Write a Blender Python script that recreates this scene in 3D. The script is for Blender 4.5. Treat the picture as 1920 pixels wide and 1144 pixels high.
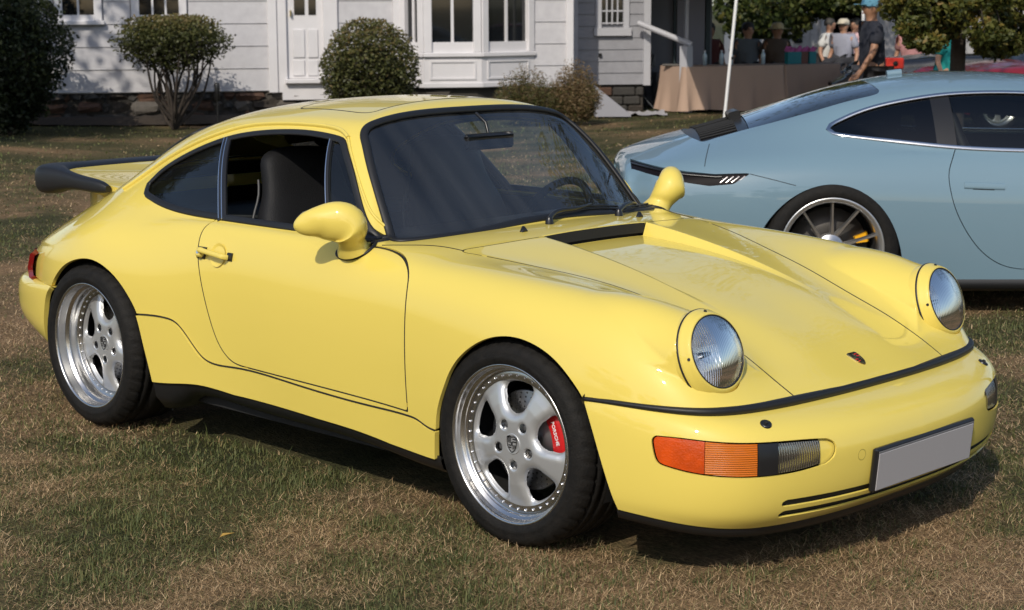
import bpy, math, random
import numpy as np
from mathutils import Vector, Matrix
for o in list(bpy.data.objects): bpy.data.objects.remove(o)
scene = bpy.context.scene
COL = scene.collection
RAD = math.radians
# ------------------------------------------------------------------ camera
CAMP = np.array([4.7312, -4.4556, 1.6195]); YAW, PITCH, ROLL, FPX = 2.3501, .1699, -.0041, 3278.1
def cam_axes():
    f = np.array([math.cos(YAW) * math.cos(PITCH), math.sin(YAW) * math.cos(PITCH), -math.sin(PITCH)])
    r = np.cross(f, [0, 0, 1.]); r /= np.linalg.norm(r); u = np.cross(r, f)
    c, s = math.cos(ROLL), math.sin(ROLL)
    return c * r + s * u, -s * r + c * u, f
CR, CU, CF = cam_axes()
cam_data = bpy.data.cameras.new('camera'); cam = bpy.data.objects.new('camera', cam_data); COL.objects.link(cam)
cam.matrix_world = Matrix(((CR[0], CU[0], -CF[0], CAMP[0]), (CR[1], CU[1], -CF[1], CAMP[1]), (CR[2], CU[2], -CF[2], CAMP[2]), (0, 0, 0, 1)))
cam_data.sensor_fit = 'HORIZONTAL'; cam_data.sensor_width = 36; cam_data.lens = FPX / 1920 * 36
cam_data.clip_start = .1; cam_data.clip_end = 3000
cam_data.dof.use_dof = True; cam_data.dof.focus_distance = 5.9; cam_data.dof.aperture_fstop = 8.0
scene.camera = cam
# ------------------------------------------------------------------ sky, sun, exposure
SUN_DIR = Vector((.48, -.95, .86)).normalized()          # towards the sun: behind the photographer's left shoulder
world = bpy.data.worlds.new('World'); scene.world = world; world.use_nodes = True
wn = world.node_tree.nodes; wl = world.node_tree.links
sky = wn.new('ShaderNodeTexSky'); sky.sky_type = 'NISHITA'; sky.sun_disc = False
sky.sun_elevation = math.asin(SUN_DIR.z); sky.sun_rotation = math.atan2(SUN_DIR.x, SUN_DIR.y)
sky.air_density = 1.0; sky.dust_density = 1.2; sky.ozone_density = 1.0
bg = wn['Background']; bg.inputs['Strength'].default_value = .15
wl.new(sky.outputs[0], bg.inputs['Color'])
sun_data = bpy.data.lights.new('sun', 'SUN'); sun_data.energy = 3.2; sun_data.angle = RAD(.55); sun_data.color = (1, .925, .80)
sun = bpy.data.objects.new('sun', sun_data); COL.objects.link(sun)
sun.rotation_euler = SUN_DIR.to_track_quat('Z', 'Y').to_euler(); sun.location = (6, -9, 12)
scene.view_settings.view_transform = 'Standard'; scene.view_settings.look = 'None'
scene.view_settings.exposure = -.04; scene.view_settings.gamma = 1.0
scene.render.engine = 'CYCLES'
# ------------------------------------------------------------------ pixel helpers (only turn picture directions into places)
def ray(px, py):
    return CF + (px - 960) / FPX * CR - (py - 572) / FPX * CU
def on_ground(px, py, z=0.0):
    d = ray(px, py); return CAMP + d * ((z - CAMP[2]) / d[2])
def at_depth(px, py, dep):
    return CAMP + ray(px, py) * dep
# ------------------------------------------------------------------ materials
MATS = {}
def mat(name, color=(.5, .5, .5), rough=.5, metal=0.0, coat=0.0, spec=.5, noise=None, bump=None, trans=0.0, coat_rough=.03, emission=None, ior=1.5):
    """noise = (scale, second colour, contrast); bump = (scale, strength)"""
    if name in MATS: return MATS[name]
    m = bpy.data.materials.new(name); m.use_nodes = True; MATS[name] = m
    nt = m.node_tree; b = nt.nodes['Principled BSDF']
    b.inputs['Base Color'].default_value = (*color, 1); b.inputs['Roughness'].default_value = rough
    b.inputs['Metallic'].default_value = metal; b.inputs['Specular IOR Level'].default_value = spec
    b.inputs['Coat Weight'].default_value = coat; b.inputs['Coat Roughness'].default_value = coat_rough
    b.inputs['Transmission Weight'].default_value = trans; b.inputs['IOR'].default_value = ior
    if noise or bump:
        tc = nt.nodes.new('ShaderNodeTexCoord')
    if noise:
        n = nt.nodes.new('ShaderNodeTexNoise'); n.inputs['Scale'].default_value = noise[0]; n.inputs['Detail'].default_value = 6
        nt.links.new(tc.outputs['Object'], n.inputs['Vector'])
        r = nt.nodes.new('ShaderNodeValToRGB'); c = noise[2]
        r.color_ramp.elements[0].position = .5 - .5 / c; r.color_ramp.elements[1].position = .5 + .5 / c
        r.color_ramp.elements[0].color = (*color, 1); r.color_ramp.elements[1].color = (*noise[1], 1)
        nt.links.new(n.outputs['Fac'], r.inputs['Fac']); nt.links.new(r.outputs['Color'], b.inputs['Base Color'])
    if bump:
        n2 = nt.nodes.new('ShaderNodeTexNoise'); n2.inputs['Scale'].default_value = bump[0]; n2.inputs['Detail'].default_value = 8
        nt.links.new(tc.outputs['Object'], n2.inputs['Vector'])
        bp = nt.nodes.new('ShaderNodeBump'); bp.inputs['Strength'].default_value = bump[1]; bp.inputs['Distance'].default_value = .01
        nt.links.new(n2.outputs['Fac'], bp.inputs['Height']); nt.links.new(bp.outputs['Normal'], b.inputs['Normal'])
    return m
def glass_sheet(name, tint=(.75, .85, .80), film=0.0, rough=0.0, ior=1.62):
    """a single thin pane: tinted see-through plus Fresnel mirror"""
    m = bpy.data.materials.new(name); m.use_nodes = True; MATS[name] = m
    nt = m.node_tree; nt.nodes.clear()
    out = nt.nodes.new('ShaderNodeOutputMaterial'); mix = nt.nodes.new('ShaderNodeMixShader')
    tr = nt.nodes.new('ShaderNodeBsdfTransparent'); tr.inputs['Color'].default_value = (*tint, 1)
    gl = nt.nodes.new('ShaderNodeBsdfGlossy'); gl.inputs['Roughness'].default_value = rough
    fr = nt.nodes.new('ShaderNodeFresnel'); fr.inputs['IOR'].default_value = ior
    nt.links.new(fr.outputs[0], mix.inputs[0]); nt.links.new(tr.outputs[0], mix.inputs[1]); nt.links.new(gl.outputs[0], mix.inputs[2])
    last = mix.outputs[0]
    if film:
        # thin streaky film of dust that the sun catches
        tc = nt.nodes.new('ShaderNodeTexCoord'); mp = nt.nodes.new('ShaderNodeMapping'); mp.inputs['Scale'].default_value = (.8, 9, .8); n = nt.nodes.new('ShaderNodeTexNoise'); n.inputs['Scale'].default_value = 1.3; n.inputs['Detail'].default_value = 5
        nt.links.new(tc.outputs['Object'], mp.inputs['Vector']); nt.links.new(mp.outputs[0], n.inputs['Vector'])
        mr = nt.nodes.new('ShaderNodeMapRange'); mr.inputs['From Min'].default_value = .32; mr.inputs['From Max'].default_value = .75; mr.inputs['To Min'].default_value = film * .35; mr.inputs['To Max'].default_value = film * 1.7; nt.links.new(n.outputs['Fac'], mr.inputs['Value'])
        df = nt.nodes.new('ShaderNodeBsdfDiffuse'); df.inputs['Color'].default_value = (.62, .64, .66, 1); m2 = nt.nodes.new('ShaderNodeMixShader')
        nt.links.new(mr.outputs[0], m2.inputs[0]); nt.links.new(last, m2.inputs[1]); nt.links.new(df.outputs[0], m2.inputs[2]); last = m2.outputs[0]
    nt.links.new(last, out.inputs['Surface'])
    return m
PAINT = mat('yellow_paint', (.73, .575, .115), .5, coat=1.0, spec=.15)
BLUEP = mat('pale_blue_paint', (.150, .235, .290), .5, coat=1.0, spec=.15)
BLACKR = mat('black_rubber', (.009, .009, .010), .5, bump=(180, .05))
BLACKP = mat('black_plastic', (.012, .012, .013), .32)
BLACKM = mat('matt_black', (.008, .008, .008), .8)
LINING = mat('dark_lining', (.012, .012, .013), .85)
LEATHER = mat('black_leather', (.009, .009, .010), .6, spec=.25, bump=(240, .25))
CHROME = mat('chrome', (.8, .8, .82), .08, metal=1)
SILVER = mat('silver_paint', (.50, .51, .52), .36, metal=.6, coat=.6)
POLISH = mat('polished_alloy', (.54, .535, .53), .27, metal=1)
TYRE = mat('tyre_rubber', (.006, .0058, .0056), .72, spec=.22, noise=(38, (.013, .0115, .010), 2.2), bump=(150, .25))
ORANGE = mat('orange_lens', (.85, .16, .006), .12, coat=1.0)
AMBER = mat('amber_lens', (.95, .27, .008), .12, coat=1.0)
REDL = mat('red_lens', (.16, .004, .006), .12, coat=1.0)
REDC = mat('red_caliper', (.55, .012, .014), .35, coat=.5)
STEEL = mat('brake_steel', (.33, .33, .34), .35, metal=1)
PLATEG = mat('plate_grey', (.37, .355, .36), .45)
WHITE = mat('white_lettering', (.8, .8, .8), .5)
GOLD = mat('gold_enamel', (.75, .52, .20), .22, metal=1)
MIRRORM = mat('mirror_glass', (.75, .78, .8), .02, metal=1)
CARGLASS = glass_sheet('car_glass', (.86, .92, .90), .024, 0.0, 2.0)
SIDEGLASS = glass_sheet('side_glass', (.84, .89, .87), .007)
LAMPGLASS = glass_sheet('lamp_glass', (.95, .96, .97))
# ------------------------------------------------------------------ objects
def tag(o, label=None, cat=None, group=None, kind=None):
    for k, v in (('label', label), ('category', cat), ('group', group), ('kind', kind)):
        if v: o[k] = v
    return o
def empty(name, loc=(0, 0, 0), rz=0.0, **k):
    o = bpy.data.objects.new(name, None); COL.objects.link(o); o.location = loc; o.rotation_euler = (0, 0, rz)
    o.empty_display_size = .2
    return tag(o, **k)
def link(name, me, parent=None, **k):
    o = bpy.data.objects.new(name, me); COL.objects.link(o)
    if parent is not None: o.parent = parent
    return tag(o, **k)
def mesh_from(name, V, faces, m, smooth=True, normals=None, mats=None, midx=None):
    me = bpy.data.meshes.new(name)
    me.from_pydata([tuple(v) for v in np.asarray(V, float)], [], faces)
    for q in (mats or [m]): me.materials.append(q)
    if midx is not None: me.polygons.foreach_set('material_index', midx)
    me.polygons.foreach_set('use_smooth', [bool(smooth)] * len(me.polygons))
    me.update()
    if normals is not None: me.normals_split_custom_set_from_vertices([tuple(n) for n in normals])
    return me
def sobj(name, S, m, parent=None, **k):
    faces = [f for F in S.F for f in F.tolist()]
    return link(name, mesh_from(name, S.V, faces, m, True, S.N), parent, **k)
class MB:
    """collects simple solids into one mesh"""
    def __init__(s): s.v = []; s.f = []; s.sm = []
    def add(s, V, F, smooth=False):
        k = len(s.v); s.v += [tuple(v) for v in V]; s.f += [tuple(i + k for i in f) for f in F]; s.sm += [smooth] * len(F); return s
    def box(s, a, b, M=None, bev=0.0):
        a = np.array(a, float); b = np.array(b, float)
        if bev > 0:
            # box with chamfered edges
            pts = []; 
            c = (a + b) / 2; h = (b - a) / 2; e = min(bev, h.min() * .9)
            V = []; idx = {}
            for sx in (-1, 1):
                for sy in (-1, 1):
                    for sz in (-1, 1):
                        for ax in range(3):
                            p = np.array([sx, sy, sz]) * (h - e); p[ax] = (sx, sy, sz)[ax] * h[ax]
                            idx[(sx, sy, sz, ax)] = len(V); V.append(c + p)
            F = []
            def q(l): F.append(l)
            for ax in range(3):
                o1, o2 = [(1, 2), (2, 0), (0, 1)][ax]
                for sg in (-1, 1):
                    def k(u, w):
                        t = [0, 0, 0]; t[ax] = sg; t[o1] = u; t[o2] = w; return idx[(*t, ax)]
                    l = [k(-1, -1), k(1, -1), k(1, 1), k(-1, 1)]; q(l if sg > 0 else l[::-1])
            for ax in range(3):
                o1, o2 = [(1, 2), (2, 0), (0, 1)][ax]
                for u in (-1, 1):
                    for w in (-1, 1):
                        def k(sg, face):
                            t = [0, 0, 0]; t[ax] = sg; t[o1] = u; t[o2] = w; return idx[(*t, face)]
                        l = [k(-1, o1), k(1, o1), k(1, o2), k(-1, o2)]; q(l if u * w > 0 else l[::-1])
            for sx in (-1, 1):
                for sy in (-1, 1):
                    for sz in (-1, 1):
                        l = [idx[(sx, sy, sz, 0)], idx[(sx, sy, sz, 1)], idx[(sx, sy, sz, 2)]]; q(l if sx * sy * sz > 0 else l[::-1])
        else:
            V = [(x, y, z) for x in (a[0], b[0]) for y in (a[1], b[1]) for z in (a[2], b[2])]
            F = [(0, 1, 3, 2), (4, 6, 7, 5), (0, 4, 5, 1), (2, 3, 7, 6), (0, 2, 6, 4), (1, 5, 7, 3)]
        V = np.array(V)
        if M is not None: V = V @ np.array(M)[:3, :3].T + np.array(M)[:3, 3]
        return s.add(V, F)
    def tube(s, P, r, n=10, caps=True, smooth=True, closed=False):
        P = np.asarray(P, float); m = len(P); r = np.broadcast_to(np.asarray(r, float), (m,))
        T = np.gradient(P, axis=0) if not closed else np.roll(P, -1, 0) - np.roll(P, 1, 0)
        T /= np.linalg.norm(T, axis=1, keepdims=True) + 1e-12
        up = np.array([0, 0, 1.]) if abs(T[0, 2]) < .9 else np.array([1., 0, 0])
        A = np.zeros_like(P); a = up
        for i in range(m):
            a = a - T[i] * (a @ T[i]); a = a / (np.linalg.norm(a) + 1e-12); A[i] = a
        B = np.cross(T, A); t = np.linspace(0, 2 * math.pi, n, endpoint=False)
        V = (P[:, None] + r[:, None, None] * (np.cos(t)[None, :, None] * A[:, None] + np.sin(t)[None, :, None] * B[:, None])).reshape(-1, 3)
        F = []
        for i in range(m if closed else m - 1):
            j = (i + 1) % m
            for k in range(n):
                l = (k + 1) % n; F.append((i * n + k, i * n + l, j * n + l, j * n + k))
        s.add(V, F, smooth)
        if caps and not closed: s.add(V[:n][::-1], [tuple(range(n))]); s.add(V[-n:], [tuple(range(n))])
        return s
    def lathe(s, prof, n=48, axis='y', center=(0, 0, 0), smooth=True, M=None):
        """prof: (radius, along-axis)"""
        prof = np.asarray(prof, float); t = np.linspace(0, 2 * math.pi, n, endpoint=False); m = len(prof)
        r = prof[:, 0][:, None]; h = np.repeat(prof[:, 1][:, None], n, 1); c = r * np.cos(t); d = r * np.sin(t)
        V = {'y': np.stack([c, h, d], -1), 'z': np.stack([c, -d, h], -1), 'x': np.stack([h, d, c], -1)}[axis].reshape(-1, 3)
        if M is not None: V = V @ np.array(M)[:3, :3].T + np.array(M)[:3, 3]
        V = V + np.array(center)
        F = []
        for i in range(m - 1):
            for k in range(n):
                l = (k + 1) % n; F.append((i * n + k, i * n + l, (i + 1) * n + l, (i + 1) * n + k))
        return s.add(V, F, smooth)
    def prism(s, poly, d, smooth=False):
        """poly: list of 3-D points of a flat outline, d: extrusion vector"""
        P = np.asarray(poly, float); n = len(P); d = np.asarray(d, float)
        s.add(np.vstack([P, P + d]), [tuple(range(n))[::-1], tuple(range(n, 2 * n))])
        s.add(np.vstack([P, P + d]), [(i, (i + 1) % n, n + (i + 1) % n, n + i) for i in range(n)], smooth)
        return s
    def mesh(s, name, m):
        me = bpy.data.meshes.new(name); me.from_pydata(s.v, [], s.f); me.materials.append(m)
        me.polygons.foreach_set('use_smooth', s.sm); me.update(); return me
    def obj(s, name, m, parent=None, **k): return link(name, s.mesh(name, m), parent, **k)
def sweep(path, nrm, prof, closed=False):
    """carry a profile (a across, b out along the normal) along a path on a surface"""
    path = np.asarray(path, float); nrm = np.asarray(nrm, float)
    T = np.roll(path, -1, 0) - np.roll(path, 1, 0)
    if not closed: T[0] = path[1] - path[0]; T[-1] = path[-1] - path[-2]
    T /= np.linalg.norm(T, axis=1, keepdims=True) + 1e-12
    A = np.cross(T, nrm); A /= np.linalg.norm(A, axis=1, keepdims=True) + 1e-12
    B = np.cross(A, T)
    V = np.array([path + a * A + b * B for a, b in prof])      # m x n x 3
    m, n = V.shape[:2]
    mb = MB(); F = []
    for i in range(m):
        i2 = (i + 1) % m
        for j in range(n if closed else n - 1):
            j2 = (j + 1) % n; F.append((i * n + j, i * n + j2, i2 * n + j2, i2 * n + j))
    mb.add(V.reshape(-1, 3), F, True)
    if not closed:
        mb.add(V[:, 0], [tuple(range(m))]); mb.add(V[:, -1], [tuple(range(m))[::-1]])
    return mb
def oval(w, h, n=12, lift=0.0, p=2.5):
    t = np.linspace(0, 2 * math.pi, n, endpoint=False)
    c, s_ = np.cos(t), np.sin(t)
    return [(w * np.sign(a) * abs(a)**(2 / p), lift + h * np.sign(b) * abs(b)**(2 / p)) for a, b in zip(c, s_)]
# ------------------------------------------------------------------ numeric helpers
def nspline(xs, ys):
    """natural cubic spline through (xs, ys); ys may be 2-D (columns)"""
    xs = np.asarray(xs, float); ys = np.asarray(ys, float)
    if ys.ndim == 1: ys = ys[:, None]; flat = True
    else: flat = False
    n = len(xs); h = np.diff(xs)
    A = np.zeros((n, n)); B = np.zeros((n, ys.shape[1])); A[0, 0] = A[-1, -1] = 1
    for i in range(1, n - 1):
        A[i, i-1] = h[i-1]; A[i, i] = 2 * (h[i-1] + h[i]); A[i, i+1] = h[i]
        B[i] = 6 * ((ys[i+1] - ys[i]) / h[i] - (ys[i] - ys[i-1]) / h[i-1])
    M = np.linalg.solve(A, B)
    def f(x):
        x = np.atleast_1d(np.asarray(x, float))
        i = np.clip(np.searchsorted(xs, x) - 1, 0, n - 2)
        xc = np.clip(x, xs[0], xs[-1])
        a = (xs[i+1] - xc)[:, None]; b = (xc - xs[i])[:, None]; hh = h[i][:, None]
        r = (M[i] * a**3 + M[i+1] * b**3) / (6 * hh) + (ys[i] / hh - M[i] * hh / 6) * a + (ys[i+1] / hh - M[i+1] * hh / 6) * b
        # linear beyond the ends
        for e, k in ((0, x < xs[0]), (1, x > xs[-1])):
            if k.any():
                if e == 0: s = (ys[1] - ys[0]) / h[0] - M[1] * h[0] / 6; r[k] = ys[0] + (x[k] - xs[0])[:, None] * s
                else: s = (ys[-1] - ys[-2]) / h[-1] + M[-2] * h[-1] / 6; r[k] = ys[-1] + (x[k] - xs[-1])[:, None] * s
        return r[:, 0] if flat else r
    return f
def pspline(P, n, closed=False):
    """n points evenly spaced along a smooth curve through P"""
    P = np.asarray(P, float)
    if closed: P = np.vstack([P[-3:], P, P[:4]])
    t = np.r_[0, np.cumsum(np.sqrt(np.linalg.norm(np.diff(P, axis=0), axis=1)) + 1e-9)]
    f = nspline(t, P)
    a, b = (t[3], t[-4]) if closed else (t[0], t[-1])
    q = f(np.linspace(a, b, max(400, n * 6)))
    s = np.r_[0, np.cumsum(np.linalg.norm(np.diff(q, axis=0), axis=1))]
    u = np.linspace(0, s[-1], n + 1 if closed else n)
    q = np.stack([np.interp(u, s, q[:, k]) for k in range(q.shape[1])], 1)
    return q[:-1] if closed else q
def smax(a, b, k):
    h = np.maximum(k - np.abs(a - b), 0) / k
    return np.maximum(a, b) + h * h * k / 4
def smin(a, b, k): return -smax(-a, -b, k)
def sstep(a, b, x):
    t = np.clip((x - a) / (b - a), 0, 1); return t * t * (3 - 2 * t)
def sdpoly(P, poly):
    """signed distance of 2-D points to a closed polygon, negative inside"""
    poly = np.asarray(poly, float); d = np.full(len(P), 1e9); ins = np.zeros(len(P), bool)
    lo = poly.min(0) - .12; hi = poly.max(0) + .12
    near = np.all((P > lo) & (P < hi), 1); Q = P[near]
    dd = np.full(len(Q), 1e9); ii = np.zeros(len(Q), bool)
    for a, b in zip(poly, np.roll(poly, -1, 0)):
        e = b - a; L = e @ e
        if L < 1e-14: continue
        t = np.clip(((Q - a) @ e) / L, 0, 1)
        dd = np.minimum(dd, np.hypot(*(Q - a - t[:, None] * e).T))
        c = ((a[1] > Q[:, 1]) != (b[1] > Q[:, 1]))
        if a[1] != b[1]: ii ^= c & (Q[:, 0] < (b[0] - a[0]) * (Q[:, 1] - a[1]) / (b[1] - a[1]) + a[0])
    dd[ii] *= -1
    d[:] = .5; d[near] = dd
    return d
class Surf:
    """vertices, per-vertex normals, faces"""
    def __init__(s, V, N, F): s.V, s.N, s.F = V, N, F
    @staticmethod
    def grid(P, closed=False):
        n, m = P.shape[:2]
        du = np.gradient(P, axis=0); dv = np.gradient(P, axis=1)
        N = np.cross(du, dv); L = np.linalg.norm(N, axis=2, keepdims=True); L[L < 1e-12] = 1; N = N / L
        i = np.arange(n * m).reshape(n, m)
        F = np.stack([i[:-1, :-1], i[1:, :-1], i[1:, 1:], i[:-1, 1:]], -1).reshape(-1, 4)
        return Surf(P.reshape(-1, 3), N.reshape(-1, 3), [F])
    def flip(s):
        return Surf(s.V, -s.N, [F[:, ::-1] for F in s.F])
    def mirror(s):
        V = s.V * [1, -1, 1]; N = s.N * [1, -1, 1]
        return Surf(V, N, [F[:, ::-1] for F in s.F])
    def join(s, o):
        k = len(s.V); d = {}
        for F in s.F: d.setdefault(F.shape[1], []).append(F)
        for F in o.F: d.setdefault(F.shape[1], []).append(F + k)
        return Surf(np.vstack([s.V, o.V]), np.vstack([s.N, o.N]), [np.vstack(v) for v in d.values()])
    def compact(s):
        use = np.zeros(len(s.V), bool)
        for F in s.F: use[F.ravel()] = True
        m = np.cumsum(use) - 1
        return Surf(s.V[use], s.N[use], [m[F] for F in s.F if len(F)])
    def clip(s, f):
        """keep where f <= 0, cutting faces along f = 0"""
        V = [s.V]; N = [s.N]; k = len(s.V); newv = {}; out = {}; addV = []; addN = []
        for F in s.F:
            g = f[F] <= 0; allin = g.all(1); anyin = g.any(1)
            out.setdefault(F.shape[1], []).append(F[allin])
            for face in F[anyin & ~allin]:
                poly = []; n = len(face)
                for j in range(n):
                    a, b = int(face[j]), int(face[(j + 1) % n])
                    fa, fb = f[a], f[b]
                    if fa <= 0: poly.append(a)
                    if (fa <= 0) != (fb <= 0):
                        e = (a, b) if a < b else (b, a)
                        if e not in newv:
                            t = f[e[0]] / (f[e[0]] - f[e[1]]); t = min(max(t, 1e-4), 1 - 1e-4)
                            newv[e] = k + len(addV)
                            addV.append(s.V[e[0]] * (1 - t) + s.V[e[1]] * t)
                            nn = s.N[e[0]] * (1 - t) + s.N[e[1]] * t; addN.append(nn / (np.linalg.norm(nn) + 1e-12))
                        poly.append(newv[e])
                if len(poly) >= 3: out.setdefault(len(poly), []).append(np.array([poly]))
        if addV: V.append(np.array(addV)); N.append(np.array(addN))
        return Surf(np.vstack(V), np.vstack(N), [np.vstack(v) for v in out.values()]).compact()
    def edges_open(s):
        E = []
        for F in s.F:
            for j in range(F.shape[1]): E.append(np.stack([F[:, j], F[:, (j + 1) % F.shape[1]]], 1))
        E = np.vstack(E); key = np.sort(E, 1); kk = key[:, 0].astype(np.int64) * (len(s.V) + 1) + key[:, 1]
        u, inv, cnt = np.unique(kk, return_inverse=True, return_counts=True)
        return E[cnt[inv] == 1]
    def flange(s, depth, keep=None, lip=0.0):
        """turn open edges inward by depth so a panel shows its thickness"""
        E = s.edges_open()
        if keep is not None: E = E[keep(s.V[E].mean(1))]
        if not len(E): return s
        ids = np.unique(E); m = np.full(len(s.V), -1); m[ids] = np.arange(len(ids))
        k = len(s.V); nb = len(ids)
        t = np.zeros((nb, 3))
        d = s.V[E[:, 1]] - s.V[E[:, 0]]; d /= np.linalg.norm(d, axis=1, keepdims=True) + 1e-12
        np.add.at(t, m[E[:, 0]], d); np.add.at(t, m[E[:, 1]], d)
        t /= np.linalg.norm(t, axis=1, keepdims=True) + 1e-12
        n0 = s.N[ids]; out = np.cross(t, n0)      # away from the panel
        a = s.V[ids]; c = a - n0 * depth + out * lip
        V = np.vstack([s.V, a, c]); N = np.vstack([s.N, out, out])
        Q = np.stack([E[:, 1], E[:, 0]], 1)
        q = np.stack([m[E[:, 1]] + k, m[E[:, 0]] + k, m[E[:, 0]] + k + nb, m[E[:, 1]] + k + nb], 1)
        F = {}
        for x in s.F: F.setdefault(x.shape[1], []).append(x)
        F.setdefault(4, []).append(q)
        return Surf(V, N, [np.vstack(v) for v in F.values()])
# ------------------------------------------------------------------ the yellow coupe's body surface
# half sections: x, then (y, z) of sill, lower side, widest, shoulder, upper shoulder, crest, inner crest, deck edge, deck middle, centre line
SECT = [
 (-2.02, [(.50,.40),(.52,.45),(.525,.49),(.52,.520),(.505,.542),(.48,.562),(.43,.575),(.36,.586),(.20,.600),(0,.602)]),
 (-1.93, [(.60,.40),(.615,.47),(.618,.52),(.61,.558),(.592,.588),(.56,.612),(.51,.632),(.43,.648),(.22,.662),(0,.665)]),
 (-1.80, [(.69,.36),(.706,.46),(.709,.53),(.70,.580),(.678,.620),(.64,.652),(.58,.678),(.48,.70),(.24,.72),(0,.722)]),
 (-1.62, [(.77,.30),(.785,.44),(.789,.54),(.78,.605),(.754,.654),(.705,.693),(.632,.726),(.52,.752),(.26,.77),(0,.772)]),
 (-1.40, [(.835,.24),(.852,.40),(.859,.54),(.850,.628),(.82,.698),(.762,.749),(.675,.781),(.55,.80),(.28,.81),(0,.80)]),
 (-1.136,[(.860,.22),(.880,.40),(.888,.56),(.880,.66),(.852,.74),(.795,.798),(.715,.825),(.58,.83),(.3,.83),(0,.83)]),
 (-0.90, [(.855,.22),(.872,.40),(.878,.56),(.870,.66),(.842,.742),(.79,.805),(.735,.836),(.60,.84),(.3,.84),(0,.84)]),
 (-0.65, [(.838,.235),(.848,.40),(.852,.55),(.846,.65),(.826,.74),(.79,.81),(.75,.844),(.62,.85),(.3,.85),(0,.85)]),
 (-0.40, [(.822,.25),(.829,.40),(.832,.54),(.829,.64),(.816,.735),(.79,.81),(.758,.848),(.64,.855),(.3,.855),(0,.855)]),
 ( 0.00, [(.812,.25),(.824,.38),(.829,.53),(.827,.63),(.814,.735),(.79,.81),(.758,.848),(.64,.855),(.3,.855),(0,.855)]),
 ( 0.35, [(.812,.235),(.824,.38),(.829,.53),(.827,.63),(.812,.735),(.782,.808),(.745,.842),(.63,.855),(.3,.862),(0,.865)]),
 ( 0.62, [(.818,.22),(.830,.38),(.834,.53),(.830,.63),(.812,.732),(.772,.795),(.725,.822),(.60,.846),(.3,.866),(0,.872)]),
 ( 0.85, [(.832,.21),(.846,.38),(.848,.53),(.842,.63),(.820,.725),(.770,.789),(.705,.816),(.55,.821),(.28,.842),(0,.848)]),
 ( 1.136,[(.845,.20),(.860,.38),(.862,.53),(.854,.63),(.826,.716),(.764,.779),(.684,.803),(.475,.779),(.26,.789),(0,.793)]),
 ( 1.36, [(.842,.20),(.857,.36),(.858,.50),(.847,.60),(.815,.690),(.752,.758),(.668,.785),(.43,.728),(.24,.730),(0,.732)]),
 ( 1.55, [(.815,.22),(.828,.36),(.828,.48),(.817,.57),(.782,.655),(.720,.722),(.630,.742),(.41,.660),(.22,.668),(0,.669)]),
 ( 1.66, [(.783,.24),(.795,.36),(.797,.462),(.785,.540),(.750,.610),(.688,.658),(.604,.672),(.405,.616),(.21,.625),(0,.626)]),
 ( 1.74, [(.745,.26),(.757,.36),(.760,.440),(.750,.500),(.722,.552),(.668,.588),(.594,.600),(.402,.577),(.21,.588),(0,.589)]),
 ( 1.81, [(.697,.28),(.707,.36),(.710,.412),(.702,.455),(.684,.490),(.648,.514),(.590,.528),(.400,.540),(.21,.551),(0,.552)]),
 ( 1.88, [(.62,.30),(.630,.35),(.632,.39),(.628,.425),(.616,.455),(.595,.478),(.55,.49),(.397,.500),(.21,.514),(0,.516)]),
 ( 1.96, [(.54,.32),(.548,.35),(.550,.375),(.546,.395),(.536,.412),(.52,.425),(.48,.437),(.36,.452),(.20,.464),(0,.466)]),
]
ROOF = nspline([-2.05,-1.95,-1.75,-1.5,-1.25,-1.0,-.75,-.5,-.25,-.05,.15,.35],
               [.50,.58,.735,.912,1.068,1.176,1.240,1.270,1.285,1.284,1.270,1.225])
WBELT = nspline([-2.0,-1.7,-1.4,-1.1,-.8,-.5,-.1,.1,.26,.43,.7], [.38,.50,.605,.68,.722,.738,.740,.728,.702,.688,.65])
TUMB = nspline([-2.0,-1.5,-1.1,-.7,-.2,.3,.7], [1.0,1.25,1.6,1.9,2.03,2.03,2.03])
def zside(x, y): 
    d = WBELT(x) - y
    return .850 + d * TUMB(x) * (1 - .35 * np.clip(d, -.2, .5))
def zroof(x, y):
    c = .175 + .10 * sstep(-.7, -1.5, x)
    return ROOF(x) - c * y**2 - .10 * np.abs(y)**4 / .25
def zwind(x, y):
    q = (y / .655)**2
    s = (.565 - x - .135 * q) / (.47 - .125 * q)
    return .868 + .385 * s + .028 * s * (1 - s) - .02 * q * (1 - np.clip(s, 0, 1)) - .06 * q**2
def zgreen(x, y):
    z = smin(zroof(x, y), zside(x, y), .13)
    return smin(z, zwind(x, y), .035)
EDGE = .262
def hoodrecess(x, y):
    """the sunken wedge in front of the air slot"""
    dep = .046 * np.clip((1.52 - x) / .78, 0, 1)**1.3 * sstep(.7335, .7375, x)
    return dep * np.clip((EDGE - y) / .016, 0, 1)
ZTUBE = nspline([1.2,1.36,1.5,1.6,1.66,1.72], [.720,.748,.760,.758,.756,.752])
def ztube(x, y):
    """round lamp housing running into the fender"""
    d = np.clip(np.abs(y - .612) / .131, 0, .9999)
    z = ZTUBE(x) - .138 * (1 - np.sqrt(1 - d * d)) - 2.0 * np.clip(np.abs(y - .612) - .129, 0, 1)
    return np.minimum(z, .640 + (1.706 - x) / .344)
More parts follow.
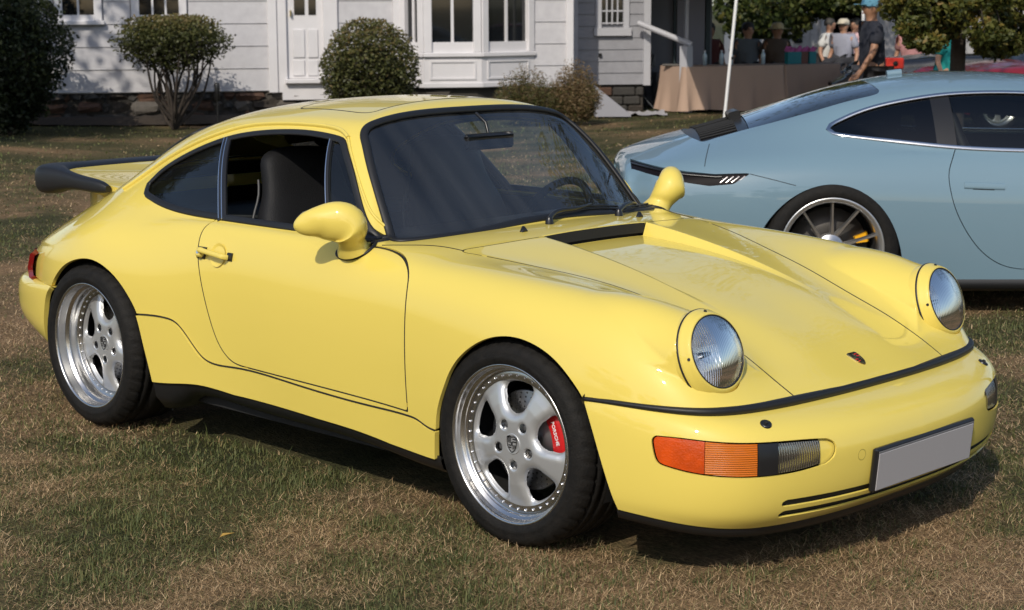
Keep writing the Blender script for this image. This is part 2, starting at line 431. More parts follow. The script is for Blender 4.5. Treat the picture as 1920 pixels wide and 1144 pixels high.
def loft(SECT, green, xs, n1, n2, kfun, xmax, recess=None, edge=EDGE, lamp=False):
    S = np.array([np.array(p).ravel() for _, p in SECT]); f = nspline([x for x, _ in SECT], S); ctrl = f(xs)
    P = np.zeros((len(xs), n1 + n2 + 2, 3))
    for i, x in enumerate(xs):
        p = ctrl[i].reshape(-1, 2)
        full = np.vstack([p, (p[-2::-1] * [-1, 1])[:4]])
        t = np.r_[0, np.cumsum(np.linalg.norm(np.diff(full, axis=0), axis=1)**.7)]
        yz = nspline(t, full)(np.linspace(0, t[len(p) - 1], 900))
        yz[:, 0] = np.maximum(yz[:, 0], 0); yz[-1, 0] = 0
        k = 330
        iy = np.linspace(yz[k, 0], 0, 2600); iz = np.interp(-iy, -yz[k:, 0], yz[k:, 1]); X = np.full(len(iy), x)
        if recess is not None: iz = iz - recess(X, iy)
        if lamp and x > 1.2: iz = smax(iz, ztube(X, iy), .085 * sstep(1.15, 1.4, X) + .002)
        if x < xmax: iz = smax(iz, green(X, iy), kfun(x))
        sec = np.vstack([yz[:k], np.stack([iy, iz], 1)])
        s = np.r_[0, np.cumsum(np.hypot(*np.diff(sec, axis=0).T))]
        j = len(sec) - 1 - np.searchsorted(sec[::-1, 0], [edge, edge - .016])      # arc positions of the crease
        j = np.clip(j, 400, len(sec) - 2)
        u = np.r_[np.linspace(0, s[j[0]], n1, endpoint=False), s[j[0]], np.linspace(s[j[1]], s[-1], n2 + 1)]
        P[i, :, 0] = x; P[i, :, 1] = np.interp(u, s, sec[:, 0]); P[i, :, 2] = np.interp(u, s, sec[:, 1])
    P[:, -1, 1] = 0
    return P
def body_grid(nx=440, n1=170, n2=34):
    xs = np.sort(np.r_[np.linspace(-2.02, 1.96, nx), .7335, .7355, .7375])
    return loft(SECT, zgreen, xs, n1, n2, lambda x: .012 + .20 * sstep(-.55, -1.25, np.array([x]))[0], .72, hoodrecess, lamp=True)
# ------------------------------------------------------------------ bumpers: top edge, widest line and bottom edge as paths round the car
def bumper_grid(top, mid, bot, ns=150, prof=None, nv=56):
    n = ns; T = pspline(top, 400); M = pspline(mid, 400); B = pspline(bot, 400)
    k = np.linspace(0, len(top) - 1, n)
    # paths share stations, so sample by station index
    f = lambda p: nspline(np.arange(len(p)), np.array(p, float))(k)
    T, M, B = f(top), f(mid), f(bot)
    C = []
    for e, z in prof[0]:  C.append(np.stack([T[:, 0] + (M - T)[:, 0] * e, T[:, 1] + (M - T)[:, 1] * e, T[:, 2] + (M - T)[:, 2] * z], 1))
    for e, z in prof[1]:  C.append(np.stack([M[:, 0] + (B - M)[:, 0] * e, M[:, 1] + (B - M)[:, 1] * e, M[:, 2] + (B - M)[:, 2] * z], 1))
    C = np.array(C)                      # profile x along x 3
    P = np.zeros((n, nv, 3))
    for i in range(n): P[i] = pspline(C[:, i], nv)
    return P
FB_TOP = [(1.38,.852,.508),(1.50,.838,.512),(1.61,.808,.508),(1.70,.770,.502),(1.775,.715,.496),(1.822,.635,.492),(1.852,.52,.490),(1.872,.38,.490),(1.884,.20,.490),(1.887,0,.490)]
FB_MID = [(1.38,.862,.38),(1.52,.848,.38),(1.655,.822,.375),(1.775,.782,.37),(1.873,.718,.37),(1.940,.632,.37),(1.990,.51,.37),(2.026,.37,.37),(2.048,.20,.37),(2.055,0,.37)]
FB_BOT = [(1.40,.846,.215),(1.53,.830,.205),(1.645,.802,.195),(1.745,.758,.183),(1.825,.69,.172),(1.882,.60,.166),(1.922,.48,.165),(1.950,.34,.166),(1.968,.18,.168),(1.973,0,.169)]
FB_PROF = ([(0,0),(.30,.10),(.62,.26),(.86,.50),(.97,.78),(1,1)], [(.03,.30),(.16,.58),(.46,.82),(1,1)])
RB_TOP = [(-1.36,.868,.525),(-1.50,.838,.525),(-1.64,.79,.522),(-1.77,.735,.518),(-1.89,.66,.515),(-1.98,.57,.513),(-2.05,.44,.512),(-2.09,.25,.511),(-2.10,0,.51)]
RB_MID = [(-1.36,.878,.43),(-1.52,.852,.43),(-1.68,.812,.43),(-1.83,.757,.43),(-1.955,.682,.43),(-2.045,.585,.43),(-2.11,.45,.43),(-2.15,.26,.43),(-2.16,0,.43)]
RB_BOT = [(-1.36,.85,.25),(-1.49,.815,.265),(-1.62,.765,.275),(-1.75,.70,.28),(-1.86,.62,.285),(-1.94,.53,.285),(-2.0,.41,.285),(-2.03,.24,.285),(-2.04,0,.285)]
RB_PROF = ([(0,0),(.45,.10),(.80,.30),(.96,.62),(1,1)], [(.04,.35),(.25,.65),(.6,.86),(1,1)])
# ------------------------------------------------------------------ yellow coupe
class Eval:
    """look-ups on the lofted half body"""
    def __init__(s, P): s.P = P; s.xs = P[:, 0, 0]
    def _s(s, x):
        i = int(np.clip(np.searchsorted(s.xs, x) - 1, 0, len(s.xs) - 2)); t = (x - s.xs[i]) / (s.xs[i+1] - s.xs[i]); return i, t
    def side(s, x, z):
        i, t = s._s(x); r = []
        for k in (i, i + 1):
            q = s.P[k]; m = int(np.argmax(q[:, 2])); zz = np.maximum.accumulate(q[:m+1, 2]); r.append(np.interp(z, zz, q[:m+1, 1]))
        return r[0] * (1 - t) + r[1] * t
    def top(s, x, y):
        i, t = s._s(x); r = []
        for k in (i, i + 1):
            q = s.P[k]; m = int(np.argmax(q[:, 1])); r.append(np.interp(-y, -q[m:, 1], q[m:, 2]))
        return r[0] * (1 - t) + r[1] * t
    def side_path(s, xz):
        V = np.array([(x, s.side(x, z), z) for x, z in xz]); e = .006; N = []
        for x, y, z in V:
            gx = (s.side(x + e, z) - s.side(x - e, z)) / (2 * e); gz = (s.side(x, z + e) - s.side(x, z - e)) / (2 * e)
            n = np.array([-gx, 1, -gz]); N.append(n / np.linalg.norm(n))
        return V, np.array(N)
    def top_path(s, xy):
        V = np.array([(x, y, s.top(x, abs(y))) for x, y in xy]); e = .006; N = []
        for x, y, z in V:
            gx = (s.top(x + e, abs(y)) - s.top(x - e, abs(y))) / (2 * e); gy = (s.top(x, abs(y + e)) - s.top(x, abs(y - e))) / (2 * e)
            n = np.array([-gx, -gy, 1]); N.append(n / np.linalg.norm(n))
        return V, np.array(N)
def chain(*curves):
    out = []
    for c, n in curves: out.append(pspline(c, n)[:-1])
    return np.vstack(out)
def shrink(poly, d):
    """offset a closed outline inwards by d"""
    P = np.asarray(poly, float); T = np.roll(P, -1, 0) - np.roll(P, 1, 0); T /= np.linalg.norm(T, axis=1, keepdims=True) + 1e-12
    N = np.stack([-T[:, 1], T[:, 0]], 1)
    A = .5 * np.sum(P[:, 0] * np.roll(P[:, 1], -1) - np.roll(P[:, 0], -1) * P[:, 1])
    return P + N * d * (1 if A > 0 else -1)
BG = body_grid(); BE = Eval(BG)
HALF = Surf.grid(BG).flip()                              # the car's left half, y > 0
hx, hy, hz = HALF.V.T
# outlines (x, z) on the side
WIN = chain(([(-1.022,.942),(-.992,.905),(-.94,.891),(-.871,.880),(-.719,.864),(-.437,.858),(-.008,.856),(.25,.852),(.409,.847)], 60),
            ([(.409,.847),(.299,.926),(.181,1.058),(.085,1.150)], 24),
            ([(.085,1.150),(.062,1.166),(.015,1.176),(-.14,1.186),(-.359,1.178),(-.526,1.158),(-.632,1.135),(-.748,1.099),(-.883,1.046),(-.985,.988),(-1.022,.942)], 60))
DOOR = chain(([(.398,.842),(.46,.839),(.52,.832),(.585,.816),(.645,.779),(.668,.725),(.675,.64),(.680,.45),(.683,.347)], 50),
             ([(.683,.347),(.507,.352),(-.194,.366)], 30),
             ([(-.194,.366),(-.251,.374),(-.303,.404),(-.352,.47),(-.412,.622),(-.44,.705),(-.463,.79),(-.462,.832),(-.448,.859)], 40),
             ([(-.448,.859),(-.52,.94),(-.60,1.09),(-.638,1.134)], 20),
             ([(-.638,1.134),(-.359,1.16),(-.14,1.17),(.06,1.15)], 20),
             ([(.06,1.15),(.299,.915),(.398,.842)], 20))
ARCH_F = chain(([(.80,.10),(.812,.25),(.822,.319),(.835,.38),(.866,.45),(.911,.527),(.981,.592),(1.059,.634),(1.131,.652),(1.204,.653),(1.286,.634),(1.357,.598),(1.418,.547),(1.452,.506),(1.487,.432),(1.530,.312),(1.565,.20),(1.59,.08)], 90),
               ([(1.59,.08),(.80,.10)], 4))
ARCH_R = chain(([(-1.52,.08),(-1.47,.34),(-1.445,.44),(-1.416,.502),(-1.321,.590),(-1.228,.641),(-1.103,.668),(-.995,.656),(-.895,.610),(-.828,.551),(-.783,.486),(-.756,.388),(-.723,.239),(-.70,.08)], 80),
               ([(-.70,.08),(-1.52,.08)], 4))
SKIRT = nspline([-.80,-.70,-.624,-.56,-.49,-.429,-.369,-.251,.1,.506,.683,.73,.776,.85], [.486,.492,.491,.476,.419,.369,.352,.354,.345,.333,.333,.328,.314,.309])
SILL = nspline([-.80,-.724,-.599,-.429,-.33,.063,.494,.664,.799,.9], [.236,.237,.248,.263,.258,.244,.230,.216,.213,.212])
# outlines (x, y) from above
WSH = chain(([(.556,0),(.550,.2),(.530,.40),(.500,.55),(.470,.625)], 30), ([(.470,.625),(.452,.648),(.425,.656),(.395,.646)], 8),
            ([(.395,.646),(.33,.624),(.232,.588),(.150,.545)], 18), ([(.150,.545),(.118,.525),(.100,.498),(.095,.455)], 10), ([(.095,.455),(.094,.3),(.094,0)], 20))
WS = np.vstack([WSH, (WSH * [1, -1])[::-1]])
HOODH = chain(([(.738,0),(.738,.262)], 12), ([(.738,.262),(.715,.43),(.690,.555)], 16), ([(.690,.555),(.688,.585),(.705,.600),(.73,.594)], 6),
              ([(.73,.594),(.774,.581),(.921,.536),(1.13,.462),(1.322,.417),(1.459,.402),(1.591,.400),(1.70,.402),(1.80,.405),(1.905,.398)], 60), ([(1.905,.398),(1.915,.2),(1.918,0)], 12))
HOOD = np.vstack([HOODH, (HOODH * [1, -1])[::-1]])
RWH = chain(([(-.985,0),(-.98,.25),(-.965,.40)], 14), ([(-.965,.40),(-.985,.445),(-1.03,.455)], 8), ([(-1.03,.455),(-1.2,.44),(-1.33,.405)], 12), ([(-1.33,.405),(-1.37,.38),(-1.385,.33)], 8), ([(-1.385,.33),(-1.40,0)], 12))
RW = np.vstack([RWH, (RWH * [1, -1])[::-1]])
SUNH = chain(([(.02,0),(.02,.33)], 10), ([(.02,.33),(.012,.385),(-.04,.40)], 8), ([(-.04,.40),(-.33,.385)], 10), ([(-.33,.385),(-.40,.37),(-.415,.31)], 8), ([(-.415,.31),(-.43,0)], 10))
SUN_ = np.vstack([SUNH, (SUNH * [1, -1])[::-1]])
def on(cond, f, far): return np.where(cond, f, far)
sideXZ = np.stack([hx, hz], 1); topXY = np.stack([hx, hy], 1)
fWIN = on(hy > .45, sdpoly(sideXZ, WIN), .5); fDOOR = on((hy > .5), sdpoly(sideXZ, DOOR), .5)
fWS = on(hz > .8, sdpoly(topXY, WS), .5); fHOOD = on((hz > .38) & (hx > .6), sdpoly(topXY, HOOD), .5)
fRW = on(hz > .85, sdpoly(topXY, RW), .5); fSUN = on(hz > 1.1, sdpoly(topXY, SUN_), .5)
fAF = on(hy > .45, sdpoly(sideXZ, ARCH_F), .5); fAR = on(hy > .45, sdpoly(sideXZ, ARCH_R), .5)
inskirt = (hx > -.80) & (hx < .86) & (hy > .6)
fSK = on(inskirt, hz - SKIRT(hx), .5)                    # > 0 above the skirt joint
fSILL = on((hx > -.9) & (hx < .95), SILL(hx) - hz, -.5)
XT = np.array(pspline(FB_TOP, 200))
fXT = on((hx > 1.6) & (hy < .74), hx - np.interp(hy, XT[::-1, 1], XT[::-1, 0]) - .002, -.5)
HLC = np.array([1.720, .610, .646]); HLA = np.array([math.cos(RAD(19)), .045, math.sin(RAD(19))])
dq = HALF.V - HLC; ax_ = dq @ HLA; rq = np.linalg.norm(dq - ax_[:, None] * HLA, axis=1)
fHL = np.maximum(rq - .120, -.03 - ax_)                 # opening behind the headlight ring
fFB = on(hx > 1.30, np.interp(hx, [1.30,1.45,1.58,1.70,1.78,1.9], [.512,.510,.512,.505,.497,.489]) - hz, -.5)
fRB = on(hx < -1.25, .527 - hz, -.5)
G = .0019
car = empty('sports_car', (0, 0, 0), label='pale yellow vintage sports coupe with black whale tail spoiler and silver dished wheels', cat='car')
def both(S): return S.join(S.mirror())
def clips(S, *fs):
    """clip one surface by several fields in turn; fields are recomputed through stored per-vertex columns"""
    extra = np.stack(fs, 1)
    S2 = Surf(np.hstack([S.V, extra]), S.N, S.F)
    for k in range(len(fs)): S2 = S2.clip(S2.V[:, 3 + k])
    return Surf(S2.V[:, :3], S2.N, S2.F)
GD, GS = .0027, .0036
bodyH = clips(HALF, -fWIN - .002, -fWS - .002, -fRW - .002, GD - fDOOR, GD - fHOOD, GS - fSUN, -fAF, -fAR, GS - fSK, fSILL, fFB, fRB, fXT, -fHL)
sobj('body', both(bodyH).flange(.014), PAINT, car)
doorH = clips(HALF, fDOOR + GD, -fWIN - .002, GS - fSK, fSILL).flange(.014)
skirtH = clips(HALF, fSK + GS, fSILL, -fAF, -fAR, on(inskirt, -.5, .5)); skirtH.V = skirtH.V + skirtH.N * (.003 + .005 * sstep(-.30, -.45, skirtH.V[:, 0]))[:, None]; skirtH = skirtH.flange(.018)
hoodF = both(clips(HALF, fHOOD + GD, fXT)); sobj('hood', hoodF.flange(.014), PAINT, car)
sobj('sunroof_panel', both(clips(HALF, fSUN + GS)).flange(.01), PAINT, car)
# dark lining just under the skin, so joints and inner faces read black
lin = clips(HALF, -fWIN + .008, -fWS + .008, -fRW + .008, -fAF + .006, -fAR + .006, fSILL - .006, fFB - .05, fRB - .02, fXT + .012, -fHL)
sobj('lining', both(Surf(lin.V - lin.N * .015, lin.N, lin.F)), LINING, car)
def mirrored_pair(fn):
    for s in (1, -1): fn(s)
def sided(S, s): return S if s > 0 else S.mirror()
def mbm(mb, s):
    """mirror a collected mesh to the other side"""
    if s > 0: return mb
    o = MB(); o.v = [(x, -y, z) for x, y, z in mb.v]; o.f = [tuple(f[::-1]) for f in mb.f]; o.sm = list(mb.sm); return o
wpath, wnrm = BE.side_path(shrink(WIN, .011))
gl_all = clips(HALF, fWIN + .012); gl_all = Surf(gl_all.V - gl_all.N * .006, gl_all.N, gl_all.F)
gx, gz = gl_all.V[:, 0], gl_all.V[:, 2]
barB = lambda z: -.408 + (z - .86) * (-.598 + .408) / (1.134 - .86)          # pillar centre line
barV = lambda z: .165 + (z - .86) * (-.005 - .165) / (1.165 - .86)           # quarter-light bar
quarter = gl_all.clip(gx - barB(gz) + .018)
vent = gl_all.clip(barV(gz) + .006 - gx)
drip = chain(([(.075,1.168),(.03,1.186),(-.042,1.197),(-.152,1.201),(-.345,1.197),(-.536,1.179),(-.653,1.153),(-.77,1.118),(-.928,1.058),(-1.057,.996),(-1.156,.936),(-1.215,.899)], 90))
dripf = chain(([(.075,1.168),(.15,1.098),(.26,.985),(.34,.910),(.392,.868)], 40))
dp, dn = BE.side_path(drip); ap, an = BE.side_path(dripf)
def side_parts(s):
    d = sobj('door', sided(doorH, s), PAINT, car)
    sobj('side_skirt', sided(skirtH, s), PAINT, car)
    mbm(sweep(wpath, wnrm, oval(.013, .006, 12, .001), True), s).obj('window_seal', BLACKR, car)
    sobj('quarter_window', sided(quarter, s), SIDEGLASS, car)
    sobj('vent_window', sided(vent, s), SIDEGLASS, car)
    # black pillar bars with bright edges
    zz = np.linspace(.862, 1.134, 14)
    P, N = BE.side_path([(barB(z), z) for z in zz])
    o = mbm(sweep(P, N, oval(.022, .007, 12, -.001, 5)), s).obj('pillar_bar', BLACKP, car)
    for k in (-.0165, .004):
        P2, N2 = BE.side_path([(barB(z) + k, z) for z in zz]); mbm(sweep(P2, N2, oval(.002, .003, 8, .006)), s).obj('bright_strip', CHROME, o)
    zz = np.linspace(.862, 1.16, 14); P, N = BE.side_path([(barV(z), z) for z in zz])
    o = mbm(sweep(P, N, oval(.008, .007, 10, -.003, 4)), s).obj('pillar_bar', BLACKP, car)
    P2, N2 = BE.side_path([(barV(z) - .004, z) for z in zz]); mbm(sweep(P2, N2, oval(.0022, .003, 8, .004)), s).obj('bright_strip', CHROME, o)
    mbm(sweep(dp, dn, oval(.0075, .010, 10, .002)), s).obj('drip_rail', PAINT, car)
    mbm(sweep(ap, an, oval(.005, .006, 10, .001)), s).obj('pillar_moulding', PAINT, car)
    # black rocker below the painted skirt
    mb = MB(); xs = np.linspace(-.735, .83, 60); R = []
    for x in xs:
        z = float(SILL(x)[0]); y = BE.side(x, z); drop = .052 - .030 * sstep(-.38, -.50, np.array([x]))[0] * 0
        deep = .055 + .055 * float(sstep(-.50, -.68, np.array([x]))[0])
        R.append([(x, y - .006, z + .012), (x, y - .006, z - .004), (x, y - .016, z - deep * .55), (x, y - .055, z - deep), (x, y - .22, z - deep - .004)])
    R = np.array(R); sobj('rocker_trim', sided(Surf.grid(R.astype(float)), s) if True else None, BLACKR, car)
    # wheel-house
    for cx, r, yw, te in ((1.150, .352, .815, .35), (-1.105, .365, .835, -.35)):
        t = np.linspace(-.35, math.pi + te, 40); Q = np.zeros((40, 2, 3))
        for k, yy in enumerate((yw, .50)):
            Q[:, k] = np.stack([cx + r * 1.06 * np.cos(t), np.full(40, yy), .325 + r * np.sin(t)], 1)
        mb = MB(); n = len(t); mb.add(Q.reshape(-1, 3), [(2*i, 2*i+1, 2*i+3, 2*i+2) for i in range(n - 1)], True)
        mb.add(Q[:, 1], [tuple(range(n))])
        mbm(mb, s).obj('wheel_house', BLACKM, car)
    # handle: grip with black ends and a round dished plate behind it
    hxc, hzc = -.345, .748
    P, N = BE.side_path([(hxc + .012, hzc)]); p, n = P[0], N[0]
    T = np.array([1, 0, 0]) - n * n[0]; T /= np.linalg.norm(T); B = np.cross(n, T); B = B if B[2] > 0 else -B
    mb = MB(); nn = 36; t = np.linspace(0, 2 * math.pi, nn, endpoint=False)
    rings = [(1.0, .0012), (.93, .0005), (.75, -.004), (.4, -.007), (0.02, -.0075)]
    mb.add(np.vstack([[p + n * (h + .0025) + .043 * r * (np.cos(a) * T + np.sin(a) * B) for a in t] for r, h in rings]),
           [(i*nn+k, (i+1)*nn+k, (i+1)*nn+(k+1) % nn, i*nn+(k+1) % nn) for i in range(len(rings) - 1) for k in range(nn)], True)
    h = empty('door_handle'); h.parent = d
    mbm(mb, s).obj('dish', PAINT, h)
    xs = np.linspace(hxc - .075, hxc + .075, 30)
    P, N = BE.side_path([(x, hzc + .002 - .006 * (x - hxc) / .075) for x in xs])
    lift = .030 * np.minimum(1, 3.0 * (1 - np.abs(np.linspace(-1, 1, 30))**6))
    G_ = P + N * (np.maximum(lift, .008))[:, None]
    mbm(sweep(G_, N, oval(.0095, .006, 12)), s).obj('grip', PAINT, h)
    for x, w, hh in ((hxc - .082, .022, .022), (hxc + .082, .013, .015)):
        P, N = BE.side_path([(x - w, hzc), (x - w * .5, hzc), (x, hzc), (x + w * .5, hzc), (x + w, hzc)])
        mbm(sweep(P, N, oval(hh, .007, 12, .001, 3.5)), s).obj('mount', BLACKP, h)
    P, N = BE.side_path([(hxc - .080, hzc)]); p, n = P[0], N[0]
    mb = MB(); mb.tube([p + n * .004, p + n * .020, p + n * .024], [.019, .018, .012], 20); o = mbm(mb, s).obj('lock_barrel', PAINT, h)
    mb = MB(); mb.tube([p + n * .022, p + n * .0255], [.007, .007], 14); mbm(mb, s).obj('keyhole', CHROME, h)
def joint(path, w, s, parent, nm='joint', lift=-.0012):
    mbm(sweep(path[0], path[1], oval(w, .0016, 6, lift)), s).obj(nm, BLACKM, parent)
J_F = BE.side_path(DOOR[2:48]); J_B = BE.side_path(DOOR[48:78]); J_R = BE.side_path(DOOR[78:117]); J_S = BE.side_path([(x, float(SKIRT(x)[0])) for x in np.linspace(-.775, .815, 110)])
def side_joints(s):
    joint(J_F, .0034, s, car); joint(J_B, .0030, s, car); joint(J_R, .0022, s, car); joint(J_S, .0044, s, car)
mirrored_pair(side_parts); mirrored_pair(side_joints)
HJ = BE.top_path([q for q in HOODH[34:96] if q[0] < 1.868]); HR = BE.top_path(HOODH[12:34]); SJ = BE.top_path(SUN_)
for s in (1, -1):
    joint(HJ, .0030, s, car, lift=-.0008); joint(HR, .0016, s, car)
sweep(SJ[0], SJ[1], oval(.0032, .0016, 6, -.0008), True).obj('joint', BLACKM, car)
# windscreen
p, n = BE.top_path(shrink(WS, .012)); sweep(p, n, oval(.015, .008, 12, .001), True).obj('windscreen_seal', BLACKR, car)
ws = both(clips(HALF, fWS + .008)); sobj('windscreen', Surf(ws.V - ws.N * .005, ws.N, ws.F), CARGLASS, car)
p, n = BE.top_path(shrink(RW, .010)); sweep(p, n, oval(.013, .007, 12, .001), True).obj('rear_window_seal', BLACKR, car)
rw = both(clips(HALF, fRW + .006)); sobj('rear_window', Surf(rw.V - rw.N * .005, rw.N, rw.F), CARGLASS, car)
for s in (-1, 1):
    P, N = BE.top_path([(x, s * y) for x, y in pspline([(.435, .712), (.50, .668), (.56, .628), (.62, .604), (.69, .592)], 24)]); sweep(P, N, oval(.0026, .0012, 6, .0004)).obj('cowl_joint', BLACKM, car)
# air slot behind the sunken hood panel
ys = np.linspace(-.258, .258, 41); mb = MB()
lo = np.array([(.7405, y, BE.top(.7395, min(abs(y), .244)) + .010) for y in ys]); hi = np.array([(.7372, y, BE.top(.7325, abs(y)) - .0015) for y in ys])
mb.add(np.vstack([lo, hi]), [(i, i + 1, 42 + i, 41 + i) for i in range(40)]); mb.obj('air_slot', BLACKM, car)
# ------------------------------------------------------------------ front bumper
FBG = bumper_grid(FB_TOP, FB_MID, FB_BOT, 190, FB_PROF, 62)
FBH = Surf.grid(FBG)                                     # left half
fx, fy, fz = FBH.V.T
ANG = np.degrees(np.arctan2(fy, fx - 1.3)); AZ = np.stack([ANG * .0125, fz], 1)
def azp(l): return [(a * .0125, z) for a, z in l]
LAMP = chain((azp([(64.3,.438),(60,.4385),(55.5,.4345),(50,.430),(44,.4265),(36,.4215),(31.8,.416)]), 50), (azp([(31.8,.416),(30.1,.403),(29.7,.384),(30.3,.362),(32.2,.345)]), 14),
             (azp([(32.2,.345),(38,.334),(46,.330),(55.5,.336),(60,.345),(63.0,.354)]), 50), (azp([(63.0,.354),(64.0,.362),(64.9,.40),(65.0,.430),(64.3,.438)]), 14))
def slot(z0, z1, a0):
    return chain(([(-.3, z1), (a0 - .012, z1 - .002)], 20), ([(a0 - .012, z1 - .002), (a0, (z0 + z1) / 2), (a0 - .006, z0 - .0005)], 8), ([(a0 - .006, z0 - .0005), (-.3, z0)], 20))
YZ = np.stack([fy, fz], 1)
S1 = slot(.234, .257, .575); S2 = slot(.198, .222, .570)
fLAMP = on(fx > 1.4, sdpoly(AZ, LAMP), .5)
fS = np.minimum(on(fx > 1.7, sdpoly(YZ, S1), .5), on(fx > 1.7, sdpoly(YZ, S2), .5))
fArch = sdpoly(np.stack([fx, fz], 1), ARCH_F)
fb = clips(FBH, -fLAMP, -fS, -fArch)
bump = sobj('front_bumper', both(fb).flange(.006), PAINT, car)
ib = clips(FBH, -fLAMP + .004, -fArch); sobj('bumper_backing', both(Surf(ib.V - ib.N * .009, ib.N, ib.F)), BLACKM, bump)
def path_at(grid, j, off=0.0):
    g = np.vstack([grid[:, j], (grid[::-1, j] * [1, -1, 1])[1:]]); return g
def normals_of(S, grid, j):
    N = S.N.reshape(grid.shape)[:, j]; return np.vstack([N, (N[::-1] * [1, -1, 1])[1:]])
P = path_at(FBG, 0); N = normals_of(FBH, FBG, 0); N = N * .4 + np.array([0, 0, .6]); N /= np.linalg.norm(N, axis=1, keepdims=True)
keep = (P[:, 0] > 1.452)
wide = np.clip((P[keep][:, 0] - 1.50) / .36, 0, 1)[:, None]
PK = P[keep] + np.array([-.003, 0, .008]) * wide
sw = sweep(PK, N[keep], oval(.016, .013, 12, .001, 3)); v = np.array(sw.v)
k = keep.sum(); cen = np.tile(PK, (12, 1)); sc = np.tile(.40 + .60 * wide, (12, 1)); v[:12 * k] = cen + (v[:12 * k] - cen) * sc; sw.v = [tuple(q) for q in v]
sw.obj('bumper_seal', BLACKR, car)
# black chin below the bumper
B = path_at(FBG, -1); M = np.vstack([np.array(pspline(FB_BOT, 190)), np.array(pspline(FB_BOT, 190))[::-1][1:] * [1, -1, 1]])
B = B[B[:, 0] > 1.555]
inward = np.stack([-(B[:, 0] - 1.2), -B[:, 1] * .8, np.zeros(len(B))], 1); inward /= np.linalg.norm(inward, axis=1, keepdims=True)
ch = np.stack([B + inward * .010 + [0, 0, .012], B + inward * .008 + [0, 0, -.008], B + inward * .024 + [0, 0, -.032], B + inward * .06 + [0, 0, -.040], B + inward * .3 + [0, 0, -.035]], 1)
sobj('chin_spoiler', Surf.grid(ch), BLACKR, bump)
# lamps let into the bumper
def lens_part(a0, a1, depth, grow, m, name, parent, s, z0=None, z1=None):
    f = on(fx > 1.4, sdpoly(AZ, LAMP), .5) + grow
    A = clips(FBH, f, a0 - ANG, ANG - a1)
    A = Surf(A.V - A.N * depth, A.N, A.F)
    return sobj(name, sided(A.flange(.014), s), m, parent)
def ribbed(name, base, scale, axis, dist=.0025, strength=.8, metal=0.0, rough=.1):
    m = mat(name, base, rough, coat=.25, metal=metal); nt = m.node_tree; b = nt.nodes['Principled BSDF']
    tc = nt.nodes.new('ShaderNodeTexCoord'); w = nt.nodes.new('ShaderNodeTexWave'); w.bands_direction = axis; w.inputs['Scale'].default_value = scale
    w.wave_profile = 'SIN'; bp = nt.nodes.new('ShaderNodeBump'); bp.inputs['Distance'].default_value = dist; bp.inputs['Strength'].default_value = strength
    nt.links.new(tc.outputs['Object'], w.inputs['Vector']); nt.links.new(w.outputs['Fac'], bp.inputs['Height']); nt.links.new(bp.outputs['Normal'], b.inputs['Normal'])
    r = nt.nodes.new('ShaderNodeMix'); r.data_type = 'RGBA'; r.inputs['A'].default_value = (*[c * .62 for c in base], 1); r.inputs['B'].default_value = (*base, 1)
    nt.links.new(w.outputs['Fac'], r.inputs['Factor']); nt.links.new(r.outputs['Result'], b.inputs['Base Color'])
    return m
def celled(name, base):
    m = mat(name, base, .3, coat=.3); nt = m.node_tree; b = nt.nodes['Principled BSDF']; tc = nt.nodes.new('ShaderNodeTexCoord'); v = nt.nodes.new('ShaderNodeTexVoronoi'); v.inputs['Scale'].default_value = 170
    n = nt.nodes.new('ShaderNodeTexNoise'); n.inputs['Scale'].default_value = 16; nt.links.new(tc.outputs['Object'], n.inputs['Vector'])
    nt.links.new(tc.outputs['Object'], v.inputs['Vector']); bp = nt.nodes.new('ShaderNodeBump'); bp.inputs['Distance'].default_value = .002; bp.inputs['Strength'].default_value = .35; nt.links.new(v.outputs['Distance'], bp.inputs['Height']); nt.links.new(bp.outputs[0], b.inputs['Normal'])
    r = nt.nodes.new('ShaderNodeValToRGB'); r.color_ramp.elements[0].position = .3; r.color_ramp.elements[0].color = (*[c * .7 for c in base], 1); r.color_ramp.elements[1].position = .65; r.color_ramp.elements[1].color = (*[c * 1.1 for c in base], 1); nt.links.new(n.outputs['Fac'], r.inputs['Fac']); nt.links.new(r.outputs[0], b.inputs['Base Color']); return m
AMBR = ribbed('amber_ribbed', (.70, .165, .004), 52, 'Z', rough=.3); CLRR = ribbed('clear_ribbed', (.42, .42, .40), 42, 'Y', .004, 1.0, metal=.92, rough=.10)
ORGR = celled('orange_cells', (.56, .065, .003)); _unused = ribbed('orange_ribbed', (.52, .06, .003), 110, 'Z', .0015, .5, rough=.35)
def lamps(s):
    l = empty('indicator'); l.parent = bump
    lens_part(55.55, 66, .006, .0035, ORGR, 'orange_reflector', l, s)
    lens_part(46.2, 55.45, .006, .0035, AMBR, 'amber_lens', l, s)
    lens_part(42.3, 46.1, .004, .0035, BLACKP, 'divider', l, s)
    lens_part(33.2, 42.2, .008, .0045, CLRR, 'clear_lens', l, s)
    A = clips(FBH, fLAMP - .004, ANG - 33.2); A = Surf(A.V - A.N * .013, A.N, A.F); sobj('recess', sided(A, s), PAINT, l)
    # towing-cover bolt on the bumper top
    c = np.array([1.902, s * .589, .466]); nrm = np.array([.40, s * .25, .88]); nrm /= np.linalg.norm(nrm)
    mb = MB(); mb.tube([c - nrm * .004, c + nrm * .004, c + nrm * .0055], [.017, .0165, .012], 20); o = mb.obj('washer_jet', BLACKP, bump)
    mb = MB(); mb.tube([c + nrm * .005, c + nrm * .010], [.006, .005], 12); mb.obj('jet_nozzle', BLACKM, o)
mirrored_pair(lamps)
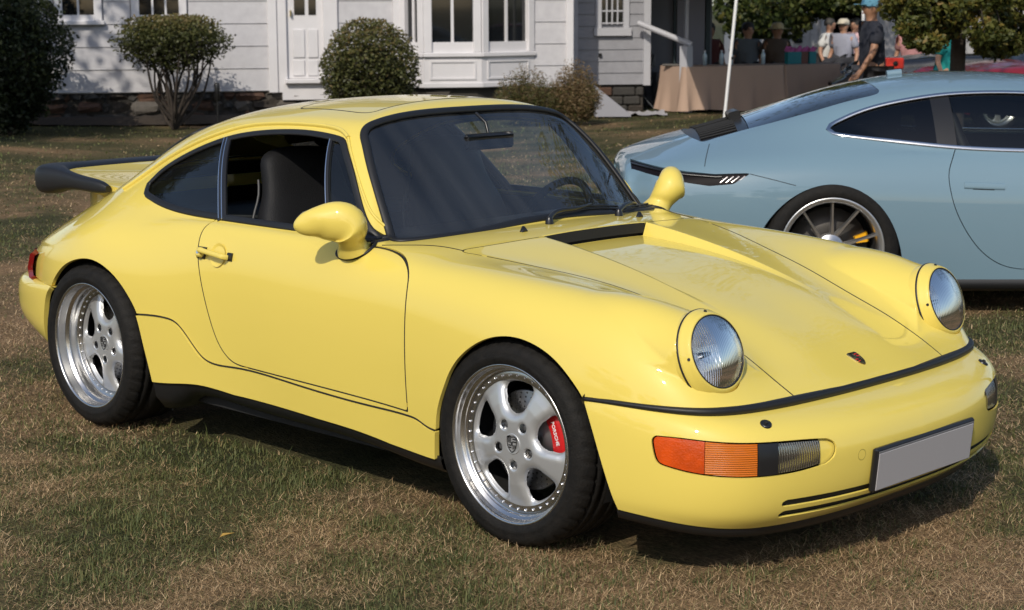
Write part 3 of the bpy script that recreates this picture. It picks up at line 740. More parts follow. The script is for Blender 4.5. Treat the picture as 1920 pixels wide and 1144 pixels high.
# towing cap ring on the bumper face
c = np.array([2.036, -.312, .353]); j = np.argmin(np.linalg.norm(FBH.V - c * [1, -1, 1], axis=1)); nn_ = FBH.N[j] * [1, -1, 1]; c = FBH.V[j] * [1, -1, 1]
T = np.cross(nn_, [0, 0, 1]); T /= np.linalg.norm(T); U = np.cross(T, nn_)
t = np.linspace(0, 2 * math.pi, 28, endpoint=False)
MB().tube([c + .0155 * (np.cos(a) * T + np.sin(a) * U) + nn_ * -.0006 for a in t], .0011, 6, closed=True).obj('towing_cap_ring', mat('paint_joint', (.30, .23, .03), .6), bump)
# licence plate, blank, in a black frame
pl = empty('licence_plate'); pl.parent = bump
nrm = np.array([1, 0, -.0979]); nrm /= np.linalg.norm(nrm); up = np.array([.0979, 0, 1.]); up /= np.linalg.norm(up)
R_ = np.array([[nrm[0], 0, up[0], 2.050], [0, 1, 0, 0], [nrm[2], 0, up[2], .2935], [0, 0, 0, 1]])
MB().box((-.012, -.272, -.062), (.006, .272, .071), R_, .006).obj('frame', BLACKP, pl)
MB().box((.0062, -.260, -.056), (.0092, .260, .056), R_, .0025).obj('plate', PLATEG, pl)
mb = MB()
mb.box((.0064, -.262, .0565), (.0085, .262, .0625), R_, .001); mb.obj('frame_strip', mat('frame_grey', (.16, .16, .165), .35), pl)
MB().box((-.030, -.20, -.03), (-.012, .20, .03), R_).obj('bracket', BLACKM, pl)
# rear bumper and tail lamps
RBG = bumper_grid(RB_TOP, RB_MID, RB_BOT, 130, RB_PROF, 40); RBH = Surf.grid(RBG).flip()
rx, ry, rz = RBH.V.T
rb = clips(RBH, -sdpoly(np.stack([rx, rz], 1), ARCH_R), rx + 1.4)
rbo = sobj('rear_bumper', both(rb).flange(.02), PAINT, car)
rt = path_at(RBG, 0); mb = MB(); mb.add(np.vstack([rt, rt * [.97, .9, 1] + [0, 0, .004]]), [(i, i + 1, len(rt) + i + 1, len(rt) + i) for i in range(len(rt) - 1)], True); mb.obj('bumper_top', PAINT, rbo)
tp = np.array([(-1.640, .790), (-1.72, .756), (-1.80, .712), (-1.87, .665), (-1.93, .612), (-1.98, .55)])
def tail(s):
    q = pspline(np.c_[tp, np.zeros(len(tp))], 40)[:, :2]; R = []
    for i, (x, y) in enumerate(q):
        k = i / 39; zt_ = .628 - .05 * k; R.append([(x + .012 * (1 - k), y * .99, .526), (x - .002, y + .004, .536), (x - .004, y + .005, .57), (x + .004, y - .002, zt_ - .012), (x + .016, y - .016, zt_)])
    S = Surf.grid(np.array(R).astype(float)).flip(); sobj('tail_light', sided(S.flange(.02), s), REDL, car)
mirrored_pair(tail)
mb = MB(); mb.box((-2.04, -.5, .40), (-1.95, .5, .63)); mb.obj('rear_panel', BLACKM, car)
# headlights: tilted ring, glass dome, reflector bowl
def headlight(s):
    c = np.array([1.720, s * .610, .646]); tl = RAD(19)
    A = np.array([math.cos(tl), s * .045, math.sin(tl)]); A /= np.linalg.norm(A)
    Up = np.array([-math.sin(tl), 0, math.cos(tl)]); Up -= A * (Up @ A); Up /= np.linalg.norm(Up); Rt = np.cross(A, Up)
    M = np.eye(4); M[:3, 0] = A; M[:3, 1] = Rt; M[:3, 2] = Up; M[:3, 3] = c
    h = empty('headlight'); h.parent = car
    el = lambda mb, ky=1.0, kz=1.12: mb
    def lathe(prof, n=64, kz=1.10, shift=0.0):
        mb = MB(); t = np.linspace(0, 2 * math.pi, n, endpoint=False); V = []
        for r, a, e in prof:
            k = 1 + (kz - 1) * e
            V.append(np.stack([np.full(n, a), r * np.sin(t), r * k * np.cos(t) - (.006 * e)], 1))
        V = np.vstack(V); V = V @ M[:3, :3].T + M[:3, 3]; m = len(prof)
        return mb.add(V, [(i*n+k, (i+1)*n+k, (i+1)*n+(k+1) % n, i*n+(k+1) % n) for i in range(m - 1) for k in range(n)], True)
    lathe([(.1235, -.06, 1), (.1235, -.004, 1), (.1225, .002, 1), (.1200, .006, .95), (.1155, .018, .6), (.1120, .026, .3), (.1085, .030, .1), (.1068, .0295, 0), (.1055, .026, 0), (.1055, .010, 0)]).obj('headlight_ring', PAINT, h)
    lathe([(.1225, -.014, 1), (.1252, -.012, 1), (.1252, -.007, 1), (.1228, -.005, 1)]).obj('ring_gasket', BLACKR, h)
    lathe([(.1070, .027, 0), (.1060, .0310, 0), (.1043, .0320, 0), (.1030, .030, 0)]).obj('lens_rim', BLACKP, h)
    r = np.linspace(.1040, 0.0005, 16); g = lathe([(q, .029 + .022 * (1 - (q / .1040)**2), 0) for q in r]); g.obj('lens', FLUTED, h)
    r = np.linspace(.1035, 0.0005, 14); g = lathe([(q, -.045 + .068 * (q / .1035)**2, 0) for q in r]); g.obj('reflector', REFLECT, h)
    mb = MB(); mb.tube([c - A * .04, c - A * .005], [.010, .007], 12); mb.obj('bulb', LAMPGLASS, h)
    for ang in (0, 90, 180, 270):
        a = RAD(ang); k = 1.095
        p = c + A * .0205 + Rt * .1150 * math.sin(a) + Up * (.1150 * 1.07 * math.cos(a) - .004)
        nn = A * .8 + (Rt * math.sin(a) + Up * math.cos(a)) * .6; nn /= np.linalg.norm(nn)
        MB().tube([p - nn * .006, p + nn * .0015], .0045, 12).obj('screw', BLACKP, h)
FLUTED = glass_sheet('fluted_lens', (.93, .95, .97)); nt = FLUTED.node_tree
tc = nt.nodes.new('ShaderNodeTexCoord'); wv = nt.nodes.new('ShaderNodeTexWave'); wv.bands_direction = 'Y'; wv.inputs['Scale'].default_value = 42
bpn = nt.nodes.new('ShaderNodeBump'); bpn.inputs['Distance'].default_value = .002; bpn.inputs['Strength'].default_value = .2
nt.links.new(tc.outputs['Object'], wv.inputs['Vector']); nt.links.new(wv.outputs['Fac'], bpn.inputs['Height'])
for nd in nt.nodes:
    if nd.type in ('BSDF_GLOSSY', 'FRESNEL'): nt.links.new(bpn.outputs['Normal'], nd.inputs['Normal'])
REFLECT = mat('lamp_reflector', (.88, .89, .91), .26, metal=.8); nt = REFLECT.node_tree; bb = nt.nodes['Principled BSDF']
tc = nt.nodes.new('ShaderNodeTexCoord'); h_ = None
for ax, sc in (('Y', 30), ('Z', 9)):
    w = nt.nodes.new('ShaderNodeTexWave'); w.bands_direction = ax; w.inputs['Scale'].default_value = sc; nt.links.new(tc.outputs['Object'], w.inputs['Vector'])
    if h_ is None: h_ = w.outputs['Fac']
    else:
        ad = nt.nodes.new('ShaderNodeMath'); nt.links.new(h_, ad.inputs[0]); nt.links.new(w.outputs['Fac'], ad.inputs[1]); h_ = ad.outputs[0]
bpn = nt.nodes.new('ShaderNodeBump'); bpn.inputs['Distance'].default_value = .004; bpn.inputs['Strength'].default_value = .22
nt.links.new(h_, bpn.inputs['Height']); nt.links.new(bpn.outputs['Normal'], bb.inputs['Normal'])
mirrored_pair(headlight)
# ------------------------------------------------------------------ wheels
def text_mesh(txt, size, depth=.0008, bold=0.0):
    c = bpy.data.curves.new('lettering', 'FONT'); c.body = txt; c.size = size; c.extrude = depth; c.offset = bold
    c.align_x = 'CENTER'; c.align_y = 'CENTER'; c.resolution_u = 3
    o = bpy.data.objects.new('lettering', c); COL.objects.link(o)
    dg = bpy.context.evaluated_depsgraph_get(); me = bpy.data.meshes.new_from_object(o.evaluated_get(dg))
    bpy.data.objects.remove(o); return me
def open_sd(r, th, rot):
    """distance to the five wheel openings (negative inside)"""
    best = np.full(r.shape, 9.)
    for k in range(5):
        a = th - rot - k * 2 * math.pi / 5; u = r * np.cos(a); v = r * np.sin(a)
        hw = .035 + .42 * (u - .105)
        d = smax(smax(r - .186, (np.abs(v) - hw) * .92, .030), .091 - u, .035)
        best = np.minimum(best, np.where(np.cos(a) > 0, d, 9.))
    return best
def make_wheel(dish, width, R, rot):
    """outer lip plane at y = 0, outward +y; returns meshes"""
    out = {}
    # tyre
    mb = MB(); W = width; n = 240
    prof = [(.238,-.006),(.247,.004),(.252,.0085),(.262,.0105),(.268,.0125),(.270,.0115),(.282,.0115),(.294,.0075),(.304,.000),(.3105,-.010),(R-.0035,-.020),(R-.0008,-.032)]
    g = [.045, .085, W - .092, W - .052]
    tread = []
    for c in g: tread += [(R, -c + .0045), (R - .007, -c + .0035), (R - .007, -c - .0035), (R, -c - .0045)]
    prof += tread + [(R - .0008, -W + .030), (.3105, -W + .008), (.294, -W - .006), (.262, -W - .008), (.238, -W + .006)]
    P = np.array(prof); t = np.linspace(0, 2 * math.pi, n, endpoint=False); V = []
    for i, (r, y) in enumerate(P):
        rr = np.full(n, r)
        if 9 <= i <= 12: rr[(np.arange(n) % 6 == 0)] -= .0055
        if 8 == i: rr[(np.arange(n) % 6 == 0)] -= .002
        tw = .03 * (i - 9) if 9 <= i <= 12 else 0
        V.append(np.stack([rr * np.cos(t + tw * .3), np.full(n, y), rr * np.sin(t + tw * .3)], 1))
    m = len(P); mb.add(np.vstack(V), [(i*n+k, (i+1)*n+k, (i+1)*n+(k+1) % n, i*n+(k+1) % n) for i in range(m - 1) for k in range(n)], True)
    out['tyre'] = mb.mesh('tyre', TYRE)
    # polished stepped lip and barrel
    d = dish; mb = MB()
    lip = [(.240,-.010),(.2462,-.002),(.2468,.0025),(.2445,.0045),(.2395,.0035),(.2365,-.001),(.2355,-.010),(.2350,-.010 - d * .28),(.2335,-.013 - d * .30),(.2255,-.015 - d * .33),(.2225,-.018 - d * .36),(.2212,-.022 - d * .50),(.2200,-.008 - d * .86),(.2175,-.004 - d * .93),(.2050,-.002 - d * .985),(.1950,-.002 - d * 1.0)]
    mb.lathe([(r, y) for r, y in lip], 96); out['lip'] = mb.mesh('rim_lip', POLISH)
    mb = MB(); mb.lathe([(.21, -d - .004), (.218, -d - .02), (.222, -W + .02), (.235, -W)], 64); out['barrel'] = mb.mesh('rim_barrel', mat('dark_barrel', (.05, .05, .052), .5, metal=.5))
    # five-spoke face
    nr, nt_ = 58, 260; r = np.linspace(.018, .1985, nr); th = np.linspace(0, 2 * math.pi, nt_ + 1)
    Rr, Th = np.meshgrid(r, th, indexing='ij'); sd = open_sd(Rr, Th, rot)
    h = -d + np.interp(Rr, [0, .05, .09, .13, .165, .185, .1985], [.020, .020, .0195, .0145, .006, -.001, -.004])
    w = .026; q = np.clip(1 - sd / w, 0, 1); h = h - .020 * (1 - np.sqrt(np.clip(1 - q**2, 0, 1)))
    lug = np.full(Rr.shape, 9.)
    for k in range(5):
        a = rot + math.pi / 5 + k * 2 * math.pi / 5
        lug = np.minimum(lug, np.hypot(Rr * np.cos(Th) - .066 * math.cos(a), Rr * np.sin(Th) - .066 * math.sin(a)) - .0145)
    q = np.clip(1 - lug / .006, 0, 1); h = h - .005 * (1 - np.sqrt(np.clip(1 - q**2, 0, 1)))
    G_ = np.stack([Rr * np.cos(Th), h, Rr * np.sin(Th)], -1); S = Surf.grid(G_).flip()
    if (S.N[:, 1].mean()) < 0: S = S.flip()
    S = clips(S, -sd.ravel(), -lug.ravel()).flange(.030)
    out['face'] = mesh_from('wheel_face', S.V, [f for F in S.F for f in F.tolist()], SILVER, True, S.N)
    out['nut_at'] = [(.066 * math.cos(rot + math.pi / 5 + k * 2 * math.pi / 5), -d - .004, .066 * math.sin(rot + math.pi / 5 + k * 2 * math.pi / 5)) for k in range(5)]
    mb = MB(); mb.lathe([(.0005, -.007), (.015, -.007), (.015, -.002), (.0105, 0), (.0105, .010), (.007, .0115), (.0005, .0115)], 12, 'y'); out['nut'] = mb.mesh('wheel_nut', mat('nut_grey', (.22, .22, .23), .4, metal=.8))
    mb = MB()
    for k in range(40):
        a = k * 2 * math.pi / 40; c = np.array([.2065 * math.cos(a), -d - .002, .2065 * math.sin(a)])
        mb.tube([c, c + [0, .0045, 0], c + [0, .0060, 0]], [.0042, .0040, .0018], 8)
    out['rivets'] = mb.mesh('rivets', CHROME)
    mb = MB(); c0 = -d + .0205
    mb.lathe([(.0315, c0 - .004), (.0315, c0 + .001), (.030, c0 + .0025), (.0285, c0 + .0018), (.012, c0 + .0025), (.0005, c0 + .003)], 40); out['cap'] = mb.mesh('hub_cap', SILVER)
    out['crest'] = crest_mesh(.021, .026)
    mb = MB(); mb.lathe([(.155, -d - .062), (.155, -d - .050), (.152, -d - .049), (.090, -d - .049), (.085, -d - .044), (.0005, -d - .044)], 64); out['disc'] = mb.mesh('brake_disc', STEEL)
    mb = MB()
    for k in range(36):
        for j, rr in enumerate((.103, .118, .133, .146)):
            a = k * 2 * math.pi / 36 + j * .045; c = np.array([rr * math.cos(a), -d - .0488, rr * math.sin(a)]); mb.tube([c - [0, .001, 0], c + [0, .0004, 0]], .0032, 8)
    out['holes'] = mb.mesh('disc_holes', BLACKM)
    return out
def shield(w, h, n=14):
    """outline of a crest, x across, z up"""
    P = [(-w * .98, h * .86), (-w * .45, h * 1.0), (0, h * .90), (w * .45, h * 1.0), (w * .98, h * .86), (w * 1.0, h * .2), (w * .86, -h * .35), (w * .5, -h * .78), (0, -h * 1.05), (-w * .5, -h * .78), (-w * .86, -h * .35), (-w * 1.0, h * .2)]
    return np.array(P)
def crest_mesh(w, h, dark=True):
    """raised quartered shield lying in the x-z plane, facing +y"""
    mb = MB(); P = shield(w, h)
    ring = np.vstack([P, P * .86]); n = len(P)
    V = np.vstack([np.c_[ring[:, 0], np.zeros(2 * n), ring[:, 1]], np.c_[ring[:, 0], np.full(2 * n, .0012), ring[:, 1]]])
    F = [(i, (i + 1) % n, n + (i + 1) % n, n + i) for i in range(n)]
    mb.add(V[2 * n:], [f[::-1] for f in F]); mb.add(V[2 * n:], F)
    def bar(x0, x1, z0, z1): mb.box((x0 * w, 0, z0 * h), (x1 * w, .0013, z1 * h))
    for z in (.62, .30): bar(-.8, -.12, z - .07, z + .07)
    for k in range(3): bar(.18 + k * .22, .28 + k * .22, .12, .78)
    for k in range(3): bar(-.70 + k * .22, -.60 + k * .22, -.60 + .08 * (2 - k), -.06)
    for z in (-.15, -.42): bar(.12, .72 + z * .3, z - .07, z + .07)
    bar(-.16, .16, -.16, .26)
    return mb.mesh('crest', mat('crest_dark', (.035, .035, .037), .4, metal=.3) if dark else BLACKM)
WF = make_wheel(.036, .232, .3185, RAD(90)); WR = make_wheel(.088, .275, .3215, RAD(94))
def place_wheel(Wm, x, y0, zc, right):
    w = empty('wheel', (x, -y0 if right else y0, zc), math.pi if right else 0.0); w.parent = car
    t = link('tyre', Wm['tyre'], w); rim = empty('rim'); rim.parent = w
    for nm, key in (('rim_lip', 'lip'), ('rim_barrel', 'barrel'), ('wheel_face', 'face'),  ('hub_cap', 'cap')): link(nm, Wm[key], rim)
    d = -np.array([v.co.y for v in Wm['face'].vertices]).max()
    for q in Wm['nut_at']: link('wheel_nut', Wm['nut'], rim).location = q
    link('rivets', Wm['rivets'], rim, kind='stuff')
    c = link('crest', Wm['crest'], rim); c.location = (0, -(.036 if Wm is WF else .088) + .0232, 0)
    b = empty('brake'); b.parent = w
    link('brake_disc', Wm['disc'], b); link('disc_holes', Wm['holes'], b, kind='stuff')
    return w, b
def caliper(b, d, a0, a1, right, k_=1.0, fwd=0.0):
    n = 14; t = np.linspace(a0, a1, n); mb = MB(); V = []
    sect = [(.108, -.046), (.112, -.036), (.148, -.036), (.162, -.040), (.168, -.052), (.168, -.085), (.108, -.085)]
    for k, a in enumerate(t):
        e = 1 - .10 * (abs(2 * k / (n - 1) - 1))**4
        for r, y in sect: V.append((((r - .135) * e + .135) * k_ * math.cos(a), -d + y + fwd - .004 * (1 - e) * 8, ((r - .135) * e + .135) * k_ * math.sin(a)))
    m = len(sect); F = [(i*m+j, i*m+(j+1) % m, (i+1)*m+(j+1) % m, (i+1)*m+j) for i in range(n - 1) for j in range(m)] + [tuple(range(m))[::-1], tuple((n - 1) * m + j for j in range(m))]
    mb.add(V, F, False); return mb.obj('caliper', REDC, b)
for x, y0, zc, Wm, dd in ((1.136, .8315, .3175, WF, .036), (-1.136, .8592, .320, WR, .088)):
    for right in (True, False):
        w, b = place_wheel(Wm, x, y0, zc, right)
        s = -1 if right else 1                        # local x points back on the right side
        am = RAD(19) if x > 0 else RAD(17)
        ac = am if not right else math.pi - am
        kk = 1.0 if x > 0 else .80; fw = 0.0 if x > 0 else .016
        cal = caliper(b, dd, ac - RAD(27), ac + RAD(27), right, kk, fw)
        if True:
            me = text_mesh('PORSCHE', .0172, .0004, .0003); me.materials.clear(); me.materials.append(WHITE)
            o = link('lettering', me, cal)
            dirv = Vector((math.cos(ac), 0, math.sin(ac))); tang = Vector((math.sin(ac), 0, -math.cos(ac))) * (1 if right else 1)
            if right: tang = Vector((-math.sin(ac), 0, math.cos(ac))); tang = -tang if tang.z > 0 else tang
            yv = Vector((0, 1, 0)); ax = tang if tang.z < 0 else -tang; up = yv.cross(ax)
            M = Matrix(((ax.x, up.x, yv.x, dirv.x * .130 * kk), (ax.y, up.y, yv.y, -dd - .0352 + fw), (ax.z, up.z, yv.z, dirv.z * .130 * kk), (0, 0, 0, 1))); o.matrix_local = M
# ------------------------------------------------------------------ mirrors
def loft_tube(path, ax, bx, n=28):
    """elliptical tube: half-size ax along x, bx across the path in the y-z plane"""
    P = np.array(path, float); T = np.gradient(P, axis=0); T[:, 0] = 0; T /= np.linalg.norm(T, axis=1, keepdims=True)
    B = np.stack([np.zeros(len(P)), -T[:, 2], T[:, 1]], 1); t = np.linspace(0, 2 * math.pi, n, endpoint=False)
    V = P[:, None] + np.array(ax)[:, None, None] * np.cos(t)[None, :, None] * np.array([1., 0, 0]) + np.array(bx)[:, None, None] * np.sin(t)[None, :, None] * B[:, None]
    return V
def door_mirror(s):
    ctrl = np.array([(.283,-.950,.914,.004,.004),(.287,-.944,.915,.020,.020),(.303,-.925,.919,.038,.040),(.327,-.900,.926,.052,.053),(.352,-.873,.929,.060,.065),(.376,-.846,.929,.064,.072),(.391,-.824,.920,.063,.070),(.391,-.806,.900,.058,.061),(.380,-.794,.876,.053,.052),(.368,-.786,.858,.050,.046),(.359,-.777,.842,.056,.048),(.355,-.768,.826,.062,.050)])
    ctrl[:8, 4] *= .93; q = pspline(ctrl, 46); V = loft_tube(q[:, :3], q[:, 3], q[:, 4])
    # flatten the rear of the head for the glass
    head = q[:, 1] < -.815; lim = q[:, 0][:, None] - .030
    W = V.copy(); k = head[:, None] & (W[:, :, 0] < lim); W[..., 0] = np.where(k, lim + (W[..., 0] - lim) * .08, W[..., 0])
    W = W * [1, -s, 1]
    S = Surf.grid(W); n = W.shape[1]
    i = np.arange(len(q)); F = [(a*n+b, a*n+(b+1) % n, (a+1)*n+(b+1) % n, (a+1)*n+b) for a in range(len(q) - 1) for b in range(n)]
    m = empty('door_mirror'); m.parent = car
    mb = MB(); mb.add(W.reshape(-1, 3), F if s < 0 else [f[::-1] for f in F], True); mb.add(W[0], [tuple(range(n))], True); mb.obj('mirror_housing', PAINT, m)
    t = np.linspace(0, 2 * math.pi, 30, endpoint=False); mb = MB()
    mb.add([(.316 - .052 * math.cos(a), s * (.878 + .052 * math.cos(a)), .929 + .042 * math.sin(a)) for a in t], [tuple(range(30))]); mb.obj('mirror_glass', MIRRORM, m)
    zc = .824; P, N = BE.side_path([(.356 + .066 * math.cos(a), zc + .008 * math.cos(a) + .026 * math.sin(a)) for a in t])
    P = P * [1, s, 1]; N = N * [1, s, 1]
    sweep(P, N, oval(.005, .006, 8, .002), True).obj('base_gasket', BLACKR, m)
mirrored_pair(door_mirror)
# ------------------------------------------------------------------ wipers, washer jets, badge
def ws_pt(x, y, h): return np.array([x, y, BE.top(x, abs(y)) + h])
for (px_, py_), (bx0, by0), (bx1, by1) in (((.598, -.086), (.552, -.02), (.505, .43)), ((.592, .285), (.545, .34), (.428, .665))):
    w = empty('wiper'); w.parent = car
    b = ws_pt(px_, py_, -.005); MB().tube([b, b + [0, 0, .018], b + [0, 0, .028]], [.015, .014, .009], 16).obj('pivot', BLACKP, w)
    mid = ((bx0 + bx1) / 2, (by0 + by1) / 2)
    arm = pspline([b + [0, 0, .022], ws_pt(px_ - .03, py_ + .07, .034), ws_pt((px_ + mid[0]) / 2, (py_ + mid[1]) / 2 + .02, .036), ws_pt(mid[0], mid[1], .026)], 16)
    MB().tube(arm, np.linspace(.009, .0045, 16), 8).obj('arm', BLACKP, w)
    ys = np.linspace(0, 1, 24); bl = np.array([ws_pt(bx0 + (bx1 - bx0) * t, by0 + (by1 - by0) * t, .009) for t in ys])
    MB().tube(bl, .0045, 8).obj('blade', BLACKR, w)
    MB().tube(bl[3:-3] + [0, 0, .010], .0035, 8).obj('blade_frame', BLACKP, w)
for y in (-.262, .338):
    b = ws_pt(.645, y, 0); MB().tube([b + [0, -.012, -.002], b + [0, 0, .009], b + [0, .014, -.001]], [.006, .011, .006], 10).obj('washer_jet', BLACKP, car)
bd = empty('hood_badge'); bd.parent = car
bc = np.array([1.808, 0, BE.top(1.808, 0)]); sl = (BE.top(1.835, 0) - BE.top(1.78, 0)) / .055
T = np.array([1, 0, sl]); T /= np.linalg.norm(T); Nn = np.array([-T[2], 0, T[0]])
def badge_pt(u, v, h): return bc + np.array([0, 1., 0]) * u - T * v + Nn * h
P = shield(.024, .031); n = len(P); Pf = pspline(P, 60, True)
mb = MB(); mb.add([badge_pt(u, v, 0) for u, v in Pf] + [badge_pt(u * .95, v * .95, .003) for u, v in Pf] + [badge_pt(0, 0, .0042)], [(i, 60 + i, 60 + (i + 1) % 60, (i + 1) % 60) for i in range(60)] + [(60 + i, 120, 60 + (i + 1) % 60) for i in range(60)]); mb.obj('shield', GOLD, bd)
def bquad(u0, u1, v0, v1, m, nm):
    MB().add([badge_pt(u, v, h) for u, v in ((u0, v0), (u1, v0), (u1, v1), (u0, v1)) for h in (.0032, .0046)], [(1, 3, 5, 7), (0, 1, 7, 6), (0, 2, 3, 1), (2, 4, 5, 3), (4, 6, 7, 5)]).obj(nm, m, bd)
for k, c in enumerate((REDC, BLACKM)):
    for j in range(2):
        bquad(.004, .019 - .002 * j, .006 + .0095 * j + .0045 * k, .0098 + .0095 * j + .0045 * k, c, 'stripe')
        bquad(-.016 + .004 * j, -.004, -.007 - .0095 * j - .0045 * k, -.0032 - .0095 * j - .0045 * k, c, 'stripe')
for j in range(3): bquad(-.018, -.006, .008 + j * .0055, .0102 + j * .0055, BLACKM, 'antler'); bquad(.004, .0145 - .003 * j, -.0175 + j * .0055, -.0153 + j * .0055, BLACKM, 'antler')
bquad(-.0055, .0055, -.006, .0065, BLACKM, 'centre_shield'); bquad(-.014, .014, .0248, .0275, BLACKM, 'name_band')
# ------------------------------------------------------------------ whale tail
sp = empty('rear_spoiler'); sp.parent = car
RIM = [(-1.425,.560,.888,.014,.014),(-1.47,.566,.893,.022,.025),(-1.60,.572,.902,.028,.030),(-1.71,.575,.906,.036,.040),(-1.79,.570,.903,.056,.055),(-1.87,.548,.900,.074,.062),(-1.925,.48,.900,.080,.060),(-1.945,.36,.902,.080,.054),(-1.955,.2,.903,.080,.052),(-1.958,0,.903,.080,.052)]
q = pspline(RIM, 60); q = np.vstack([q, (q[::-1] * [1, -1, 1, 1, 1])[1:]]); P = q[:, :3]
Tn = np.gradient(P, axis=0); Tn /= np.linalg.norm(Tn, axis=1, keepdims=True); A = np.cross(Tn, [0, 0, 1.]); A /= np.linalg.norm(A, axis=1, keepdims=True)
t = np.linspace(0, 2 * math.pi, 24, endpoint=False); c_, s_ = np.cos(t), np.sin(t)
e = lambda a, p: np.sign(a) * np.abs(a)**(2 / p)
V = P[:, None] + q[:, 3][:, None, None] * e(c_, 3)[None, :, None] * A[:, None] + q[:, 4][:, None, None] * e(s_, 3.2)[None, :, None] * np.array([0, 0, 1.])
mb = MB(); n = 24; mb.add(V.reshape(-1, 3), [(a*n+b, a*n+(b+1) % n, (a+1)*n+(b+1) % n, (a+1)*n+b) for a in range(len(q) - 1) for b in range(n)], True)
mb.add(V[0], [tuple(range(n))]); mb.add(V[-1], [tuple(range(n))[::-1]]); mb.obj('rubber_rim', BLACKR, sp)
nx_, ny_ = 24, 40; Gp = np.zeros((nx_, ny_, 3))
for i, x in enumerate(np.linspace(-1.36, -1.90, nx_)):
    k = i / (nx_ - 1); hw = .540 if x > -1.85 else .540 - .8 * (-1.85 - x)
    for j, v in enumerate(np.linspace(-1, 1, ny_)):
        dip = .020 * (1 - v * v) * math.sin(k * math.pi)
        Gp[i, j] = (x, v * hw, .912 + .030 * k - dip - .020 * abs(v)**4 * (1 - k))
S = Surf.grid(Gp); S = S.flip() if S.N[:, 2].mean() < 0 else S
sobj('spoiler_deck', S.flange(.05), PAINT, sp)
for k in range(9):
    x = -1.50 - k * .026; z = .912 + .030 * (-1.36 - x) / .595 - .020 * math.sin((-1.36 - x) / .595 * math.pi)
    MB().box((x - .006, -.30, z - .010), (x + .005, .34, z + .004)).obj('louvre', mat('louvre_dark', (.05, .04, .008), .6), sp)
lo_ = [(-1.42,.43,.86),(-1.80,.40,.90),(-1.90,.30,.905),(-1.90,-.30,.905),(-1.80,-.40,.90),(-1.42,-.43,.86)]; bo_ = [(-1.45,.46,.72),(-1.76,.44,.66),(-1.85,.34,.62),(-1.85,-.34,.62),(-1.76,-.44,.66),(-1.45,-.46,.72)]
mb = MB(); mb.add(np.vstack([pspline(lo_, 40), pspline(bo_, 40)]), [(i, i + 1, 41 + i, 40 + i) for i in range(39)], True); mb.obj('spoiler_base', PAINT, sp)
# ------------------------------------------------------------------ cabin
cabin = empty('cabin'); cabin.parent = car
def rounded(mb_args, name, m, parent, bev=.03, levels=2, rot=None, loc=None):
    mb = MB().box(*mb_args, None, bev); o = mb.obj(name, m, parent)
    md = o.modifiers.new('s', 'SUBSURF'); md.levels = md.render_levels = levels
    for p in o.data.polygons: p.use_smooth = True
    if rot: o.rotation_euler = rot
    if loc: o.location = loc
    return o
def seat(y):
    s = empty('seat'); s.parent = cabin
    prof = [(.0, .23, .07), (.15, .255, .075), (.32, .26, .075), (.47, .245, .07), (.54, .225, .06), (.60, .195, .05), (.68, .178, .048), (.735, .165, .044), (.765, .12, .03), (.775, .04, .012)]
    q = pspline([(z, w, d) for z, w, d in prof], 40); n = 28; t = np.linspace(0, 2 * math.pi, n, endpoint=False); V = []
    for z, w, d in q:
        e = lambda a, p: np.sign(a) * np.abs(a)**(2 / p)
        V.append(np.stack([-.20 - z * .30 + d * e(np.cos(t), 3), y + w * e(np.sin(t), 4), .34 + z * .985 + 0 * t], 1))
    mb = MB(); mb.add(np.vstack(V), [(a*n+b, a*n+(b+1) % n, (a+1)*n+(b+1) % n, (a+1)*n+b) for a in range(39) for b in range(n)], True); mb.add(V[-1], [tuple(range(n))]); mb.obj('backrest', LEATHER, s)
    for k in (-1, 1):
        zz = np.linspace(.05, .66, 24); ww = np.interp(zz, q[:, 0], q[:, 1]); dd = np.interp(zz, q[:, 0], q[:, 2])
        MB().tube(np.stack([-.20 - zz * .30 - dd * .80, y + k * ww * .985, .34 + zz * .985], 1), .005, 6).obj('piping', mat('piping_grey', (.05, .05, .05), .5), s)
    rounded(((-.22, y - .25, .28), (.26, y + .25, .44)), 'cushion', LEATHER, s, .05)
for y in (-.37, .37): seat(y)
mb = MB(); dash = np.zeros((8, 30, 3))
for j, y in enumerate(np.linspace(-.66, .66, 30)):
    for i, (x, z) in enumerate([(.60,.835),(.50,.852),(.36,.862),(.26,.862),(.22,.845),(.21,.80),(.23,.70),(.26,.58)]): dash[i, j] = (x - .10 * (y / .66)**2, y * (1 if z > .8 else .97), z - .012 * (y / .66)**2)
S = Surf.grid(dash); S = S.flip() if S.N[:, 2].mean() < 0 else S; sobj('dashboard', S, LEATHER, cabin)
MB().box((-1.45, -.70, .20), (.60, .70, .24)).obj('floor', LINING, cabin)
rounded(((-1.35, -.60, .55), (-.72, .60, .80)), 'rear_shelf', mat('grey_carpet', (.035, .037, .04), .9), cabin, .03)
rounded(((-.90, -.55, .35), (-.60, .55, .62)), 'rear_seat', LEATHER, cabin, .05)
sw_ = empty('steering_wheel'); sw_.parent = cabin; sc = np.array([.185, .37, .795]); tl = RAD(24); A = np.array([-math.cos(tl), 0, math.sin(tl)]); U = np.array([math.sin(tl), 0, math.cos(tl)]); Y = np.array([0, 1., 0])
t = np.linspace(0, 2 * math.pi, 40, endpoint=False)
MB().tube([sc + .188 * (np.cos(a) * Y + np.sin(a) * U) for a in t], .015, 10, closed=True).obj('wheel_rim', LEATHER, sw_)
for a in (0, math.pi, -math.pi / 2): MB().tube([sc - A * .03, sc + .18 * (math.cos(a) * Y + math.sin(a) * U)], .012, 8).obj('spoke', BLACKP, sw_)
MB().tube([sc - A * .16, sc - A * .03, sc + A * .005], [.03, .055, .05], 20).obj('hub', LEATHER, sw_)
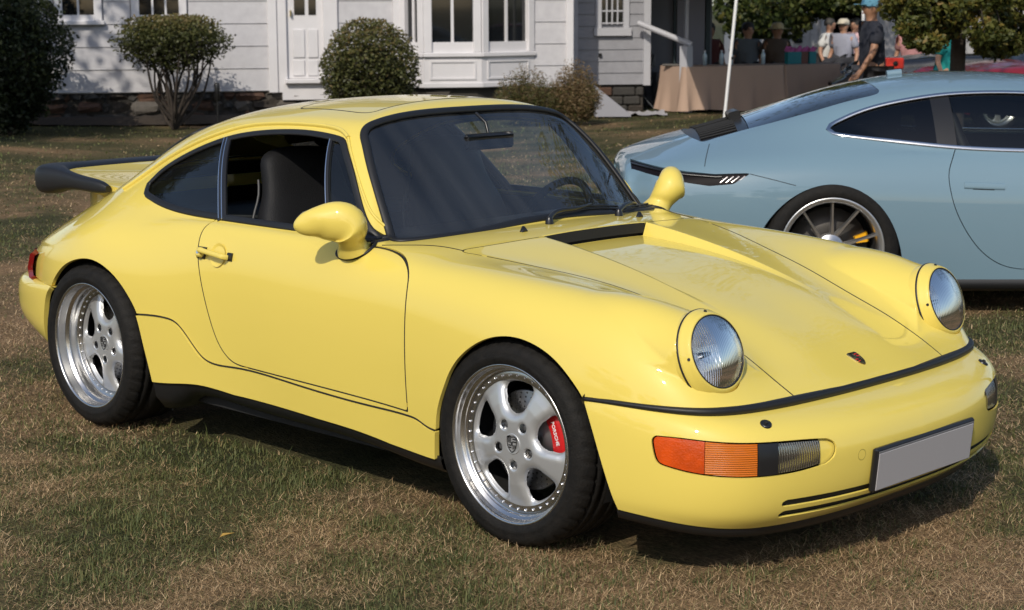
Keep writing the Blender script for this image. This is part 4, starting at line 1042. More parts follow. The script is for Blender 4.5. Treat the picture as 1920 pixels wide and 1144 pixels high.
rounded(((.205, -.125, 1.105), (.228, .125, 1.165)), 'interior_mirror', BLACKP, cabin, .012)
MB().tube([(.217, 0, 1.15), (.20, 0, 1.20), (.15, 0, 1.232)], .006, 8).obj('mirror_stem', BLACKP, cabin)
def rear_pt(x, y, h): return np.array([x, y, BE.top(x, abs(y)) + h])
rwp = empty('rear_wiper'); rwp.parent = car
MB().tube([rear_pt(-1.38, .30, -.01), rear_pt(-1.38, .30, .04)], .015, 12).obj('pivot', BLACKP, rwp)
MB().tube([rear_pt(-1.38, .30, .035), rear_pt(-1.32, .10, .035), rear_pt(-1.27, -.08, .02)], .006, 8).obj('arm', BLACKP, rwp)
MB().tube([rear_pt(-1.35, .08, .01), rear_pt(-1.24, -.22, .01)], .005, 8).obj('blade', BLACKR, rwp)
# dark underside
MB().box((-1.95, -.56, .17), (1.80, .56, .30)).obj('underside', BLACKM, car)
MB().box((-.72, -.74, .165), (.80, .74, .24)).obj('floor_pan', BLACKM, car)
# ------------------------------------------------------------------ pale blue coupe behind: same lofting, its own sections
BYAW = RAD(43); BH = np.array([math.cos(BYAW), math.sin(BYAW), 0]); BL = np.array([-math.sin(BYAW), math.cos(BYAW), 0])
SECTB = [
 (-2.33, [(.20,.44),(.22,.50),(.23,.56),(.23,.60),(.225,.63),(.21,.66),(.18,.68),(.14,.692),(.08,.698),(0,.70)]),
 (-2.315,[(.44,.40),(.47,.49),(.48,.56),(.478,.61),(.466,.65),(.44,.686),(.40,.708),(.31,.722),(.16,.73),(0,.732)]),
 (-2.27, [(.62,.34),(.66,.46),(.675,.56),(.668,.63),(.648,.680),(.61,.720),(.55,.745),(.43,.762),(.22,.772),(0,.774)]),
 (-2.17, [(.74,.29),(.785,.44),(.80,.56),(.790,.645),(.764,.705),(.715,.750),(.645,.778),(.50,.797),(.26,.81),(0,.812)]),
 (-2.00, [(.82,.25),(.865,.42),(.878,.57),(.868,.67),(.838,.735),(.782,.782),(.705,.812),(.55,.834),(.28,.848),(0,.85)]),
 (-1.72, [(.87,.23),(.905,.40),(.916,.57),(.906,.68),(.874,.757),(.815,.810),(.735,.842),(.58,.865),(.3,.88),(0,.88)]),
 (-1.45, [(.89,.22),(.922,.40),(.930,.57),(.920,.69),(.888,.770),(.828,.824),(.752,.852),(.60,.868),(.3,.88),(0,.88)]),
 (-1.225,[(.89,.21),(.922,.39),(.930,.57),(.920,.69),(.888,.772),(.832,.828),(.768,.856),(.62,.868),(.3,.875),(0,.875)]),
 (-.90,  [(.885,.19),(.914,.38),(.921,.56),(.911,.68),(.880,.764),(.834,.826),(.790,.856),(.64,.866),(.3,.87),(0,.87)]),
 (-.45,  [(.875,.16),(.898,.36),(.905,.54),(.896,.66),(.868,.750),(.828,.818),(.792,.850),(.65,.86),(.3,.865),(0,.865)]),
 (0.0,   [(.872,.15),(.893,.35),(.900,.53),(.892,.65),(.864,.742),(.822,.812),(.785,.845),(.65,.856),(.3,.86),(0,.86)]),
 (.55,   [(.872,.15),(.893,.35),(.900,.53),(.890,.64),(.858,.73),(.810,.80),(.765,.832),(.62,.842),(.3,.85),(0,.852)]),
 (1.225, [(.885,.18),(.910,.36),(.915,.52),(.900,.63),(.862,.72),(.79,.79),(.70,.80),(.50,.745),(.25,.745),(0,.745)]),
 (1.75,  [(.80,.18),(.83,.34),(.835,.48),(.82,.56),(.785,.62),(.71,.665),(.62,.672),(.44,.635),(.22,.635),(0,.635)]),
 (2.05,  [(.62,.20),(.65,.33),(.655,.42),(.645,.47),(.62,.505),(.57,.53),(.50,.54),(.38,.545),(.2,.55),(0,.55)]),
 (2.18,  [(.30,.24),(.32,.32),(.33,.37),(.325,.40),(.31,.42),(.28,.435),(.24,.445),(.18,.45),(.1,.455),(0,.455)]),
]
ROOFB = nspline([-2.40,-2.2,-2.0,-1.8,-1.5,-1.2,-.9,-.6,-.3,0,.3,.6], [.66,.735,.825,.91,1.035,1.137,1.203,1.236,1.240,1.222,1.18,1.11])
WBB = nspline([-2.3,-2.0,-1.7,-1.4,-1.1,-.8,-.4,0,.4,.8,1.1], [.45,.56,.645,.71,.755,.782,.795,.79,.77,.73,.68])
TUB = nspline([-2.3,-1.7,-1.2,-.8,-.3,.4,1.1], [1.0,1.2,1.55,1.75,1.85,1.85,1.8])
def zgreenb(x, y):
    d = WBB(x) - y; zs = .858 + d * TUB(x) * (1 - .40 * np.clip(d, -.2, .5))
    zr = ROOFB(x) - (.17 + .08 * sstep(-.8, -1.6, x)) * y**2 - .30 * np.abs(y)**4
    q = (y / .70)**2; zw = .86 + .42 * (1.02 - x - .22 * q) / (.80 - .1 * q)
    return smin(smin(zr, zs, .15), zw, .05)
def blue_grid(nx=330, n1=130, n2=30):
    xs = -2.33 + (2.18 + 2.33) * np.linspace(0, 1, nx)**1.12
    xs = np.sort(np.r_[xs, -2.329, -2.327, -2.324, -2.320, -2.316])
    return loft(SECTB, zgreenb, xs, n1, n2, lambda x: .015 + .20 * sstep(-.75, -1.35, np.array([x]))[0], 1.15, None, .20)
#@BPY
BO = CAMP + ray(1560, 468) * 9.12; BO = BO + BH * 1.225 + BL * .925; BO[2] = 0
bcar = empty('sports_car', tuple(BO), BYAW, label='pale blue modern sports coupe parked on the grass behind the yellow coupe', cat='car')
BBG = blue_grid(); BBE = Eval(BBG); BHF = Surf.grid(BBG).flip(); qx, qy, qz = BHF.V.T
bXZ = np.stack([qx, qz], 1); bXY = np.stack([qx, qy], 1)
BWIN = chain(([(-1.225,.962),(-1.205,.942),(-1.151,.930),(-.987,.912),(-.824,.895),(-.551,.870),(-.223,.856),(.2,.848),(.62,.846)], 50), ([(.62,.846),(.45,.96),(.25,1.08)], 16),
             ([(.25,1.08),(.12,1.125),(-.173,1.152),(-.37,1.155),(-.579,1.146),(-.796,1.117),(-1.023,1.064),(-1.17,1.005),(-1.215,.980),(-1.225,.962)], 50))
BDOOR = chain(([(-.575,.866),(-.612,.788),(-.624,.735),(-.612,.641),(-.566,.516),(-.447,.346),(-.33,.268),(-.22,.246),(.2,.235),(.62,.235)], 60), ([(.62,.235),(.66,.5),(.62,.80),(.60,.846)], 20), ([(.60,.846),(.2,1.12),(-.4,1.14),(-.60,1.11),(-.575,.866)], 30))
BARCH = chain(([(-1.64,.10),(-1.625,.36),(-1.574,.485),(-1.507,.570),(-1.398,.652),(-1.233,.696),(-1.067,.651),(-.94,.532),(-.861,.334),(-.84,.10)], 70), ([(-.84,.10),(-1.64,.10)], 3))
BARF = chain(([(.84,.1),(.86,.33),(.93,.52),(1.06,.64),(1.225,.69),(1.39,.64),(1.52,.52),(1.59,.33),(1.6,.1)], 40), ([(1.6,.1),(.84,.1)], 3))
RGH = chain(([(-.945,0),(-.938,.22),(-.918,.42)], 14), ([(-.918,.42),(-.932,.475),(-.98,.49)], 8), ([(-.98,.49),(-1.347,.478),(-1.62,.463),(-1.80,.485)], 24), ([(-1.80,.485),(-1.87,.50),(-1.89,.46)], 8), ([(-1.89,.46),(-1.93,.30),(-1.95,0)], 14))
BRG = np.vstack([RGH, (RGH * [1, -1])[::-1]])
bW = on(qy > .4, sdpoly(bXZ, BWIN), .5); bD = on(qy > .5, sdpoly(bXZ, BDOOR), .5); bA = on(qy > .4, np.minimum(sdpoly(bXZ, BARCH), sdpoly(bXZ, BARF)), .5); bR = on(qz > .7, sdpoly(bXY, BRG), .5)
WSBH = chain(([(.98,0),(.93,.35),(.80,.60),(.74,.66)], 24), ([(.74,.66),(.45,.60),(.28,.53)], 14), ([(.28,.53),(.22,.45),(.20,.25),(.20,0)], 20)); WSB = np.vstack([WSBH, (WSBH * [1, -1])[::-1]])
bS = on(qz > .8, sdpoly(bXY, WSB), .5)
# lamp strip round the tail, by height along the body
ZB = lambda x: np.interp(x, [-2.34,-2.25,-2.135,-1.972,-1.835,-1.72,-1.655], [.785,.785,.775,.755,.745,.750,.752])
ZL = lambda x: np.interp(x, [-2.34,-2.25,-2.135,-1.974,-1.864,-1.741,-1.655], [.748,.746,.728,.698,.684,.696,.748])
bL = on((qx < -1.655) & (qx > -2.262) & (qy > .0), np.maximum(qz - ZB(qx), ZL(qx) - qz), .5)
g = .0022
sobj('body', both(clips(BHF, -bW, g - bD, -bA, -bR, -bS, -bL)).flange(.012), BLUEP, bcar)
lin = clips(BHF, -bW + .01, -bA + .006, -bR + .008, -bS + .008); sobj('lining', both(Surf(lin.V - lin.N * .014, lin.N, lin.F)), LINING, bcar)
bdoor = clips(BHF, bD + g, -bW).flange(.012)
wp, wnn = BBE.side_path(shrink(BWIN, .004))
glb = clips(BHF, bW); glb = Surf(glb.V - glb.N * .006, glb.N, glb.F)
bz = glb.V[:, 2]; bb_ = -.565 - .012 * (bz - .87) / .26
BDARK = glass_sheet('dark_privacy_glass', (.10, .11, .12)); BCLEAR = glass_sheet('blue_car_glass', (.84, .88, .85))
CHR = mat('satin_trim', (.62, .63, .65), .22, metal=1)
def blue_side(s):
    d = sobj('door', sided(bdoor, s), BLUEP, bcar)
    mbm(sweep(wp, wnn, oval(.013, .007, 10, .001), True), s).obj('window_trim', CHR, bcar)
    sobj('quarter_window', sided(glb.clip(glb.V[:, 0] - bb_ + .10), s), BDARK, bcar)
    sobj('pillar_trim', sided(clips(glb, glb.V[:, 0] - bb_ - .002, bb_ - .10 - glb.V[:, 0]), s), BLACKP, bcar)
    sobj('door_window', sided(glb.clip(bb_ + .004 - glb.V[:, 0]), s), BCLEAR, bcar)
    # flush handle
    xs = np.linspace(-.545, -.335, 16); P, N = BBE.side_path([(x, .688 - .04 * (x + .545)) for x in xs]); o = mbm(sweep(P, N, oval(.018, .006, 14, .001, 2.2)), s).obj('door_handle', BLUEP, d)
    P, N = BBE.side_path([(x, .672 - .04 * (x + .545)) for x in np.linspace(-.50, -.39, 10)]); mbm(sweep(P, N, oval(.004, .003, 8, .001)), s).obj('handle_recess', BLACKM, o)
    # dark sill
    R = []
    for x in np.linspace(-.84, .85, 40):
        y = BBE.side(x, .185); R.append([(x, y + .004, .192), (x, y + .012, .175), (x, y + .010, .145), (x, y - .03, .125), (x, y - .3, .12)])
    sobj('sill_trim', sided(Surf.grid(np.array(R).astype(float)), s), BLACKR, bcar)
    for cx, r in ((-1.235, .375), (1.225, .37)):
        t = np.linspace(-.3, math.pi + .3, 30); Q = np.stack([np.stack([cx + r * np.cos(t), np.full(30, yy), .345 + r * np.sin(t)], 1) for yy in (.90, .55)], 1); mb = MB()
        mb.add(Q.reshape(-1, 3), [(2*i, 2*i+1, 2*i+3, 2*i+2) for i in range(29)], True); mb.add(Q[:, 1], [tuple(range(30))]); mbm(mb, s).obj('wheel_house', BLACKM, bcar)
mirrored_pair(blue_side)
rg = both(clips(BHF, bR, -1.62 - qx)); sobj('rear_window', Surf(rg.V - rg.N * .002, rg.N, rg.F), mat('black_glass', (.010, .012, .012), .03, coat=1.0), bcar)
gr = both(clips(BHF, bR, qx + 1.622)); sobj('engine_grille', Surf(gr.V - gr.N * .010, gr.N, gr.F), BLACKP, bcar)
for k in range(7):
    for s in (-1, 1):
        y = s * (.06 + k * .058); P, N = BBE.top_path([(x, y) for x in np.linspace(-1.68, -1.88, 8)]); sweep(P, N, oval(.008, .006, 8, -.004)).obj('grille_slat', BLACKM, bcar)
mb = MB(); P, N = BBE.top_path([(-1.66, y) for y in np.linspace(-.10, .10, 12)]); sweep(P, N, oval(.035, .028, 12, .012, 4)).obj('brake_light_housing', BLACKP, bcar)
ls = clips(BHF, bL); LSM = mat('dark_lens', (.008, .006, .007), .45, spec=.06)
for s in (1, -1): sobj('tail_light_strip', sided(Surf(ls.V - ls.N * .010, ls.N, ls.F), s), LSM, bcar)
# bright inner bars of the tail light
BAR = mat('light_bar', (.24, .22, .22), .15, coat=1.0, metal=.4)
def tailbars(s):
    for k in range(4):
        x = -1.70 - k * .030; P, N = BBE.side_path([(x + .02, ZB(x) - .012), (x, ZB(x) - .028), (x - .02, ZB(x) - .044)]); P = P * [1, s, 1]; N = N * [1, s, 1]
        sweep(P, N, oval(.006, .002, 8, -.007)).obj('lamp_bar', BAR, bcar)
    xs = np.linspace(-1.80, -2.28, 30); P, N = BBE.side_path([(x, ZB(x) - .012) for x in xs]); P = P * [1, s, 1]; N = N * [1, s, 1]; sweep(P, N, oval(.006, .003, 8, -.004)).obj('lamp_lip', BLACKP, bcar)
    zz = np.linspace(.765, .880, 12); P, N = BBE.top_path([(-1.841 - .004 * k, .565 + .0228 * k) for k in range(12)]); P = P * [1, s, 1]; N = N * [1, s, 1]; sweep(P, N, oval(.002, .001, 6, .0005)).obj('lid_joint', BLACKM, bcar)
    xs = np.linspace(-1.655, -1.42, 14); P, N = BBE.side_path([(x, np.interp(x, [-1.66,-1.536,-1.42], [.749,.720,.690])) for x in xs]); P = P * [1, s, 1]; N = N * [1, s, 1]; sweep(P, N, oval(.0018, .001, 6, .0005)).obj('bumper_joint', BLACKM, bcar)
mirrored_pair(tailbars)
p, n = BBE.top_path(shrink(WSB, .010)); ws = both(clips(BHF, bS)); sobj('windscreen', Surf(ws.V - ws.N * .004, ws.N, ws.F), BCLEAR, bcar)
P = np.array([(x, 0, BBE.top(x, 0)) for x in np.linspace(-.80, -.72, 8)]); sweep(P, np.tile([0, 0, 1.], (8, 1)), oval(.025, .022, 12, .008)).obj('roof_aerial', BLUEP, bcar)
# wheels: slim double spokes
def blue_wheel():
    out = {}; mb = MB(); R = .358; W = .30
    mb.lathe([(.262,-.01),(.272,.004),(.285,.010),(.310,.009),(.335,-.003),(.349,-.018),(R,-.04),(R,-.09),(R-.007,-.092),(R-.007,-.10),(R,-.102),(R,-.19),(R-.007,-.192),(R-.007,-.20),(R,-.202),(R,-W+.04),(.345,-W+.01),(.262,-W)], 96); out['tyre'] = mb.mesh('tyre', TYRE)
    SW = mat('satin_alloy', (.60, .60, .60), .30, metal=.9); mb = MB()
    mb.lathe([(.264,-.008),(.2735,.000),(.2735,.004),(.266,.006),(.252,.002),(.246,-.006),(.240,-.030),(.240,-.05),(.245,-.28)], 80); out['rim_ring'] = mb.mesh('rim_ring', SW)
    out['spokes'] = []
    for k in range(5):
        for sg in (-1, 1):
            a = math.pi / 2 + .30 + k * 2 * math.pi / 5; a1 = a + sg * .30; a0 = a + sg * .12
            p0 = np.array([.060 * math.cos(a0), -.070, .060 * math.sin(a0)]); p1 = np.array([.255 * math.cos(a1), -.012, .255 * math.sin(a1)])
            t = p1 - p0; tn = t / np.linalg.norm(t); sd_ = np.cross(tn, [0, 1., 0]); sd_ /= np.linalg.norm(sd_); up = np.cross(sd_, tn); up = up if up[1] > 0 else -up
            V = []; 
            for q, w_, h_ in ((0, .015, .03), (.5, .0085, .026), (1, .010, .03)):
                c = p0 + t * q; V += [c - sd_ * w_ - up * h_, c + sd_ * w_ - up * h_, c + sd_ * w_ * .55, c - sd_ * w_ * .55]
            F = [(i*4+j, i*4+(j+1) % 4, (i+1)*4+(j+1) % 4, (i+1)*4+j) for i in range(2) for j in range(4)] + [(0, 1, 2, 3), (11, 10, 9, 8)]
            mb = MB(); mb.add(V, F); out['spokes'].append(mb.mesh('spoke', SW))
    mb = MB(); mb.lathe([(.072,-.12),(.074,-.075),(.068,-.066),(.036,-.064),(.034,-.058),(.0005,-.056)], 40); out['hub'] = mb.mesh('hub', SW)
    mb = MB(); mb.lathe([(.205,-.17),(.205,-.145),(.08,-.145),(.0005,-.14)], 60); out['disc'] = mb.mesh('brake_disc', mat('dark_disc', (.06, .055, .05), .5, metal=.6))
    return out
BWM = blue_wheel()
for x, y0 in ((-1.225, .925), (1.225, .905)):
    for right in (True, False):
        w = empty('wheel', (x, -y0 if right else y0, .3562), math.pi if right else 0); w.parent = bcar
        link('tyre', BWM['tyre'], w); rim = empty('rim'); rim.parent = w
        link('rim_ring', BWM['rim_ring'], rim); link('hub', BWM['hub'], rim)
        for sp_ in BWM['spokes']: link('spoke', sp_, rim)
        b = empty('brake'); b.parent = w; link('brake_disc', BWM['disc'], b)
        mb = MB(); ac = math.pi - RAD(14) if right else RAD(14); V = []
        for a in np.linspace(ac - .12, ac + .12, 10):
            for r, y in ((.14, -.135), (.145, -.115), (.205, -.115), (.215, -.135), (.215, -.20), (.14, -.20)): V.append((r * math.cos(a), y, r * math.sin(a)))
        mb.add(V, [(i*6+j, i*6+(j+1) % 6, (i+1)*6+(j+1) % 6, (i+1)*6+j) for i in range(9) for j in range(6)] + [tuple(range(6))[::-1], tuple(54 + j for j in range(6))]); mb.obj('caliper', mat('yellow_caliper', (.85, .42, .01), .35, coat=.5), b)
for s in (-1, 1):
    m = empty('door_mirror'); m.parent = bcar
    q = pspline([(.50, 1.075, .895, .01, .01), (.50, 1.06, .90, .05, .045), (.505, 1.0, .915, .07, .062), (.51, .92, .92, .07, .058), (.52, .86, .90, .04, .03), (.53, .80, .86, .03, .02), (.54, .77, .84, .03, .02)], 30)
    V = loft_tube(q[:, :3], q[:, 3], q[:, 4], 20); V[..., 0] = np.where(V[..., 0] < .465, .465 + (V[..., 0] - .465) * .1, V[..., 0]); V = V * [1, s, 1]
    mb = MB(); mb.add(V.reshape(-1, 3), [(a*20+c, a*20+(c+1) % 20, (a+1)*20+(c+1) % 20, (a+1)*20+c) for a in range(29) for c in range(20)], True); mb.add(V[0], [tuple(range(20))]); mb.obj('mirror_housing', BLUEP, m)
    t = np.linspace(0, 2 * math.pi, 24, endpoint=False); MB().add([(.455, s * (.985 + .065 * math.cos(a)), .912 + .045 * math.sin(a)) for a in t], [tuple(range(24))]).obj('mirror_glass', mat('dark_mirror', (.06, .07, .08), .05, metal=1), m)
bcab = empty('cabin'); bcab.parent = bcar
for y in (-.37, .37):
    q = pspline([(0,.24,.08),(.3,.26,.08),(.5,.23,.07),(.62,.16,.05),(.72,.13,.045),(.76,.06,.02)], 24); t = np.linspace(0, 2 * math.pi, 20, endpoint=False)
    V = np.array([np.stack([-.28 - z * .35 + d * np.cos(t), y + w * np.sin(t), .30 + z + 0 * t], 1) for z, w, d in q]); mb = MB(); mb.add(V.reshape(-1, 3), [(a*20+c, a*20+(c+1) % 20, (a+1)*20+(c+1) % 20, (a+1)*20+c) for a in range(23) for c in range(20)], True); mb.obj('seat', LEATHER, bcab)
MB().box((-1.9, -.75, .2), (1.0, .75, .24)).obj('floor', LINING, bcab); MB().box((-1.5, -.62, .24), (-.95, .62, .80), None, .04).obj('rear_bulkhead', LINING, bcab)
MB().box((.45, -.68, .60), (.95, .68, .84), None, .05).obj('dashboard', LEATHER, bcab)
MB().box((-2.1, -.58, .15), (2.0, .58, .30)).obj('underside', BLACKM, bcar)
# ------------------------------------------------------------------ lawn
def vnoise(x, y, seed=0):
    """smooth value noise in -1..1"""
    def h(i, j):
        n = (i * 374761393 + j * 668265263 + seed * 1442695041) & 0xFFFFFFFF
        n = ((n ^ (n >> 13)) * 1274126177) & 0xFFFFFFFF
        return ((n ^ (n >> 16)) & 0xFFFF) / 32768.0 - 1
    i = np.floor(x).astype(np.int64); j = np.floor(y).astype(np.int64); fx_ = x - i; fy_ = y - j
    u = fx_ * fx_ * (3 - 2 * fx_); v = fy_ * fy_ * (3 - 2 * fy_)
    return (h(i, j) * (1 - u) + h(i + 1, j) * u) * (1 - v) + (h(i, j + 1) * (1 - u) + h(i + 1, j + 1) * u) * v
def fbm(x, y, s, o=4, seed=0):
    r = 0; a = 1; t = 0
    for k in range(o): r = r + a * vnoise(x * s, y * s, seed + k * 17); t += a; a *= .55; s *= 2.03
    return r / t
def dryness(x, y):
    """0 green .. 1 straw"""
    d = .66 + .62 * fbm(x, y, .62, 4, 3) + .78 * fbm(x, y, 2.3, 4, 9)
    far = np.hypot(x - CAMP[0], y - CAMP[1]); d = d - .12 * sstep(8.5, 14, far) - .34 * sstep(14, 22, far)
    # the bare, trodden strip left of the car and the lusher strip beside its front wheel
    return np.clip(d, 0, 1)
cs_ = np.unique(np.round(np.r_[-900, -400, -200, -100, -60, np.arange(-40, -12, .8), np.arange(-12, 8, .12), np.arange(8, 30, .8), np.arange(30, 60, 6), 100, 200, 400, 900], 3))
gx_, gy_ = np.meshgrid(cs_, cs_, indexing='ij'); rel = .012 * fbm(gx_, gy_, 1.3, 4, 31) * (np.hypot(gx_, gy_) < 60)
near_w = np.zeros_like(rel)
gz_ = rel - .006
n_ = len(cs_); ii = np.arange(n_ * n_).reshape(n_, n_)
F = np.stack([ii[:-1, :-1], ii[1:, :-1], ii[1:, 1:], ii[:-1, 1:]], -1).reshape(-1, 4)
def fast_mesh(name, V, F, m):
    me = bpy.data.meshes.new(name); V = np.asarray(V, np.float32); F = np.asarray(F, np.int32); k = F.shape[1]
    me.vertices.add(len(V)); me.vertices.foreach_set('co', V.ravel()); me.loops.add(F.size); me.loops.foreach_set('vertex_index', F.ravel())
    me.polygons.add(len(F)); me.polygons.foreach_set('loop_start', np.arange(0, F.size, k, dtype=np.int32)); me.materials.append(m)
    me.update(calc_edges=True); return me
def set_attr(me, name, vals):
    a = me.attributes.new(name, 'FLOAT', 'POINT'); a.data.foreach_set('value', np.asarray(vals, np.float32))
def ground_material():
    m = bpy.data.materials.new('lawn_soil'); m.use_nodes = True; nt = m.node_tree; b = nt.nodes['Principled BSDF']; b.inputs['Roughness'].default_value = .95; b.inputs['Specular IOR Level'].default_value = .15
    at = nt.nodes.new('ShaderNodeAttribute'); at.attribute_name = 'dry'
    tc = nt.nodes.new('ShaderNodeTexCoord')
    n1 = nt.nodes.new('ShaderNodeTexNoise'); n1.inputs['Scale'].default_value = 14; n1.inputs['Detail'].default_value = 10; n1.inputs['Roughness'].default_value = .75
    mp = nt.nodes.new('ShaderNodeMapping'); mp.inputs['Scale'].default_value = (1, 2.2, 1); n2 = nt.nodes.new('ShaderNodeTexNoise'); n2.inputs['Scale'].default_value = 60; n2.inputs['Detail'].default_value = 6
    nt.links.new(tc.outputs['Object'], n1.inputs['Vector']); nt.links.new(tc.outputs['Object'], mp.inputs['Vector']); nt.links.new(mp.outputs[0], n2.inputs['Vector'])
    ad = nt.nodes.new('ShaderNodeMath'); ad.operation = 'MULTIPLY_ADD'; ad.inputs[1].default_value = .9; nt.links.new(n1.outputs['Fac'], ad.inputs[0]); nt.links.new(at.outputs['Fac'], ad.inputs[2])
    s1 = nt.nodes.new('ShaderNodeMath'); s1.operation = 'SUBTRACT'; s1.inputs[1].default_value = .45; nt.links.new(ad.outputs[0], s1.inputs[0])
    r = nt.nodes.new('ShaderNodeValToRGB'); e = r.color_ramp.elements; e[0].position = .05; e[0].color = (.054, .056, .022, 1); e[1].position = .95; e[1].color = (.285, .182, .098, 1)
    k = r.color_ramp.elements.new(.42); k.color = (.110, .092, .042, 1); k = r.color_ramp.elements.new(.66); k.color = (.205, .138, .072, 1)
    nt.links.new(s1.outputs[0], r.inputs['Fac'])
    mx = nt.nodes.new('ShaderNodeMix'); mx.data_type = 'RGBA'; mx.blend_type = 'MULTIPLY'; mx.inputs['Factor'].default_value = .8
    r2 = nt.nodes.new('ShaderNodeValToRGB'); r2.color_ramp.elements[0].position = .3; r2.color_ramp.elements[0].color = (.30, .30, .30, 1); r2.color_ramp.elements[1].position = .7; r2.color_ramp.elements[1].color = (1.15, 1.15, 1.15, 1)
    nt.links.new(n2.outputs['Fac'], r2.inputs['Fac']); nt.links.new(r.outputs[0], mx.inputs['A']); nt.links.new(r2.outputs[0], mx.inputs['B']); nt.links.new(mx.outputs['Result'], b.inputs['Base Color'])
    bp = nt.nodes.new('ShaderNodeBump'); bp.inputs['Strength'].default_value = .8; bp.inputs['Distance'].default_value = .02; nt.links.new(n2.outputs['Fac'], bp.inputs['Height']); nt.links.new(bp.outputs[0], b.inputs['Normal'])
    return m
me = fast_mesh('lawn', np.stack([gx_, gy_, gz_], -1).reshape(-1, 3), F, ground_material()); set_attr(me, 'dry', dryness(gx_, gy_).ravel())
me.polygons.foreach_set('use_smooth', [True] * len(me.polygons)); link('lawn', me, kind='structure')
def blade_material():
    m = bpy.data.materials.new('grass_blades'); m.use_nodes = True; nt = m.node_tree; b = nt.nodes['Principled BSDF']; b.inputs['Roughness'].default_value = .6; b.inputs['Specular IOR Level'].default_value = .25
    at = nt.nodes.new('ShaderNodeAttribute'); at.attribute_name = 'tone'
    r = nt.nodes.new('ShaderNodeValToRGB'); e = r.color_ramp.elements
    e[0].position = 0; e[0].color = (.042, .055, .018, 1); e[1].position = 1; e[1].color = (.62, .45, .26, 1)
    for p, c in ((.22, (.082, .100, .031)), (.42, (.150, .145, .052)), (.55, (.20, .128, .063)), (.75, (.40, .262, .140))):
        k = e.new(p); k.color = (*c, 1)
    nt.links.new(at.outputs['Fac'], r.inputs['Fac']); nt.links.new(r.outputs[0], b.inputs['Base Color'])
    return m
def blades(seed):
    rg = np.random.default_rng(seed); V = []; T = []
    bands = [(3.9, 6.2, 24000, .0009, 1.0), (6.2, 9.0, 9500, .0014, 1.0), (9.0, 13, 2200, .0023, 1.0), (13, 19, 560, .0040, 1.05), (19, 30, 110, .007, 1.1)]
    for d0, d1, dens, w, hs in bands:
        tn = 1000 / FPX; area = tn * (d1**2 - d0**2) ; n = int(area * dens)
        d = np.sqrt(rg.uniform(d0**2, d1**2, n)); s = rg.uniform(-1000, 1000, n) / FPX * d
        fh = CF[:2] / np.linalg.norm(CF[:2]); rh = CR[:2] / np.linalg.norm(CR[:2])
        x = CAMP[0] + fh[0] * d + rh[0] * s; y = CAMP[1] + fh[1] * d + rh[1] * s
        under = (np.abs(y) < .62) & (np.abs(x) < 1.7)
        dr = dryness(x, y) + rg.normal(0, .24, n)
        green = dr < .50 + .25 * vnoise(x * 9, y * 9, 5)
        tuft = .5 + .5 * vnoise(x * 6, y * 6, 77)
        keepg = rg.uniform(0, 1, n) < np.where(green, .35 + .65 * tuft, 1.0)
        # worn patches: fewer blades
        keep = keepg & ~under & (rg.uniform(0, 1, n) < 1 - .25 * np.clip(dr - .8, 0, 1))
        x, y, green, tuft, dr = x[keep], y[keep], green[keep], tuft[keep], dr[keep]; n = len(x)
        L = np.where(green, rg.gamma(5, .0043, n) * (.55 + .75 * tuft), rg.gamma(4, .0056, n)) * hs
        L = np.clip(L, .006, .075)
        tilt = np.where(green, rg.uniform(.35, 1.40, n), rg.uniform(1.05, 1.54, n)); az = rg.uniform(0, 2 * math.pi, n)
        up = np.cos(tilt) * L; out = np.sin(tilt) * L
        z0 = .012 * fbm(x, y, 1.3, 4, 31) - .007 + np.where(green, 0, rg.uniform(.002, .020, n))
        dx, dy = np.cos(az), np.sin(az); sx, sy = -dy, dx; ww = w * rg.uniform(.6, 1.5, n) * np.where(green, 1.15, .7)
        b0 = np.stack([x - sx * ww, y - sy * ww, z0], 1); b1 = np.stack([x + sx * ww, y + sy * ww, z0], 1)
        k = .55; bend = np.where(green, .35, .5)
        mxp = x + dx * out * bend; myp = y + dy * out * bend; mz = z0 + up * .62
        m0 = np.stack([mxp - sx * ww * .8, myp - sy * ww * .8, mz], 1); m1 = np.stack([mxp + sx * ww * .8, myp + sy * ww * .8, mz], 1)
        tp = np.stack([x + dx * out, y + dy * out, z0 + up + .001], 1)
        V.append(np.stack([b0, b1, m1, m0, tp], 1).reshape(-1, 3))
        tone = np.where(green, np.clip(rg.normal(.27, .13, n), 0, .48), np.clip(rg.normal(.70, .19, n), .5, 1))
        T.append(np.repeat(tone, 5))
    # taller green tufts dotted about, thickest round the wheels and bumper
    cx = np.r_[rg.uniform(-3.5, 4.2, 900), rg.normal(1.3, .45, 120), rg.normal(1.9, .3, 90), rg.normal(-1.2, .35, 60)]; cy = np.r_[rg.uniform(-3.2, 4.5, 900), rg.normal(-1.0, .12, 120), rg.normal(-.35, .5, 90), rg.normal(-1.0, .12, 60)]
    ok = ~((np.abs(cy) < .75) & (np.abs(cx) < 1.75)); cx, cy = cx[ok], cy[ok]; k = 26; n = len(cx) * k; sp = np.repeat(rg.uniform(.015, .06, len(cx)), k)
    x = np.repeat(cx, k) + rg.normal(0, 1, n) * sp; y = np.repeat(cy, k) + rg.normal(0, 1, n) * sp; L = np.repeat(rg.uniform(.014, .036, len(cx)), k) * rg.uniform(.5, 1.3, n); tilt = rg.uniform(.2, 1.35, n); az = rg.uniform(0, 2 * math.pi, n)
    up = np.cos(tilt) * L; out = np.sin(tilt) * L; z0 = np.full(n, -.006); dx, dy = np.cos(az), np.sin(az); sx, sy = -dy, dx; ww = .0013 * rg.uniform(.7, 1.5, n)
    mxp = x + dx * out * .35; myp = y + dy * out * .35
